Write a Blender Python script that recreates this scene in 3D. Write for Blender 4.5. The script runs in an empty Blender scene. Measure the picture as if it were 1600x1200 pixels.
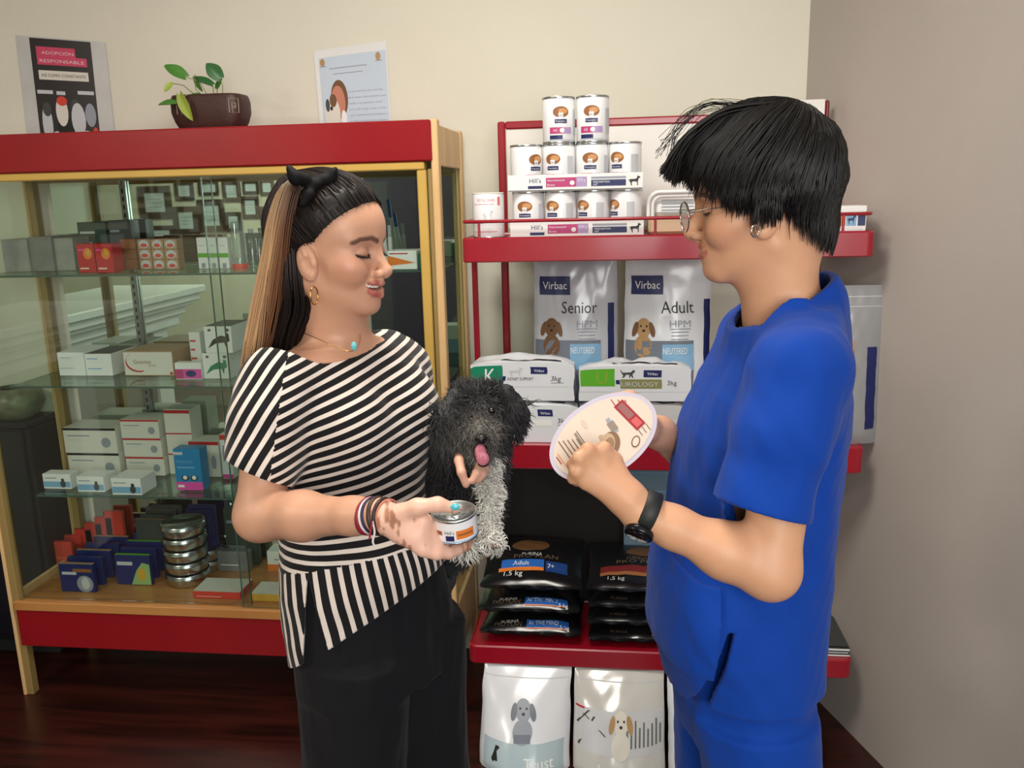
import bpy, math, random
import numpy as np
from mathutils import Vector, Matrix
from mathutils.geometry import tessellate_polygon

scene = bpy.context.scene
COL = scene.collection

# ------------------------------------------------------------------ camera
FPX, PITCH, ROLL, YAW, EYE = 1334.0, 0.2179, 0.0245, 0.123, 1.58
_cp, _sp, _cr, _sr = math.cos(PITCH), math.sin(PITCH), math.cos(ROLL), math.sin(ROLL)
_cy, _sy = math.cos(YAW), math.sin(YAW)
cam_data = bpy.data.cameras.new('camera')
cam_data.sensor_fit = 'HORIZONTAL'; cam_data.sensor_width = 36.0
cam_data.lens = FPX / 1600 * 36.0; cam_data.clip_start = 0.02
cam = bpy.data.objects.new('camera', cam_data); COL.objects.link(cam)
_R0 = Vector((_cy, _sy, 0)); _F = Vector((-_sy * _cp, _cy * _cp, -_sp)); _U0 = Vector((-_sy * _sp, _cy * _sp, _cp))
_R = _cr * _R0 - _sr * _U0; _U = _sr * _R0 + _cr * _U0
_m = Matrix.Identity(4)
for i in range(3):
    _m[i][0] = _R[i]; _m[i][1] = _U[i]; _m[i][2] = -_F[i]
_m[0][3], _m[1][3], _m[2][3] = 0, 0, EYE
cam.matrix_world = _m
scene.camera = cam

# ------------------------------------------------------------------ light and exposure
vs = scene.view_settings
vs.view_transform = 'Standard'; vs.look = 'None'; vs.gamma = 1.0; vs.use_curve_mapping = False
vs.exposure = -0.18
world = bpy.data.worlds.new('world'); scene.world = world; world.use_nodes = True
world.node_tree.nodes['Background'].inputs[0].default_value = (0.75, 0.85, 1.0, 1)
world.node_tree.nodes['Background'].inputs[1].default_value = 0.6


def area_light(name, loc, target, sx, sy, energy, color):
    d = bpy.data.lights.new(name, 'AREA'); d.shape = 'RECTANGLE'; d.size = sx; d.size_y = sy
    d.energy = energy; d.color = color
    o = bpy.data.objects.new(name, d); COL.objects.link(o)
    o.location = loc
    o.rotation_euler = (Vector(target) - Vector(loc)).to_track_quat('-Z', 'Y').to_euler()
    return o


# daylight entering by the window behind the photographer, and two added fill lights under the ceiling
area_light('window_daylight', (0.62, -1.50, 1.78), (-0.25, 2.5, 1.35), 1.5, 1.3, 62, (1.0, 0.985, 0.95))
area_light('ceiling_fill_light', (-2.6, -0.3, 2.56), (-2.6, -0.3, 0), 0.6, 0.6, 50, (1.0, 0.92, 0.80))  # added fill, brightens the opposite wall that the cabinet mirror shows
area_light('ceiling_fill_light', (-0.35, 1.35, 2.56), (-0.35, 1.6, 0), 0.6, 0.6, 26, (1.0, 0.95, 0.86))  # added fill, lifts the back wall above the shelves


# ------------------------------------------------------------------ pixel helpers: a pixel of the photograph to a point on a known plane
def ray(px, py):
    a, b = (px - 800) / FPX, (py - 600) / FPX
    x = _cr * a - _sr * b; y = _sr * a + _cr * b
    return np.array([x, _cp - y * _sp, -_sp - y * _cp])


def V(px, py, D):                       # view-aligned frame (x right, y away, z up), D = distance ahead
    r = ray(px, py)
    return np.array([0, 0, EYE]) + r * (D / r[1])


def v2w(p):
    return np.array([p[0] * _cy - p[1] * _sy, p[0] * _sy + p[1] * _cy, p[2]])


def onY(px, py, Y):                     # point on the world plane y = Y
    w = v2w(ray(px, py)); return np.array([0, 0, EYE]) + w * (Y / w[1])


def onZ(px, py, z):                     # point on the world plane z
    w = v2w(ray(px, py)); return np.array([0, 0, EYE]) + w * ((z - EYE) / w[2])


# ------------------------------------------------------------------ materials
def lin(c):
    return tuple(((v / 255) / 12.92 if v / 255 <= 0.04045 else ((v / 255 + 0.055) / 1.055) ** 2.4) for v in c)


_mats = {}


def mat(name, rgb, rough=0.5, metal=0.0, spec=0.5, noise=None, bump=None, coat=0.0, sheen=0.0, attr=None, sss=0.0):
    """noise=(scale, amount) varies the colour; bump=(scale, strength)"""
    if name in _mats:
        return _mats[name]
    m = bpy.data.materials.new(name); m.use_nodes = True
    nt = m.node_tree; b = nt.nodes['Principled BSDF']
    c = lin(rgb)
    b.inputs['Base Color'].default_value = (*c, 1)
    b.inputs['Roughness'].default_value = rough; b.inputs['Metallic'].default_value = metal
    b.inputs['Specular IOR Level'].default_value = spec
    b.inputs['Coat Weight'].default_value = coat
    if coat: b.inputs['Coat Roughness'].default_value = 0.12
    if sheen: b.inputs['Sheen Weight'].default_value = sheen
    if sss:
        b.inputs['Subsurface Weight'].default_value = sss
        b.inputs['Subsurface Radius'].default_value = (0.012, 0.005, 0.003)
        b.inputs['Subsurface Scale'].default_value = 1.0
    tc = nt.nodes.new('ShaderNodeTexCoord')
    src = None
    if attr:
        a = nt.nodes.new('ShaderNodeAttribute'); a.attribute_name = attr
        nt.links.new(a.outputs['Color'], b.inputs['Base Color']); src = a.outputs['Color']
    if noise:
        n = nt.nodes.new('ShaderNodeTexNoise'); n.inputs['Scale'].default_value = noise[0]; n.inputs['Detail'].default_value = 4
        nt.links.new(tc.outputs['Object'], n.inputs['Vector'])
        mr = nt.nodes.new('ShaderNodeMapRange'); mr.inputs[1].default_value = 0.3; mr.inputs[2].default_value = 0.7
        mr.inputs[3].default_value = 1 - noise[1]; mr.inputs[4].default_value = 1 + noise[1]
        nt.links.new(n.outputs['Fac'], mr.inputs[0])
        mx = nt.nodes.new('ShaderNodeVectorMath'); mx.operation = 'SCALE'
        if src is not None: nt.links.new(src, mx.inputs[0])
        else: mx.inputs[0].default_value = c
        nt.links.new(mr.outputs[0], mx.inputs['Scale'])
        nt.links.new(mx.outputs[0], b.inputs['Base Color'])
    if bump:
        n = nt.nodes.new('ShaderNodeTexNoise'); n.inputs['Scale'].default_value = bump[0]; n.inputs['Detail'].default_value = 3
        nt.links.new(tc.outputs['Object'], n.inputs['Vector'])
        bp = nt.nodes.new('ShaderNodeBump'); bp.inputs['Strength'].default_value = bump[1]; bp.inputs['Distance'].default_value = 0.01
        nt.links.new(n.outputs['Fac'], bp.inputs['Height']); nt.links.new(bp.outputs['Normal'], b.inputs['Normal'])
    _mats[name] = m
    return m


def glass_mat(name, tint, refl=0.04, alpha=0.0, rough=0.02, graze=0.6):
    """thin clear sheet: lets light straight through, tinted, with a mirror-like sheen that grows at grazing angles"""
    if name in _mats:
        return _mats[name]
    m = bpy.data.materials.new(name); m.use_nodes = True
    nt = m.node_tree; nt.nodes.clear()
    out = nt.nodes.new('ShaderNodeOutputMaterial')
    tr = nt.nodes.new('ShaderNodeBsdfTransparent'); tr.inputs[0].default_value = (*lin(tint), 1)
    gl = nt.nodes.new('ShaderNodeBsdfGlossy'); gl.inputs['Roughness'].default_value = rough
    gl.inputs[0].default_value = (1, 1, 1, 1)
    fr = nt.nodes.new('ShaderNodeLayerWeight'); fr.inputs['Blend'].default_value = 0.25
    mr = nt.nodes.new('ShaderNodeMapRange'); mr.inputs[3].default_value = refl; mr.inputs[4].default_value = graze
    nt.links.new(fr.outputs['Fresnel'], mr.inputs[0])
    mx = nt.nodes.new('ShaderNodeMixShader')
    nt.links.new(mr.outputs[0], mx.inputs[0]); nt.links.new(tr.outputs[0], mx.inputs[1]); nt.links.new(gl.outputs[0], mx.inputs[2])
    last = mx
    if alpha:
        df = nt.nodes.new('ShaderNodeBsdfDiffuse'); df.inputs[0].default_value = (*lin(tint), 1)
        m2 = nt.nodes.new('ShaderNodeMixShader'); m2.inputs[0].default_value = alpha
        nt.links.new(mx.outputs[0], m2.inputs[1]); nt.links.new(df.outputs[0], m2.inputs[2]); last = m2
    nt.links.new(last.outputs[0], out.inputs[0])
    _mats[name] = m
    return m


# ------------------------------------------------------------------ tagging
def tag(o, label=None, cat=None, group=None, kind=None):
    if label: o['label'] = label
    if cat: o['category'] = cat
    if group: o['group'] = group
    if kind: o['kind'] = kind
    return o


def empty(name, loc=(0, 0, 0), rotz=0.0, label=None, cat=None, group=None):
    o = bpy.data.objects.new(name, None); COL.objects.link(o)
    o.empty_display_size = 0.05
    o.location = loc; o.rotation_euler = (0, 0, rotz)
    return tag(o, label, cat, group)


# ------------------------------------------------------------------ mesh builder
_text_cache = {}


def text_mesh(s):
    if s in _text_cache:
        return _text_cache[s]
    c = bpy.data.curves.new('lettering', 'FONT'); c.body = s; c.size = 1.0; c.resolution_u = 2
    o = bpy.data.objects.new('lettering', c); COL.objects.link(o)
    dg = bpy.context.evaluated_depsgraph_get(); dg.update()
    me = bpy.data.meshes.new_from_object(o.evaluated_get(dg))
    v = np.array([tuple(x.co)[:2] for x in me.vertices]).reshape(-1, 2)
    f = [tuple(p.vertices) for p in me.polygons]
    bpy.data.objects.remove(o); bpy.data.meshes.remove(me); bpy.data.curves.remove(c)
    _text_cache[s] = (v, f)
    return _text_cache[s]


class MB:
    def __init__(self):
        self.v = []; self.f = []; self.mi = []; self.ms = []; self.sm = []; self.n = 0

    def slot(self, m):
        if m not in self.ms: self.ms.append(m)
        return self.ms.index(m)

    def add(self, verts, faces, m, smooth=False):
        k = self.slot(m); n = self.n
        self.v.extend([tuple(map(float, p)) for p in verts]); self.n += len(verts)
        for f in faces:
            self.f.append(tuple(i + n for i in f)); self.mi.append(k); self.sm.append(smooth)

    def box(self, lo, hi, m, b=0.0, M=None):
        lo = np.array(lo, float); hi = np.array(hi, float)
        c = (lo + hi) / 2; h = (hi - lo) / 2
        b = min(b, 0.45 * min(h) * 2)
        if b <= 0:
            V8 = [c + h * np.array([sx, sy, sz]) for sx in (-1, 1) for sy in (-1, 1) for sz in (-1, 1)]
            F6 = [(0, 1, 3, 2), (4, 6, 7, 5), (0, 4, 5, 1), (2, 3, 7, 6), (0, 2, 6, 4), (1, 5, 7, 3)]
            vs_ = V8; fs = F6
        else:
            vs_ = []; idx = {}
            for sx in (-1, 1):
                for sy in (-1, 1):
                    for sz in (-1, 1):
                        for ax in range(3):
                            s = np.array([sx, sy, sz], float)
                            p = s * (h - b); p[ax] = s[ax] * h[ax]
                            idx[(sx, sy, sz, ax)] = len(vs_); vs_.append(c + p)
            fs = []
            for ax in range(3):
                o1, o2 = [a for a in range(3) if a != ax]
                for s in (-1, 1):
                    q = []
                    for (a, d) in ((-1, -1), (1, -1), (1, 1), (-1, 1)):
                        k = [0, 0, 0]; k[ax] = s; k[o1] = a; k[o2] = d
                        q.append(idx[(*k, ax)])
                    flip = (s > 0) != (ax != 1)
                    fs.append(tuple(q[::-1]) if flip else tuple(q))
            for ax in range(3):                                  # edges along ax
                o1, o2 = [a for a in range(3) if a != ax]
                for s1 in (-1, 1):
                    for s2 in (-1, 1):
                        def k(e, w):
                            kk = [0, 0, 0]; kk[ax] = e; kk[o1] = s1; kk[o2] = s2; return idx[(*kk, w)]
                        fs.append((k(-1, o1), k(1, o1), k(1, o2), k(-1, o2)))
            for sx in (-1, 1):
                for sy in (-1, 1):
                    for sz in (-1, 1):
                        fs.append(tuple(idx[(sx, sy, sz, a)] for a in range(3)))
            out = []                                             # consistent outward winding
            for f in fs:
                P = [vs_[i] for i in f]
                nrm = np.cross(P[1] - P[0], P[2] - P[0])
                out.append(f if np.dot(nrm, sum(P) / len(P) - c) > 0 else f[::-1])
            fs = out
        if M is not None: vs_ = [M(p) for p in vs_]
        self.add(vs_, fs, m)

    def grid(self, P, m, smooth=True, closed_u=False, closed_v=False, flip=False):
        nu, nv = P.shape[:2]
        fs = []
        for i in range(nu if closed_u else nu - 1):
            for j in range(nv if closed_v else nv - 1):
                a = i * nv + j; b = ((i + 1) % nu) * nv + j; c = ((i + 1) % nu) * nv + (j + 1) % nv; d = i * nv + (j + 1) % nv
                fs.append((a, d, c, b) if flip else (a, b, c, d))
        self.add(P.reshape(-1, 3), fs, m, smooth)

    def lathe(self, prof, m, seg=32, c=(0, 0, 0), cap0=True, cap1=True, smooth=True, M=None):
        """prof = [(r, z)...] around z"""
        t = np.arange(seg) * 2 * math.pi / seg
        P = np.array([[(r * math.cos(a), r * math.sin(a), z) for r, z in prof] for a in t]) + np.array(c)
        if M is not None: P = np.array([[M(q) for q in row] for row in P])
        self.grid(P, m, smooth, closed_u=True)
        if cap0: self.add(P[::-1, 0], [tuple(range(seg))], m)
        if cap1: self.add(P[:, -1], [tuple(range(seg))], m)

    def tube(self, pts, rad, m, seg=8, caps=True, smooth=True, flat=1.0, up=None):
        pts = np.array(pts, float); n = len(pts)
        rad = np.full(n, rad, float) if np.isscalar(rad) else np.array(rad, float)
        T = np.gradient(pts, axis=0); T /= np.linalg.norm(T, axis=1)[:, None] + 1e-12
        u = np.array(up if up is not None else ((0, 0, 1) if abs(T[0][2]) < 0.9 else (1, 0, 0)), float)
        rows = []
        for i in range(n):
            u = u - T[i] * np.dot(u, T[i]); u /= np.linalg.norm(u) + 1e-12
            w = np.cross(T[i], u)
            a = np.arange(seg) * 2 * math.pi / seg
            rows.append(pts[i] + rad[i] * (np.cos(a)[:, None] * u * flat + np.sin(a)[:, None] * w))
        P = np.array(rows)
        self.grid(P, m, smooth, closed_v=True)
        if caps:
            self.add(P[0][::-1], [tuple(range(seg))], m); self.add(P[-1], [tuple(range(seg))], m)

    # printing on a surface: S(u, v, off) -> points
    def print_rect(self, S, u0, v0, u1, v1, m, off=0.0004, nu=1, nv=1):
        us = np.linspace(u0, u1, nu + 1); vv = np.linspace(v0, v1, nv + 1)
        P = np.array([[S(a, b, off) for b in vv] for a in us])
        self.grid(P, m, smooth=(nu > 1 or nv > 1))

    def print_poly(self, S, pts, m, off=0.0006):
        tri = tessellate_polygon([[Vector((p[0], p[1], 0)) for p in pts]])
        self.add([S(p[0], p[1], off) for p in pts], [tuple(t) for t in tri], m)

    def print_ell(self, S, u, v, ru, rv, m, off=0.0006, n=20, rot=0.0):
        c, s = math.cos(rot), math.sin(rot)
        pts = [S(u, v, off)]; fs = []
        for k in (1, 2, 3):
            for i in range(n):
                a = i * 2 * math.pi / n
                x, y = ru * math.cos(a) * k / 3, rv * math.sin(a) * k / 3
                pts.append(S(u + c * x - s * y, v + s * x + c * y, off))
        for i in range(n):
            j = (i + 1) % n
            fs.append((0, 1 + i, 1 + j))
            for k in (0, 1): fs.append((1 + k * n + i, 1 + k * n + n + i, 1 + k * n + n + j, 1 + k * n + j))
        self.add(pts, fs, m)

    def print_text(self, S, s, u, v, h, m, off=0.0008, width=None, rot=0.0, align='l'):
        tv, tf = text_mesh(s)
        if len(tv) == 0: return
        sx = h / 0.70; sy = h / 0.70
        w = (tv[:, 0].max() - tv[:, 0].min()) * sx
        if width: sx *= width / w; w = width
        x0 = tv[:, 0].min() * sx
        du = {'l': 0, 'c': -w / 2, 'r': -w}[align]
        c, sn = math.cos(rot), math.sin(rot)
        P = []
        for a, b in tv:
            x = a * sx - x0 + du; y = b * sy
            P.append(S(u + c * x - sn * y, v + sn * x + c * y, off))
        self.add(P, tf, m)

    def mesh(self, name):
        me = bpy.data.meshes.new(name)
        me.from_pydata(self.v, [], self.f)
        for m in self.ms: me.materials.append(m)
        me.polygons.foreach_set('material_index', self.mi)
        me.polygons.foreach_set('use_smooth', self.sm)
        me.update()
        return me

    def build(self, name, parent=None, loc=None, rotz=None):
        o = bpy.data.objects.new(name, self.mesh(name)); COL.objects.link(o)
        if loc is not None: o.location = loc
        if rotz is not None: o.rotation_euler = (0, 0, rotz)
        if parent is not None: o.parent = parent
        return o


def plane(o, u, v):
    """flat printing surface: origin, unit u (right), unit v (up)"""
    o = np.array(o, float); u = np.array(u, float); v = np.array(v, float); n = np.cross(u, v)
    return lambda a, b, off=0.0: o + u * a + v * b + n * off


def box_part(name, lo, hi, m, parent=None, b=0.002, origin=None):
    q = MB()
    o = np.array(origin if origin is not None else (0, 0, 0), float)
    q.box(np.array(lo) - o, np.array(hi) - o, m, b)
    return q.build(name, parent)


def copy_tree(o, parent=None):
    c = o.copy(); COL.objects.link(c)
    if parent is not None: c.parent = parent
    for ch in o.children: copy_tree(ch, c)
    return c

# ================================================================== room
YW = 2.738                                    # back wall
FRONT, LEFT, CEIL = -1.60, -5.2, 2.62
RWC = (0.560, YW)                             # the right wall leaves the back wall here, splayed outwards
RWE = (2.02, FRONT)


def wall_mat(name, rgb, sc=60):
    return mat(name, rgb, rough=0.75, spec=0.25, noise=(2.0, 0.035), bump=(220, 0.06))


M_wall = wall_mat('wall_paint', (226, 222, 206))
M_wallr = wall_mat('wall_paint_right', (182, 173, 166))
M_floor = mat('dark_wood_floor', (52, 20, 16), rough=0.28, spec=0.5)
M_ceil = mat('ceiling_paint', (235, 233, 226), rough=0.8)


def wood_nodes(m, base, dark, scale=(1.2, 14, 1), amount=1.0):
    nt = m.node_tree; b = nt.nodes['Principled BSDF']
    tc = nt.nodes.new('ShaderNodeTexCoord'); mp = nt.nodes.new('ShaderNodeMapping'); mp.inputs['Scale'].default_value = scale
    n = nt.nodes.new('ShaderNodeTexNoise'); n.inputs['Scale'].default_value = 2.2; n.inputs['Detail'].default_value = 6; n.inputs['Distortion'].default_value = 0.8
    cr = nt.nodes.new('ShaderNodeValToRGB')
    cr.color_ramp.elements[0].position = 0.32; cr.color_ramp.elements[0].color = (*lin(dark), 1)
    cr.color_ramp.elements[1].position = 0.68; cr.color_ramp.elements[1].color = (*lin(base), 1)
    nt.links.new(tc.outputs['Object'], mp.inputs['Vector']); nt.links.new(mp.outputs[0], n.inputs['Vector'])
    nt.links.new(n.outputs['Fac'], cr.inputs[0]); nt.links.new(cr.outputs[0], b.inputs['Base Color'])
    return m


wood_nodes(M_floor, (66, 26, 20), (34, 13, 11), (1.0, 11, 1))


def struct(name, q, label=None):
    o = q.build(name); o['kind'] = 'structure'
    return o


q = MB(); q.box((LEFT - .1, FRONT - .1, -.08), (2.3, YW + .1, 0), M_floor); struct('floor', q)
q = MB(); q.box((LEFT - .1, FRONT - .1, CEIL), (2.3, YW + .1, CEIL + .08), M_ceil); struct('ceiling', q)
q = MB(); q.box((LEFT - .1, YW, 0), (RWC[0], YW + .1, CEIL), M_wall); struct('wall_back', q)
q = MB(); q.box((LEFT - .1, FRONT, 0), (LEFT, YW, CEIL), M_wall); struct('wall_left', q)
q = MB()
d = np.array([RWE[0] - RWC[0], RWE[1] - RWC[1]]); L = np.linalg.norm(d); d /= L
nrm = np.array([-d[1], d[0]])
P = lambda a, b, z: (RWC[0] + d[0] * a + nrm[0] * b, RWC[1] + d[1] * a + nrm[1] * b, z)
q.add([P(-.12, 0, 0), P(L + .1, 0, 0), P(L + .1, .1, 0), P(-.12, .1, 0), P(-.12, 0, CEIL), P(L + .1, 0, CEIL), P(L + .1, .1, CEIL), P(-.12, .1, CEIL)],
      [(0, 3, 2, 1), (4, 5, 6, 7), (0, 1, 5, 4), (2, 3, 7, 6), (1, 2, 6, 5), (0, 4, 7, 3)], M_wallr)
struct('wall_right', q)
# front wall with the window behind the photographer and a doorway
q = MB()
WX0, WX1, WZ0, WZ1 = -0.15, 1.38, 1.10, 2.45
q.box((LEFT - .1, FRONT - .1, 0), (WX0, FRONT, CEIL), M_wall)
q.box((WX1, FRONT - .1, 0), (2.3, FRONT, CEIL), M_wall)
q.box((WX0, FRONT - .1, 0), (WX1, FRONT, WZ0), M_wall)
q.box((WX0, FRONT - .1, WZ1), (WX1, FRONT, CEIL), M_wall)
struct('wall_front', q)
M_white = mat('white_paint', (235, 236, 236), rough=0.4)
q = MB()
for (a, b_) in (((WX0, WZ0), (WX0 + .05, WZ1)), ((WX1 - .05, WZ0), (WX1, WZ1)), ((WX0, WZ0), (WX1, WZ0 + .05)), ((WX0, WZ1 - .05), (WX1, WZ1)), ((.59, WZ0), (.64, WZ1))):
    q.box((a[0], FRONT - .08, a[1]), (b_[0], FRONT - .03, b_[1]), M_white, 0.004)
w = struct('window_1', q)
q = MB(); q.box((WX0, FRONT - .058, WZ0), (WX1, FRONT - .052, WZ1), glass_mat('window_glass', (245, 250, 250)))
q.build('pane', w)

# ================================================================== display cabinet
YC, DEP = 2.331, 0.385
CX0, CX1 = -1.945, -0.4716
ZT, ZB1, ZB2, ZB3 = 1.777, 1.674, 0.328, 0.181
YB = YC + DEP
YM = YB - 0.012
M_red = mat('red_laminate', (146, 18, 28), rough=0.27, spec=0.5, noise=(5, 0.06), coat=0.3)
M_pine = mat('pale_pine', (226, 190, 138), rough=0.45, noise=(9, 0.05))
wood_nodes(M_pine, (230, 196, 146), (214, 172, 116), (14, 14, 1.0))
M_gold = mat('yellow_varnished_trim', (206, 168, 86), rough=0.35, spec=0.5, noise=(6, 0.05))
M_olive = mat('olive_wood', (150, 126, 74), rough=0.5, noise=(8, .06))
M_deck = mat('honey_wood', (190, 132, 72), rough=0.35)
wood_nodes(M_deck, (196, 140, 80), (172, 114, 60), (1.5, 16, 1))
M_glass = glass_mat('cabinet_glass', (247, 252, 249), refl=0.03)
M_endglass = glass_mat('end_glass', (244, 250, 246), refl=0.0, rough=.2, graze=.02)
M_shelfglass = glass_mat('shelf_glass', (222, 238, 229), refl=0.05)
M_edge = mat('green_glass_edge', (70, 96, 84), rough=0.2)
M_mirror = mat('mirror', (216, 228, 218), rough=0.015, metal=1.0)
M_steel = mat('slotted_steel', (150, 158, 156), rough=0.3, metal=1.0)
M_slot = mat('dark_slot', (25, 28, 28), rough=0.8)

cab = empty('display_cabinet', (CX0, YC, 0), 0, 'tall glass display cabinet with red fascia and pine posts behind the woman', 'display cabinet')
CO = np.array((CX0, YC, 0))


def cpart(name, lo, hi, m, b=0.003):
    return box_part(name, lo, hi, m, cab, b, CO)


cpart('fascia', (CX0 - .02, YC - .012, ZB1), (CX1 - .016, YC + .012, ZT + .004), M_red, 0.004)
cpart('top_board', (CX0, YC + .013, ZT - .03), (CX1 - .02, YB, ZT), M_red)
cpart('door_rail', (CX0 + .02, YC - .006, ZB1 - .022), (CX1 - .04, YC + .03, ZB1 - .001), M_gold)
cpart('base_panel', (CX0 + .022, YC - .004, ZB3), (CX1 - .016, YC + .014, ZB2 - .02), M_red)
cpart('deck', (CX0 + .022, YC + .005, ZB2 - .019), (CX1 - .02, YB - .002, ZB2 + .006), M_deck)
q = MB()                                         # sliding-door track lip in two steps
q.box(np.array((CX0 + .022, YC - .010, ZB2 - .018)) - CO, np.array((-.93, YC + .004, ZB2 + .012)) - CO, M_deck, .002)
q.box(np.array((-.93, YC - .008, ZB2 - .018)) - CO, np.array((CX1 - .018, YC + .004, ZB2)) - CO, M_gold, .002)
q.build('door_track', cab)
# corner posts: pale outside, darker varnish on the inner half
PW = .034
for nm, x0, y0 in (('post', CX0, YC - .002), ('post', CX1 - PW / 2 - .004, YC - .004), ('post', CX0, YB - PW), ('post', CX1 - PW / 2 - .004, YB - PW)):
    q = MB()
    if x0 < -1.5:
        q.box(np.array((x0, y0, 0)) - CO, np.array((x0 + .012, y0 + PW, ZT - .005)) - CO, M_pine, .002)
        q.box(np.array((x0 + .012, y0 + .004, 0)) - CO, np.array((x0 + PW, y0 + PW, ZT - .04)) - CO, M_olive, .002)
    else:
        q.box(np.array((x0, y0, 0)) - CO, np.array((CX1, y0 + PW, ZT + (.006 if y0 < YC + .1 else -.001))) - CO, M_pine, .003)
        q.box(np.array((x0 - .012, y0 + .006, ZB2)) - CO, np.array((x0, y0 + PW, ZB1 - .02)) - CO, M_olive, .002)
    q.build(nm, cab)
cpart('door_stile', (CX1 - .062, YC - .003, ZB2 + .012), (CX1 - .036, YC + .016, ZB1 - .022), M_gold)
# right end: wooden head and foot rails with a pane between, left end the same
for x in (CX1 - .016, CX0 + .004):
    cpart('end_rail', (x, YC + PW, ZB1 - .012), (x + .012, YB - PW, ZT - .006), M_pine)
    cpart('end_rail', (x, YC + PW, ZB3), (x + .012, YB - PW, ZB2 + .03), M_pine)
    cpart('end_pane', (x + .003, YC + PW, ZB2 + .03), (x + .008, YB - PW, ZB1 - .012), M_endglass, 0)
# mirrored back between the rear posts, set a little in from the left post
cpart('mirror_back', (CX0 + PW + .05, YM, ZB2 + .008), (CX1 - .03, YM + .006, ZB1 + .05), M_mirror, 0)
cpart('back_strip', (CX0 + PW + .002, YM - .004, ZB1 - .02), (CX1 - .03, YM + .004, ZT - .04), M_olive)
# sliding doors
for x0, x1, yy in ((CX0 + .03, -1.13, YC + .020), (-1.155, CX1 - .06, YC + .008)):
    dr = cpart('sliding_door', (x0, yy, ZB2 + .013), (x1, yy + .005, ZB1 - .020), M_glass, 0)
    for xx in (x0, x1 - .002):
        q = MB(); q.box(np.array((xx, yy - .0005, ZB2 + .014)) - CO, np.array((xx + .002, yy + .0055, ZB1 - .021)) - CO, M_edge); q.build('polished_edge', dr)
# slotted standards on the back and glass shelves
for x in (-1.60, -1.04, -.60):
    q = MB()
    q.box(np.array((x - .011, YM - .014, ZB2 + .01)) - CO, np.array((x + .011, YM - .001, ZB1)) - CO, M_steel, .002)
    z = ZB2 + .04
    while z < ZB1 - .03:
        q.box(np.array((x - .003, YM - .0146, z)) - CO, np.array((x + .003, YM - .0138, z + .014)) - CO, M_slot)
        z += .026
    q.build('shelf_standard', cab)
SH1 = onY(200, 428, YC + .058)[2]; SH2 = onY(180, 603, YC + .058)[2]; SH3 = onY(220, 775, YC + .058)[2]
SHELF_Z = []
for zz, xl in ((SH1, CX0 + .02), (SH2, -1.865), (SH3, -1.83)):
    s = cpart('glass_shelf', (xl, YC + .052, zz - .006), (CX1 - .03, YM - .016, zz), M_shelfglass, 0)
    q = MB(); q.box(np.array((xl, YC + .0505, zz - .006)) - CO, np.array((CX1 - .03, YC + .052, zz - .0002)) - CO, M_edge); q.build('polished_edge', s)
    SHELF_Z.append(zz)
SH1, SH2, SH3 = [z + .0004 for z in SHELF_Z]
DECK = ZB2 + .0066

# ================================================================== red shelf unit
YS, YSB = 2.263, 2.56
SX0, SX1 = -.406, .648
M_redm = mat('red_metal', (156, 15, 36), rough=0.3, spec=0.5, noise=(4, .05), coat=0.4)
M_redd = mat('dark_red_metal', (120, 14, 26), rough=0.35)
unit = empty('shelf_unit', (SX0, YS, 0), 0, 'red metal shelf unit holding pet food between the woman and the man', 'shelf unit')
UO = np.array((SX0, YS, 0))


def upart(name, lo, hi, m=None, b=.004):
    return box_part(name, lo, hi, m or M_redm, unit, b, UO)


ZU1, ZU2, ZU3, ZU4, ZU5, ZU6 = 1.4706, 1.4059, .905, .832, .290, .2323


def shelf_tray(x0, x1, y0, y1, zlo, zhi, deck):
    """folded sheet tray: a deck with a deep lip all round, rounded front corners"""
    q = MB(); r = .02
    pts = []
    for cx, cy_, a0 in ((x0 + r, y0 + r, math.pi), (x1 - r, y0 + r, 1.5 * math.pi)):
        for i in range(7):
            a = a0 + i * math.pi / 12
            pts.append((cx + r * math.cos(a), cy_ + r * math.sin(a)))
    pts += [(x1, y1), (x0, y1)]
    n = len(pts)
    rings = []
    for (z, ins) in ((zlo, .003), (zlo + .003, 0), (zhi - .004, 0), (zhi, .004), (deck, .006)):
        ring = []
        cx, cy_ = (x0 + x1) / 2, (y0 + y1) / 2
        for (x, y) in pts:
            ring.append((x - math.copysign(ins, x - cx) - UO[0], y - math.copysign(ins, y - cy_) - UO[1], z))
        rings.append(ring)
    vv = [p for r_ in rings for p in r_]
    fs = []
    for k in range(len(rings) - 1):
        for i in range(n):
            j = (i + 1) % n
            fs.append((k * n + i, k * n + j, (k + 1) * n + j, (k + 1) * n + i))
    fs.append(tuple(range(n))[::-1]); fs.append(tuple(range((len(rings) - 1) * n, len(rings) * n)))
    q.add(vv, fs, M_redm)
    return q.build('shelf', unit)


shelf_tray(SX0, SX1 + .002, YS, YSB, ZU2, ZU1, ZU1 - .004)
shelf_tray(SX0 + .005, SX1 + .01, YS, YSB, ZU4, ZU3, ZU3 - .004)
shelf_tray(SX0 - .02, SX1 + .012, YS - .012, YSB, ZU6, ZU5, ZU5 - .004)
D1, D2, D3 = ZU1 - .0036, ZU3 - .0036, ZU5 - .0036
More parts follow.
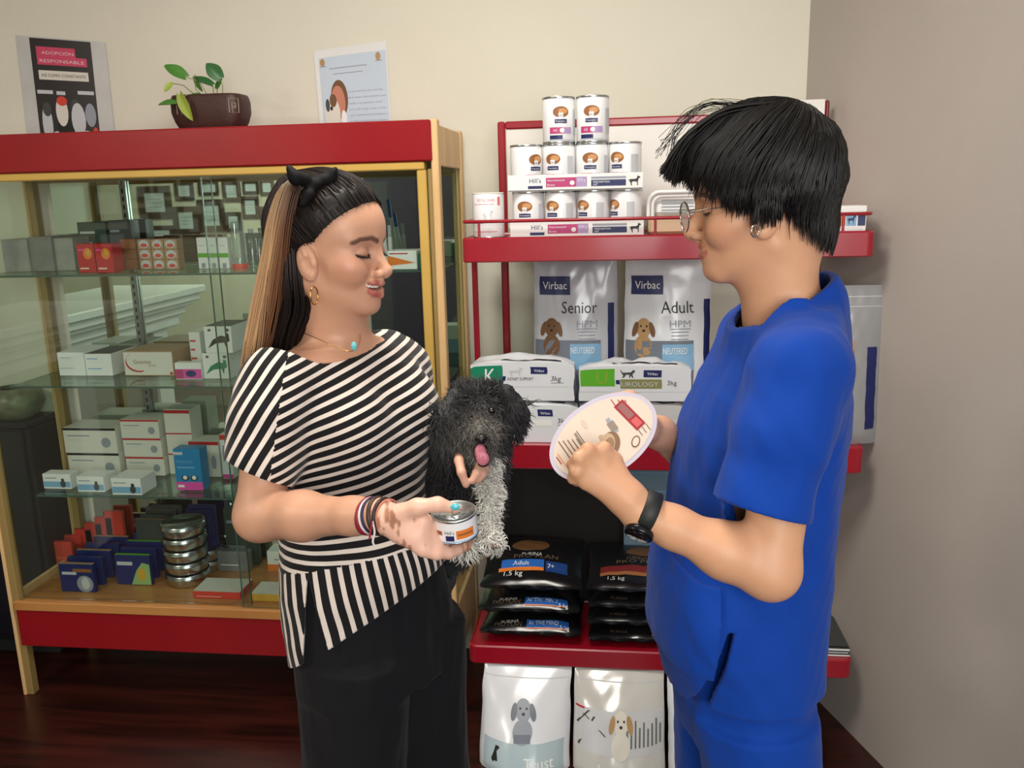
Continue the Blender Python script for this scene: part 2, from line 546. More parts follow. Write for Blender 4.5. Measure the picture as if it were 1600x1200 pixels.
# front and rear posts
xl_ = onY(743, 480, YS + .165)[0]
for x, y, z1, z0 in ((xl_ - .008, YS + .165, ZU2, ZU3 - .004), (xl_ - .008, YS + .262, ZU4, ZU5 - .004), (SX1 - .03, YS + .272, ZU4, ZU5 - .004), (SX0 + .022, YS + .26, ZU6, 0), (SX1 - .04, YS + .26, ZU6, 0)):
    upart('post', (x, y, z0), (x + .016, y + .016, z1))
upart('dark_back_sheet', (SX0 + .02, YSB - .010, ZU5 + .002), (SX1 - .01, YSB - .003, ZU4 - .002), mat('near_black', (20, 14, 16), rough=.6), .001)  # near-black sheet across the back between the two lower shelves
fL, fT, fR = onY(777, 193, YSB), onY(1170, 185, YSB), onY(1297, 155, YSB)
FZ = 1.788
upart('rear_post', (fL[0], YSB - .001, 0), (fL[0] + .022, YSB + .018, FZ))
upart('rear_post', (fR[0] - .012, YSB - .001, 0), (fR[0], YSB + .018, 1.815), M_redd)
upart('top_rail', (fL[0] + .022, YSB, FZ - .022), (fR[0] - .14, YSB + .016, FZ))
M_board = mat('white_board', (232, 228, 222), rough=0.35, noise=(3, .03))
bd = upart('back_board', (fL[0] + .024, YSB + .006, ZU1 + .01), (fR[0] - .14, YSB + .012, FZ - .023), M_board, .001)
q = MB()
x0, x1 = fR[0] - .16, fR[0] - .013
q.box(np.array((x0, YSB - .004, 1.50)) - UO, np.array((x1, YSB + .003, 1.818)) - UO, M_board, .001)
S = plane(np.array((x0, YSB - .004, 1.50)) - UO, (1, 0, 0), (0, 0, 1))
M_redink = mat('red_print', (176, 40, 48), rough=.5)
q.print_text(S, 'Mascotas', .118, .245, .011, M_redink, align='r')
q.print_rect(S, .05, .233, .118, .240, M_redink)
q.build('sign_board', unit)
# guard rail round the top tray
q = MB()
zr = onY(735, 348, YS)[2] + .002
q.tube([(0.008, YSB - YS - .01, zr), (.008, .012, zr), (.014, .006, zr), (SX1 - SX0 - .02, .006, zr), (SX1 - SX0 - .012, .012, zr), (SX1 - SX0 - .012, YSB - YS - .01, zr)], .0045, M_redm, 8)
q.build('guard_rail', unit)
for px in (748, 1024, 1318):
    x = onY(px, 360, YS)[0]
    q = MB(); q.tube([(x - SX0, .006, ZU1 - .002), (x - SX0, .006, zr)], .0035, M_redm, 8); q.build('rail_post', unit)

# ================================================================== inks and package materials
I_white = mat('white_card', (238, 238, 236), rough=0.4)
I_offw = mat('offwhite_card', (222, 218, 208), rough=0.5)
I_navy = mat('navy_ink', (24, 34, 92), rough=0.4)
I_mag = mat('magenta_ink', (186, 56, 118), rough=0.4)
I_lil = mat('lilac_ink', (176, 150, 196), rough=0.4)
I_grey = mat('grey_ink', (150, 156, 168), rough=0.4)
I_lgrey = mat('light_grey_ink', (200, 203, 208), rough=0.4)
I_blk = mat('black_ink', (22, 22, 24), rough=0.4)
I_dgrey = mat('dark_grey_card', (66, 70, 70), rough=0.5)
I_blue = mat('blue_ink', (40, 104, 190), rough=0.4)
I_lblue = mat('light_blue_ink', (130, 178, 214), rough=0.4)
I_cyan = mat('cyan_card', (28, 132, 190), rough=0.35)
I_pink = mat('pink_ink', (226, 78, 170), rough=0.4)
I_red = mat('red_card', (192, 34, 40), rough=0.4)
I_red2 = mat('coral_red_card', (212, 66, 52), rough=0.4)
I_org = mat('orange_ink', (232, 128, 48), rough=0.4)
I_grn = mat('green_ink', (92, 176, 40), rough=0.4)
I_tgrn = mat('teal_green_ink', (18, 132, 96), rough=0.4)
I_brown = mat('brown_ink', (150, 96, 56), rough=0.5)
I_dog = mat('dog_brown_ink', (112, 78, 48), rough=0.5)
I_dogl = mat('dog_tan_ink', (176, 140, 92), rough=0.5)
I_card = mat('cardboard', (178, 142, 106), rough=0.6)
I_dblue = mat('dark_blue_card', (30, 44, 106), rough=0.35)
I_dgreen = mat('dark_green_card', (52, 74, 62), rough=0.5)
I_yel = mat('yellow_card', (214, 168, 62), rough=0.45)
M_tin = mat('tin_metal', (196, 200, 202), rough=0.25, metal=1.0)
M_clear = glass_mat('clear_plastic', (226, 234, 232), refl=0.08, alpha=0.12, rough=0.08)

DOG_SIL = [(0.02, .52), (.10, .60), (.16, .60), (.2, .62), (.62, .64), (.72, .74), (.74, .9), (.80, .98), (.84, .92), (.98, .86), (1.0, .80), (.96, .74), (.86, .72), (.84, .60), (.80, .46), (.79, .05), (.83, 0), (.73, 0), (.72, .34), (.66, .36), (.40, .40), (.28, .30), (.30, .06), (.33, 0), (.22, 0), (.20, .22), (.12, .36), (.12, .50), (.06, .46)]
CAT_SIL = [(0.0, .86), (.05, .9), (.14, .62), (.22, .60), (.66, .62), (.76, .74), (.80, .92), (.85, .82), (.92, .9), (.95, .72), (.9, .6), (.82, .52), (.8, .3), (.86, .02), (.78, 0), (.70, .3), (.64, .04), (.58, .02), (.60, .36), (.36, .36), (.34, .2), (.2, .02), (.12, .02), (.2, .24), (.14, .48), (.08, .56)]


def sil(q, S, pts, u, v, w, h, m, off=.0008):
    q.print_poly(S, [(u + a * w, v + b * h) for a, b in pts], m, off)


def dog_face(q, S, u, v, w, h, fur, dark, off=.001):
    """a seated dog seen from the front: body, head, two hanging ears, eyes, nose"""
    q.print_ell(S, u + w * .5, v + h * .26, w * .42, h * .30, fur, off)
    q.print_ell(S, u + w * .5, v + h * .74, w * .34, h * .25, fur, off * 1.2)
    for s in (-1, 1):
        q.print_ell(S, u + w * (.5 + s * .40), v + h * .70, w * .13, h * .20, dark, off * 1.4, rot=s * .25)
        q.print_ell(S, u + w * (.5 + s * .14), v + h * .78, w * .045, h * .03, I_blk, off * 1.7, 10)
    q.print_ell(S, u + w * .5, v + h * .62, w * .18, h * .11, fur, off * 1.5)
    q.print_ell(S, u + w * .5, v + h * .665, w * .075, h * .035, I_blk, off * 1.8, 12)


# ================================================================== cans and trays on the top shelf
CANR, CANH = .0425, .117
M_canw = mat('can_paper', (240, 241, 243), rough=0.22, coat=0.4)


def cyl(r, turn=0.0):
    """u = arc length from the middle of the label, v = height"""
    def S(u, v, off=0.0):
        a = u / r - math.pi / 2 + turn
        return np.array([(r + off) * math.cos(a), (r + off) * math.sin(a), v])
    return S


def make_can(turn, full=True):
    t = empty('food_can')
    q = MB()
    q.lathe([(CANR - .001, .004), (CANR, .006), (CANR, CANH - .006), (CANR - .001, CANH - .004)], M_canw, 40, cap0=False, cap1=False)
    S = cyl(CANR, turn)
    q.print_ell(S, 0, .078, .021, .014, I_brown, .0005, 24)
    q.print_ell(S, .006, .080, .012, .007, mat('food_print', (206, 150, 96), rough=.5), .0007, 20)
    q.print_rect(S, -.006, .062, .006, .076, I_white, .0009, 3, 1)
    q.print_text(S, 'Hill\'s', 0, .066, .006, I_navy, .0011, width=.010, align='c')
    q.print_rect(S, -.016, .050, .016, .060, I_navy, .0007, 4, 1)
    q.print_text(S, 'Prescription', 0, .053, .004, I_white, .0009, width=.026, align='c')
    q.print_rect(S, -.030, .024, .006, .040, I_mag, .0006, 5, 1)
    q.print_rect(S, .007, .024, .030, .040, I_lil, .0006, 4, 1)
    q.print_ell(S, .003, .032, .006, .006, I_white, .0009, 16)
    q.print_rect(S, -.030, .010, .004, .020, I_navy, .0006, 5, 1)
    q.print_text(S, 'i/d', -.020, .029, .007, I_white, .0009)
    q.print_rect(S, -.034, .004 + .0035, .034, .0085, I_grey, .0006, 6, 1)
    q.print_rect(S, .040, .020, .062, .085, I_lgrey, .0006, 4, 1)
    q.build('label_sleeve', t)
    for z0, z1, s in ((0, .005, 1), (CANH - .005, CANH, -1)):
        q = MB()
        q.lathe([(CANR + .0006, z0), (CANR + .0012, z0 + .0025), (CANR + .0006, z1)], M_tin, 40, cap0=False, cap1=False)
        zc = z0 if s > 0 else z1
        q.lathe([(CANR + .0006, zc), (CANR - .003, zc), (CANR - .0035, zc + s * .003), (.001, zc + s * .003)], M_tin, 40, cap0=False, cap1=True)
        q.build('rim', t)
    return t


def put(t, loc, label, cat, group=None, rotz=None):
    t.location = loc
    if rotz is not None: t.rotation_euler = (0, 0, rotz)
    return tag(t, label, cat, group)


ycan = YS + .085
XL_, XR_ = onY(797, 355, YS + .035)[0], onY(1006, 355, YS + .035)[0]
TW = XR_ - XL_
PIT = TW / 4.03
TRH = onY(900, 343, YS + .035)[2] - onY(900, 368, YS + .035)[2]


def make_tray():
    q = MB()
    q.box((0, 0, 0), (TW, .0985, .0025), I_white)
    q.box((0, 0, 0), (TW, .0022, TRH), I_white, .0006); q.box((0, .0963, 0), (TW, .0985, TRH), I_white, .0006)
    q.box((0, .0022, 0), (.0022, .0963, TRH), I_white, .0006); q.box((TW - .0022, .0022, 0), (TW, .0963, TRH), I_white, .0006)
    S = plane((0, 0, 0), (1, 0, 0), (0, 0, 1)); h = TRH
    q.print_rect(S, .15 * TW, .14 * h, .26 * TW, .32 * h, I_navy); q.print_text(S, 'Hill\'s', .205 * TW, .5 * h, .28 * h, I_navy, align='c')
    q.print_rect(S, .285 * TW, .22 * h, .51 * TW, .80 * h, I_mag); q.print_rect(S, .51 * TW, .22 * h, .59 * TW, .82 * h, I_lil)
    q.print_ell(S, .48 * TW, .46 * h, .018 * TW, .14 * h, I_white); q.print_text(S, 'Gastrointestinal', .295 * TW, .58 * h, .12 * h, I_white, .0009)
    q.print_text(S, 'Biome', .295 * TW, .30 * h, .13 * h, I_white, .0009); q.print_text(S, '370 g', .52 * TW, .55 * h, .16 * h, I_white, .0009)
    q.print_rect(S, .62 * TW, .22 * h, .875 * TW, .60 * h, I_navy); q.print_rect(S, .62 * TW, .66 * h, .875 * TW, .80 * h, I_grey)
    q.print_text(S, 'PRESCRIPTION', .635 * TW, .42 * h, .11 * h, I_white, .0009); q.print_text(S, 'DIET', .635 * TW, .27 * h, .10 * h, I_white, .0009)
    sil(q, S, DOG_SIL, .892 * TW, .22 * h, .088 * TW, .6 * h, I_blk)
    return q.build('can_tray')


z = D1 + .0005
tr = make_tray(); put(tr, (XL_, YS + .035, z), 'white printed carton tray at the bottom of the can pyramid', 'tray', 'carton trays under the cans')
cans = {}
zz = z + .003
names_lo = ['lower row can at the left end, food picture at its left', 'lower row can, second from the left, in the bottom tray', 'lower row can, third from the left, in the bottom tray', 'lower row can at the right end, beside the white carrier']
names_up = ['upper tray can at the left end, picture turned right', 'upper tray can, second from the left, dark seam at its side', 'upper tray can, third from the left, picture facing front', 'upper tray can at the right end, picture at its left edge']
CG = 'white dog food cans piled on the top shelf'
first = None


def can_at(x, y, z, turn, label):
    t = make_can(turn)
    return put(t, (x, y, z), label, 'can', CG)


for i, tn in enumerate((-.15, -.55, -.75, -.95)):
    can_at(XL_ + TW * .5 + (i - 1.5) * PIT, ycan, zz, tn, 'white dog food ' + names_lo[i])
z2 = zz + CANH + .0006
t2 = copy_tree(tr); put(t2, (XL_ - .003, YS + .035, z2), 'white printed carton tray balanced on the lower row of cans', 'tray', 'carton trays under the cans')
zz = z2 + .003
for i, tn in enumerate((.75, -.35, -.1, -.6)):
    can_at(XL_ - .003 + TW * .5 + (i - 1.5) * PIT, ycan, zz, tn, 'white dog food ' + names_up[i])
zz += CANH + .0006
can_at(XL_ + TW * .5 - PIT * .5 - .003, ycan, zz, .2, 'white dog food can at the top of the pyramid, left of two', )
can_at(XL_ + TW * .5 + PIT * .5 - .001, ycan, zz, -.05, 'white dog food can at the top of the pyramid, right of two')

# the single white can at the left end of the shelf
c = onZ(763, 364, D1); rr = onY(787, 330, YS + .06)[0] - onY(738, 330, YS + .06)[0]; rr *= .5
hh = onY(762, 301, YS + .03)[2] - D1
t = empty('milk_tin', (onY(763, 340, YS + .07)[0], YS + .075, D1 + .0005), 0, 'single white tin with pale red print at the left end of the top shelf', 'can')
q = MB(); q.lathe([(rr - .001, .003), (rr, .005), (rr, hh - .005), (rr - .001, hh - .003)], M_canw, 40, cap0=False, cap1=False)
S = cyl(rr, 0)
q.print_text(S, 'ROYAL CANIN', 0, hh * .80, .008, mat('pale_red_ink', (222, 120, 126), rough=.5), .0006, width=rr * 1.1, align='c')
q.print_rect(S, -rr * .9, hh * .74, rr * .5, hh * .75, mat('pale_red_ink', (222, 120, 126)), .0006, 8, 1)
sil(q, S, DOG_SIL, -rr * .25, hh * .42, rr * .7, hh * .2, I_lgrey, .0007)
q.print_rect(S, -rr * .9, hh * .33, -rr * .2, hh * .36, I_blk, .0006, 5, 1)
q.print_rect(S, -rr * .9, hh * .14, rr * .7, hh * .155, mat('pale_red_ink', (222, 120, 126)), .0006, 8, 1)
q.print_rect(S, rr * .75, hh * .72, rr * .95, hh * .9, mat('pale_red_ink', (222, 120, 126)), .0006, 3, 1)
q.build('label_sleeve', t)
q = MB(); q.lathe([(rr - .002, 0), (rr + .0006, 0), (rr + .0008, .004), (rr - .001, .005)], M_tin, 40); q.build('rim', t)
q = MB(); q.lathe([(rr - .001, hh - .005), (rr + .0008, hh - .003), (rr - .001, hh), (rr - .004, hh), (rr - .005, hh - .002)], I_offw, 40); q.build('lid', t)

# white pet carrier with a beige base
xa, xb = onY(1013, 340, YS + .08)[0], onY(1105, 340, YS + .08)[0]
zt_ = onY(1045, 300, YS + .08)[2]; zm = onY(1045, 338, YS + .08)[2]
t = empty('feeder_box', ((xa + xb) / 2, YS + .12, D1 + .0005), 0, 'white arched plastic pet feeder with a beige base on the top shelf', 'pet feeder')
hw = (xb - xa) / 2
M_beige = mat('beige_plastic', (206, 178, 146), rough=0.4); M_wpl = mat('white_plastic', (236, 237, 236), rough=0.3)
q = MB(); q.box((-hw, -.045, 0), (hw, .045, zm - D1), M_beige, .008); q.build('base', t)
q = MB()
for i, (g, y0) in enumerate(((0, -.042), (.011, -.036))):
    w_, h_ = hw - g, zt_ - zm - g * .9
    pts = [(-w_, y0, zm - D1)] + [(-w_ * (1 - .35 * (1 - math.cos(a))) if False else -w_ + .38 * w_ * (1 - math.cos(a)), y0, zm - D1 + h_ * (.55 + .45 * math.sin(a))) for a in np.linspace(0, math.pi / 2, 8)]
    pts += [(-p[0], p[1], p[2]) for p in pts[::-1]]
    q.tube(pts, .0055, M_wpl, 10)
q.box((-hw + .012, -.03, zm - D1 - .001), (hw - .012, .042, zt_ - D1 - .022), M_wpl, .012)
q.build('hood', t)
q = MB()
for i in range(5): q.box((-hw * .55, -.0318, zm - D1 + .006 + i * .0085), (hw * .55, -.0302, zm - D1 + .009 + i * .0085), I_grey)
q.build('vent', t)

# white and orange carton at the right end
p0, p1 = onY(1297, 357, YS + .05), onY(1353, 357, YS + .05)
t = MB(); hh = onY(1325, 322, YS + .05)[2] - D1; w_ = p1[0] - p0[0]
t.box((0, 0, 0), (w_, .10, hh), I_white, .0015)
S = plane((0, 0, 0), (1, 0, 0), (0, 0, 1))
t.print_rect(S, .02 * w_, .22 * hh, .42 * w_, .72 * hh, I_org); t.print_rect(S, .44 * w_, .22 * hh, .72 * w_, .72 * hh, I_lblue); t.print_rect(S, .76 * w_, .22 * hh, .97 * w_, .72 * hh, I_navy)
sil(t, S, DOG_SIL, .46 * w_, .28 * hh, .24 * w_, .38 * hh, I_navy); t.print_text(S, 'Hill\'s', .05 * w_, .82 * hh, .1 * hh, I_navy)
tag(t.build('carton', None, (p0[0], YS + .05, D1 + .0005)), 'white and orange carton at the right end of the top shelf', 'carton')

# ================================================================== bags
def noise3(p, seed=0, f=1.0):
    """cheap smooth pseudo-noise"""
    r = np.random.RandomState(seed); s = 0
    for i in range(5):
        k = r.normal(size=3) * f * (1 + .5 * i); ph = r.uniform(0, 6.28)
        s = s + np.sin(p[..., 0] * k[0] + p[..., 1] * k[1] + p[..., 2] * k[2] + ph) / (1 + .4 * i)
    return s / 2.5


class Bag:
    """pillow or standing pouch: front(u, v) with u across 0..w, v up 0..h; front faces -y"""
    def __init__(s, w, h, d, kind='stand', seed=0, wr=.004, lean=0.0, taper=.02):
        s.w, s.h, s.d, s.kind, s.seed, s.wr, s.lean, s.taper = w, h, d, kind, seed, wr, lean, taper

    def pt(s, u, v, off=0.0, side=-1):
        a = min(max(u / s.w, 0), 1); b = min(max(v / s.h, 0), 1)
        e = math.sin(math.pi * a) ** .55 if 0 < a < 1 else 0
        if s.kind == 'stand':
            pv = 1 - .92 * max(0, (b - .1) / .9) ** 2.2
            pv *= min(1, .75 + b * 4)
        else:
            pv = math.sin(math.pi * b) ** .5 if 0 < b < 1 else 0
            pv = max(pv, .04)
        t = s.d / 2 * e * pv
        p = np.array([u * 1.0, v * 1.0, side * .01])
        n = noise3(p * np.array([1, .8, 1]), s.seed, 38) * s.wr * e + noise3(p, s.seed + 7, 14) * s.wr * .8 * e
        pin = s.taper * s.w * math.sin(math.pi * b) if s.kind != 'stand' else s.taper * s.w * (b ** 2)
        x = (u - s.w / 2) * (1 - 2 * pin / s.w) + noise3(np.array([v * 1.0, 0, .3]), s.seed + 3, 30) * .002
        return np.array([x, side * (t + n * (1 if pv > .1 else .4) + off + .0012) + s.lean * v, v])

    def S(s, u, v, off=0.0):
        return s.pt(u, v, off)

    def shell(s, q, m, nu=28, nv=36, mback=None):
        us = np.linspace(0, s.w, nu); vs_ = np.linspace(0, s.h, nv)
        Fp = np.array([[s.pt(a, b, 0, -1) for b in vs_] for a in us]); Bp = np.array([[s.pt(a, b, 0, 1) for b in vs_] for a in us])
        q.grid(Fp, m); q.grid(Bp, mback or m, flip=True)
        # close the rim
        rim = [(i, 0) for i in range(nu)] + [(nu - 1, j) for j in range(1, nv)] + [(i, nv - 1) for i in range(nu - 2, -1, -1)] + [(0, j) for j in range(nv - 2, 0, -1)]
        P = np.array([[Bp[i, j], Fp[i, j]] for i, j in rim])
        q.grid(P, m, closed_u=True)


M_silver = mat('silvery_bag_film', (196, 200, 208), rough=0.22, spec=0.6, coat=0.5)
M_whitebag = mat('white_bag_film', (226, 230, 236), rough=0.25, spec=0.6, coat=0.4)
M_greybag = mat('grey_bag_film', (150, 150, 152), rough=0.25, spec=0.6, coat=0.5)
M_blackbag = mat('black_bag_film', (24, 24, 27), rough=0.24, spec=0.5, coat=0.4)


def food_bag(px0, px1, pyt, Y, z, d, film, seed, word, barpx, label, tone, lower):
    x0, x1 = onY(px0, 560, Y)[0], onY(px1, 560, Y)[0]
    zt = min(onY((px0 + px1) / 2, pyt, Y)[2], ZU2 - .002)
    w_, h = x1 - x0, zt - z
    b = Bag(w_, h, d, 'stand', seed, .0022)
    t = empty('food_bag', ((x0 + x1) / 2, Y + d / 2, z), 0, label, 'bag', 'upright white kibble bags on the middle shelf')
    q = MB(); b.shell(q, film)
    S = b.S
    q.print_rect(S, .02 * w_, .03 * h, .80 * w_, .53 * h, lower, .0016, 12, 12)
    q.print_rect(S, .44 * w_, .36 * h, .80 * w_, .51 * h, I_lblue, .0028, 10, 8)
    q.print_text(S, 'NEUTERED', .45 * w_, .455 * h, .018, I_white, .0036, width=.28 * w_)
    q.print_rect(S, *barpx, I_navy, .0012, 3, 14)
    q.print_text(S, word, .42 * w_ if word == 'Adult' else .34 * w_, .685 * h, .034, I_blk, .0014, width=.38 * w_ if word == 'Adult' else .42 * w_)
    q.print_text(S, 'HPM', .52 * w_, .605 * h, .02, I_grey, .0014, width=.24 * w_)
    q.print_rect(S, .52 * w_, .592 * h, .76 * w_, .598 * h, I_grey, .0012, 5, 1)
    for k in range(3): q.print_rect(S, .54 * w_, (.575 - .020 * k) * h, .74 * w_, (.581 - .020 * k) * h, I_grey, .0012, 5, 1)
    q.build('bag_film', t)
    q = MB()
    u0 = .07 * w_
    q.print_rect(S, u0, .790 * h, u0 + .37 * w_, .895 * h, I_navy, .0014, 8, 4)
    q.print_text(S, 'Virbac', u0 + .185 * w_, .822 * h, .022, I_white, .0019, width=.29 * w_, align='c')
    q.build('brand_panel', t)
    q = MB(); dog_face(q, S, .10 * w_, .44 * h, .24 * w_, .22 * h, I_dogl if word == 'Adult' else I_dog, I_dog, .0016); q.build('dog_picture', t)
    return t


w1 = onY(972, 560, YS + .1)[0] - onY(832, 560, YS + .1)[0]; h1 = .505
food_bag(832, 966, 404, YS + .165, D2, .10, M_silver, 3, 'Senior', (.86 * .134 * 1.9, .02, .86 * .134 * 1.9 + .018, .37), 'silvery upright kibble bag reading Senior on the middle shelf', I_grey, mat('slate_print', (112, 120, 132), rough=.4))
food_bag(975, 1113, 402, YS + .145, D2, .10, M_whitebag, 5, 'Adult', (.226, .02, .244, .38), 'bright white upright kibble bag reading Adult on the middle shelf', I_grey, mat('slate_print', (112, 120, 132), rough=.4))

# the bag behind the man, clear top, dark strip
xa, xb = onY(1248, 560, YS + .07)[0], onY(1382, 560, YS + .07)[0]
w_, h = xb - xa, onY(1330, 446, YS + .07)[2] - D2
b = Bag(w_, h, .09, 'stand', 9, .003)
t = empty('food_bag', ((xa + xb) / 2, YS + .078, D2), 0, 'grey plastic kibble bag with orange print beside the right wall', 'bag', 'upright white kibble bags on the middle shelf')
q = MB(); b.shell(q, M_greybag)
q.print_rect(b.S, .30 * w_, .34 * h, .62 * w_, .66 * h, mat('dull_orange_print', (178, 96, 52), rough=.4), .0008, 8, 8)
q.print_rect(b.S, .30 * w_, .60 * h, .62 * w_, .66 * h, I_dogl, .0012, 8, 3)
q.print_rect(b.S, .78 * w_, .10 * h, .90 * w_, .62 * h, I_navy, .0010, 4, 14)
q.print_rect(b.S, .30 * w_, .05 * h, .62 * w_, .30 * h, I_lgrey, .0009, 8, 6)
q.build('bag_film', t)
q = MB(); q.print_rect(b.S, .01 * w_, .93 * h, .99 * w_, .935 * h, I_lgrey, .0008, 14, 1); q.print_rect(b.S, .01 * w_, .87 * h, .99 * w_, .874 * h, I_lgrey, .0008, 14, 1); q.build('zip_seal', t)


def brick_bag(w_, d, h, seed, film, front, rnd=.012):
    """bag lying on its back: flat printed end to the front, soft wrinkled top"""
    q = MB(); n = 14
    def shape(a, b_, c):
        x, y, z = (a - .5) * w_, b_ * d, c * h
        bul = math.sin(math.pi * a) ** .5 * math.sin(math.pi * min(max(b_, .0), 1)) ** .4
        if c > .5: z += (c - .5) * 2 * (.10 * h * bul + .10 * h * noise3(np.array([x, y, .1]), seed, 45) * bul - .10 * h * (1 - math.sin(math.pi * a) ** .3))
        if b_ > .5: z = z * (1 - .25 * (b_ - .5) * 2)
        x += .004 * noise3(np.array([y, z, .5]), seed + 4, 40)
        return np.array([x, y, z])
    L_ = np.linspace(0, 1, n)
    q.grid(np.array([[shape(a, b_, 1) for b_ in L_] for a in L_]), film)
    q.grid(np.array([[shape(a, b_, 0) for b_ in L_] for a in L_]), film, flip=True)
    q.grid(np.array([[shape(a, 0, c) for c in L_] for a in L_]), film)
    q.grid(np.array([[shape(a, 1, c) for c in L_] for a in L_]), film, flip=True)
    q.grid(np.array([[shape(0, b_, c) for c in L_] for b_ in L_]), film, flip=True)
    q.grid(np.array([[shape(1, b_, c) for c in L_] for b_ in L_]), film)
    S = lambda u, v, off=0.0: shape(u / w_, 0, v / h) + np.array([0, -off, 0])
    front(q, S, w_, h)
    T = lambda u, v, off=0.0: shape(u / w_, v / d, 1) + np.array([0, 0, off])
    q.print_rect(T, .30 * w_, .06 * d, .88 * w_, .12 * d, I_blk, .0015, 10, 3)
    return q


def fr_k(q, S, w_, h):
    q.print_rect(S, .0, .38 * h, .31 * w_, .92 * h, I_tgrn, .0006, 8, 6); q.print_text(S, 'K', .14 * w_, .45 * h, .4 * h, I_white, .001, width=.10 * w_)
    q.print_rect(S, .31 * w_, .52 * h, .34 * w_, .64 * h, I_navy, .0008, 2, 2); q.print_text(S, 'KIDNEY SUPPORT', .36 * w_, .53 * h, .08 * h, I_dgrey, .0008, width=.25 * w_)
    sil(q, S, DOG_SIL, .36 * w_, .64 * h, .15 * w_, .24 * h, I_lgrey, .0008)
    q.print_rect(S, .58 * w_, .70 * h, .74 * w_, .88 * h, I_navy, .0008, 4, 2); q.print_text(S, 'Virbac', .66 * w_, .75 * h, .07 * h, I_white, .0012, align='c')
    q.print_text(S, '3kg', .78 * w_, .52 * h, .13 * h, I_dgrey, .0008); q.print_rect(S, .0, .36 * h, w_, .37 * h, I_lgrey, .0006, 8, 1)
    q.print_rect(S, .78 * w_, .46 * h, .90 * w_, .47 * h, I_dgrey, .0008, 4, 1)


def fr_plain(q, S, w_, h):
    q.print_rect(S, .60 * w_, .70 * h, .75 * w_, .88 * h, I_navy, .0008, 4, 2); q.print_text(S, 'Virbac', .675 * w_, .75 * h, .07 * h, I_white, .0012, align='c')
    q.print_text(S, '3kg', .80 * w_, .52 * h, .13 * h, I_dgrey, .0008)
    q.print_rect(S, .80 * w_, .46 * h, .92 * w_, .47 * h, I_dgrey, .0008, 4, 1)
    q.print_rect(S, .55 * w_, .44 * h, .74 * w_, .60 * h, I_white, .0006, 4, 2)


def fr_u(q, S, w_, h):
    q.print_rect(S, .01 * w_, .42 * h, .32 * w_, .92 * h, I_grn, .0006, 8, 6); q.print_text(S, 'U', .155 * w_, .48 * h, .36 * h, mat('olive_ink', (140, 168, 44), rough=.4), .001)
    q.print_rect(S, .33 * w_, .48 * h, .365 * w_, .60 * h, I_navy, .0008, 2, 2)
    q.print_rect(S, .37 * w_, .36 * h, .74 * w_, .62 * h, mat('olive_bar_ink', (136, 136, 84), rough=.4), .0008, 8, 3); q.print_text(S, 'UROLOGY', .38 * w_, .42 * h, .13 * h, I_lgrey, .0012, width=.33 * w_)
    sil(q, S, CAT_SIL, .37 * w_, .66 * h, .14 * w_, .25 * h, I_dgrey, .0008)
    q.print_rect(S, .58 * w_, .68 * h, .74 * w_, .88 * h, I_navy, .0008, 4, 2); q.print_text(S, 'Virbac', .66 * w_, .74 * h, .08 * h, I_white, .0012, align='c')
    q.print_text(S, '3kg', .79 * w_, .46 * h, .13 * h, I_dgrey, .0008)
    q.print_rect(S, .0, .26 * h, w_, .27 * h, I_lgrey, .0006, 8, 1)


def fr_none(q, S, w_, h):
    q.print_rect(S, .0, .70 * h, w_, .71 * h, I_lgrey, .0006, 8, 1)


Yb = YS + .028
zmid = onY(815, 626, Yb)[2]; ztop1 = onY(815, 562, Yb)[2]
BW = (onY(735, 600, Yb)[0], onY(896, 600, Yb)[0])
LG = 'white kibble bags lying on the middle shelf'


def lay(px0, px1, Y, z, h, d, seed, film, front, label, dx=0):
    x0, x1 = onY(px0, 620, Y)[0], onY(px1, 620, Y)[0]
    q = brick_bag(x1 - x0, d, h, seed, film, front)
    return tag(q.build('lying_bag', None, ((x0 + x1) / 2, Y, z)), label, 'bag', LG)


lay(745, 901, Yb, D2 + .0005, (zmid - D2) * .90, .125, 21, M_whitebag, fr_plain, 'white lying kibble bag at the bottom of the left stack, behind the dog')
lay(736, 897, Yb, zmid, (ztop1 - zmid) * .94, .12, 22, M_whitebag, fr_k, 'white lying kibble bag with a green K panel, above the dog')
zm2 = onY(990, 626, Yb)[2]; zt2 = onY(990, 566, Yb)[2]
lay(906, 1074, Yb, D2 + .0005, (zm2 - D2) * .90, .105, 23, mat('dull_white_film', (206, 206, 208), rough=.3, coat=.3), fr_none, 'plain white lying bag under the green-panel bag, behind the oval board')
lay(905, 1079, Yb - .006, zm2, (zt2 - zm2) * .92, .11, 24, M_whitebag, fr_u, 'white lying kibble bag with a bright green U panel')

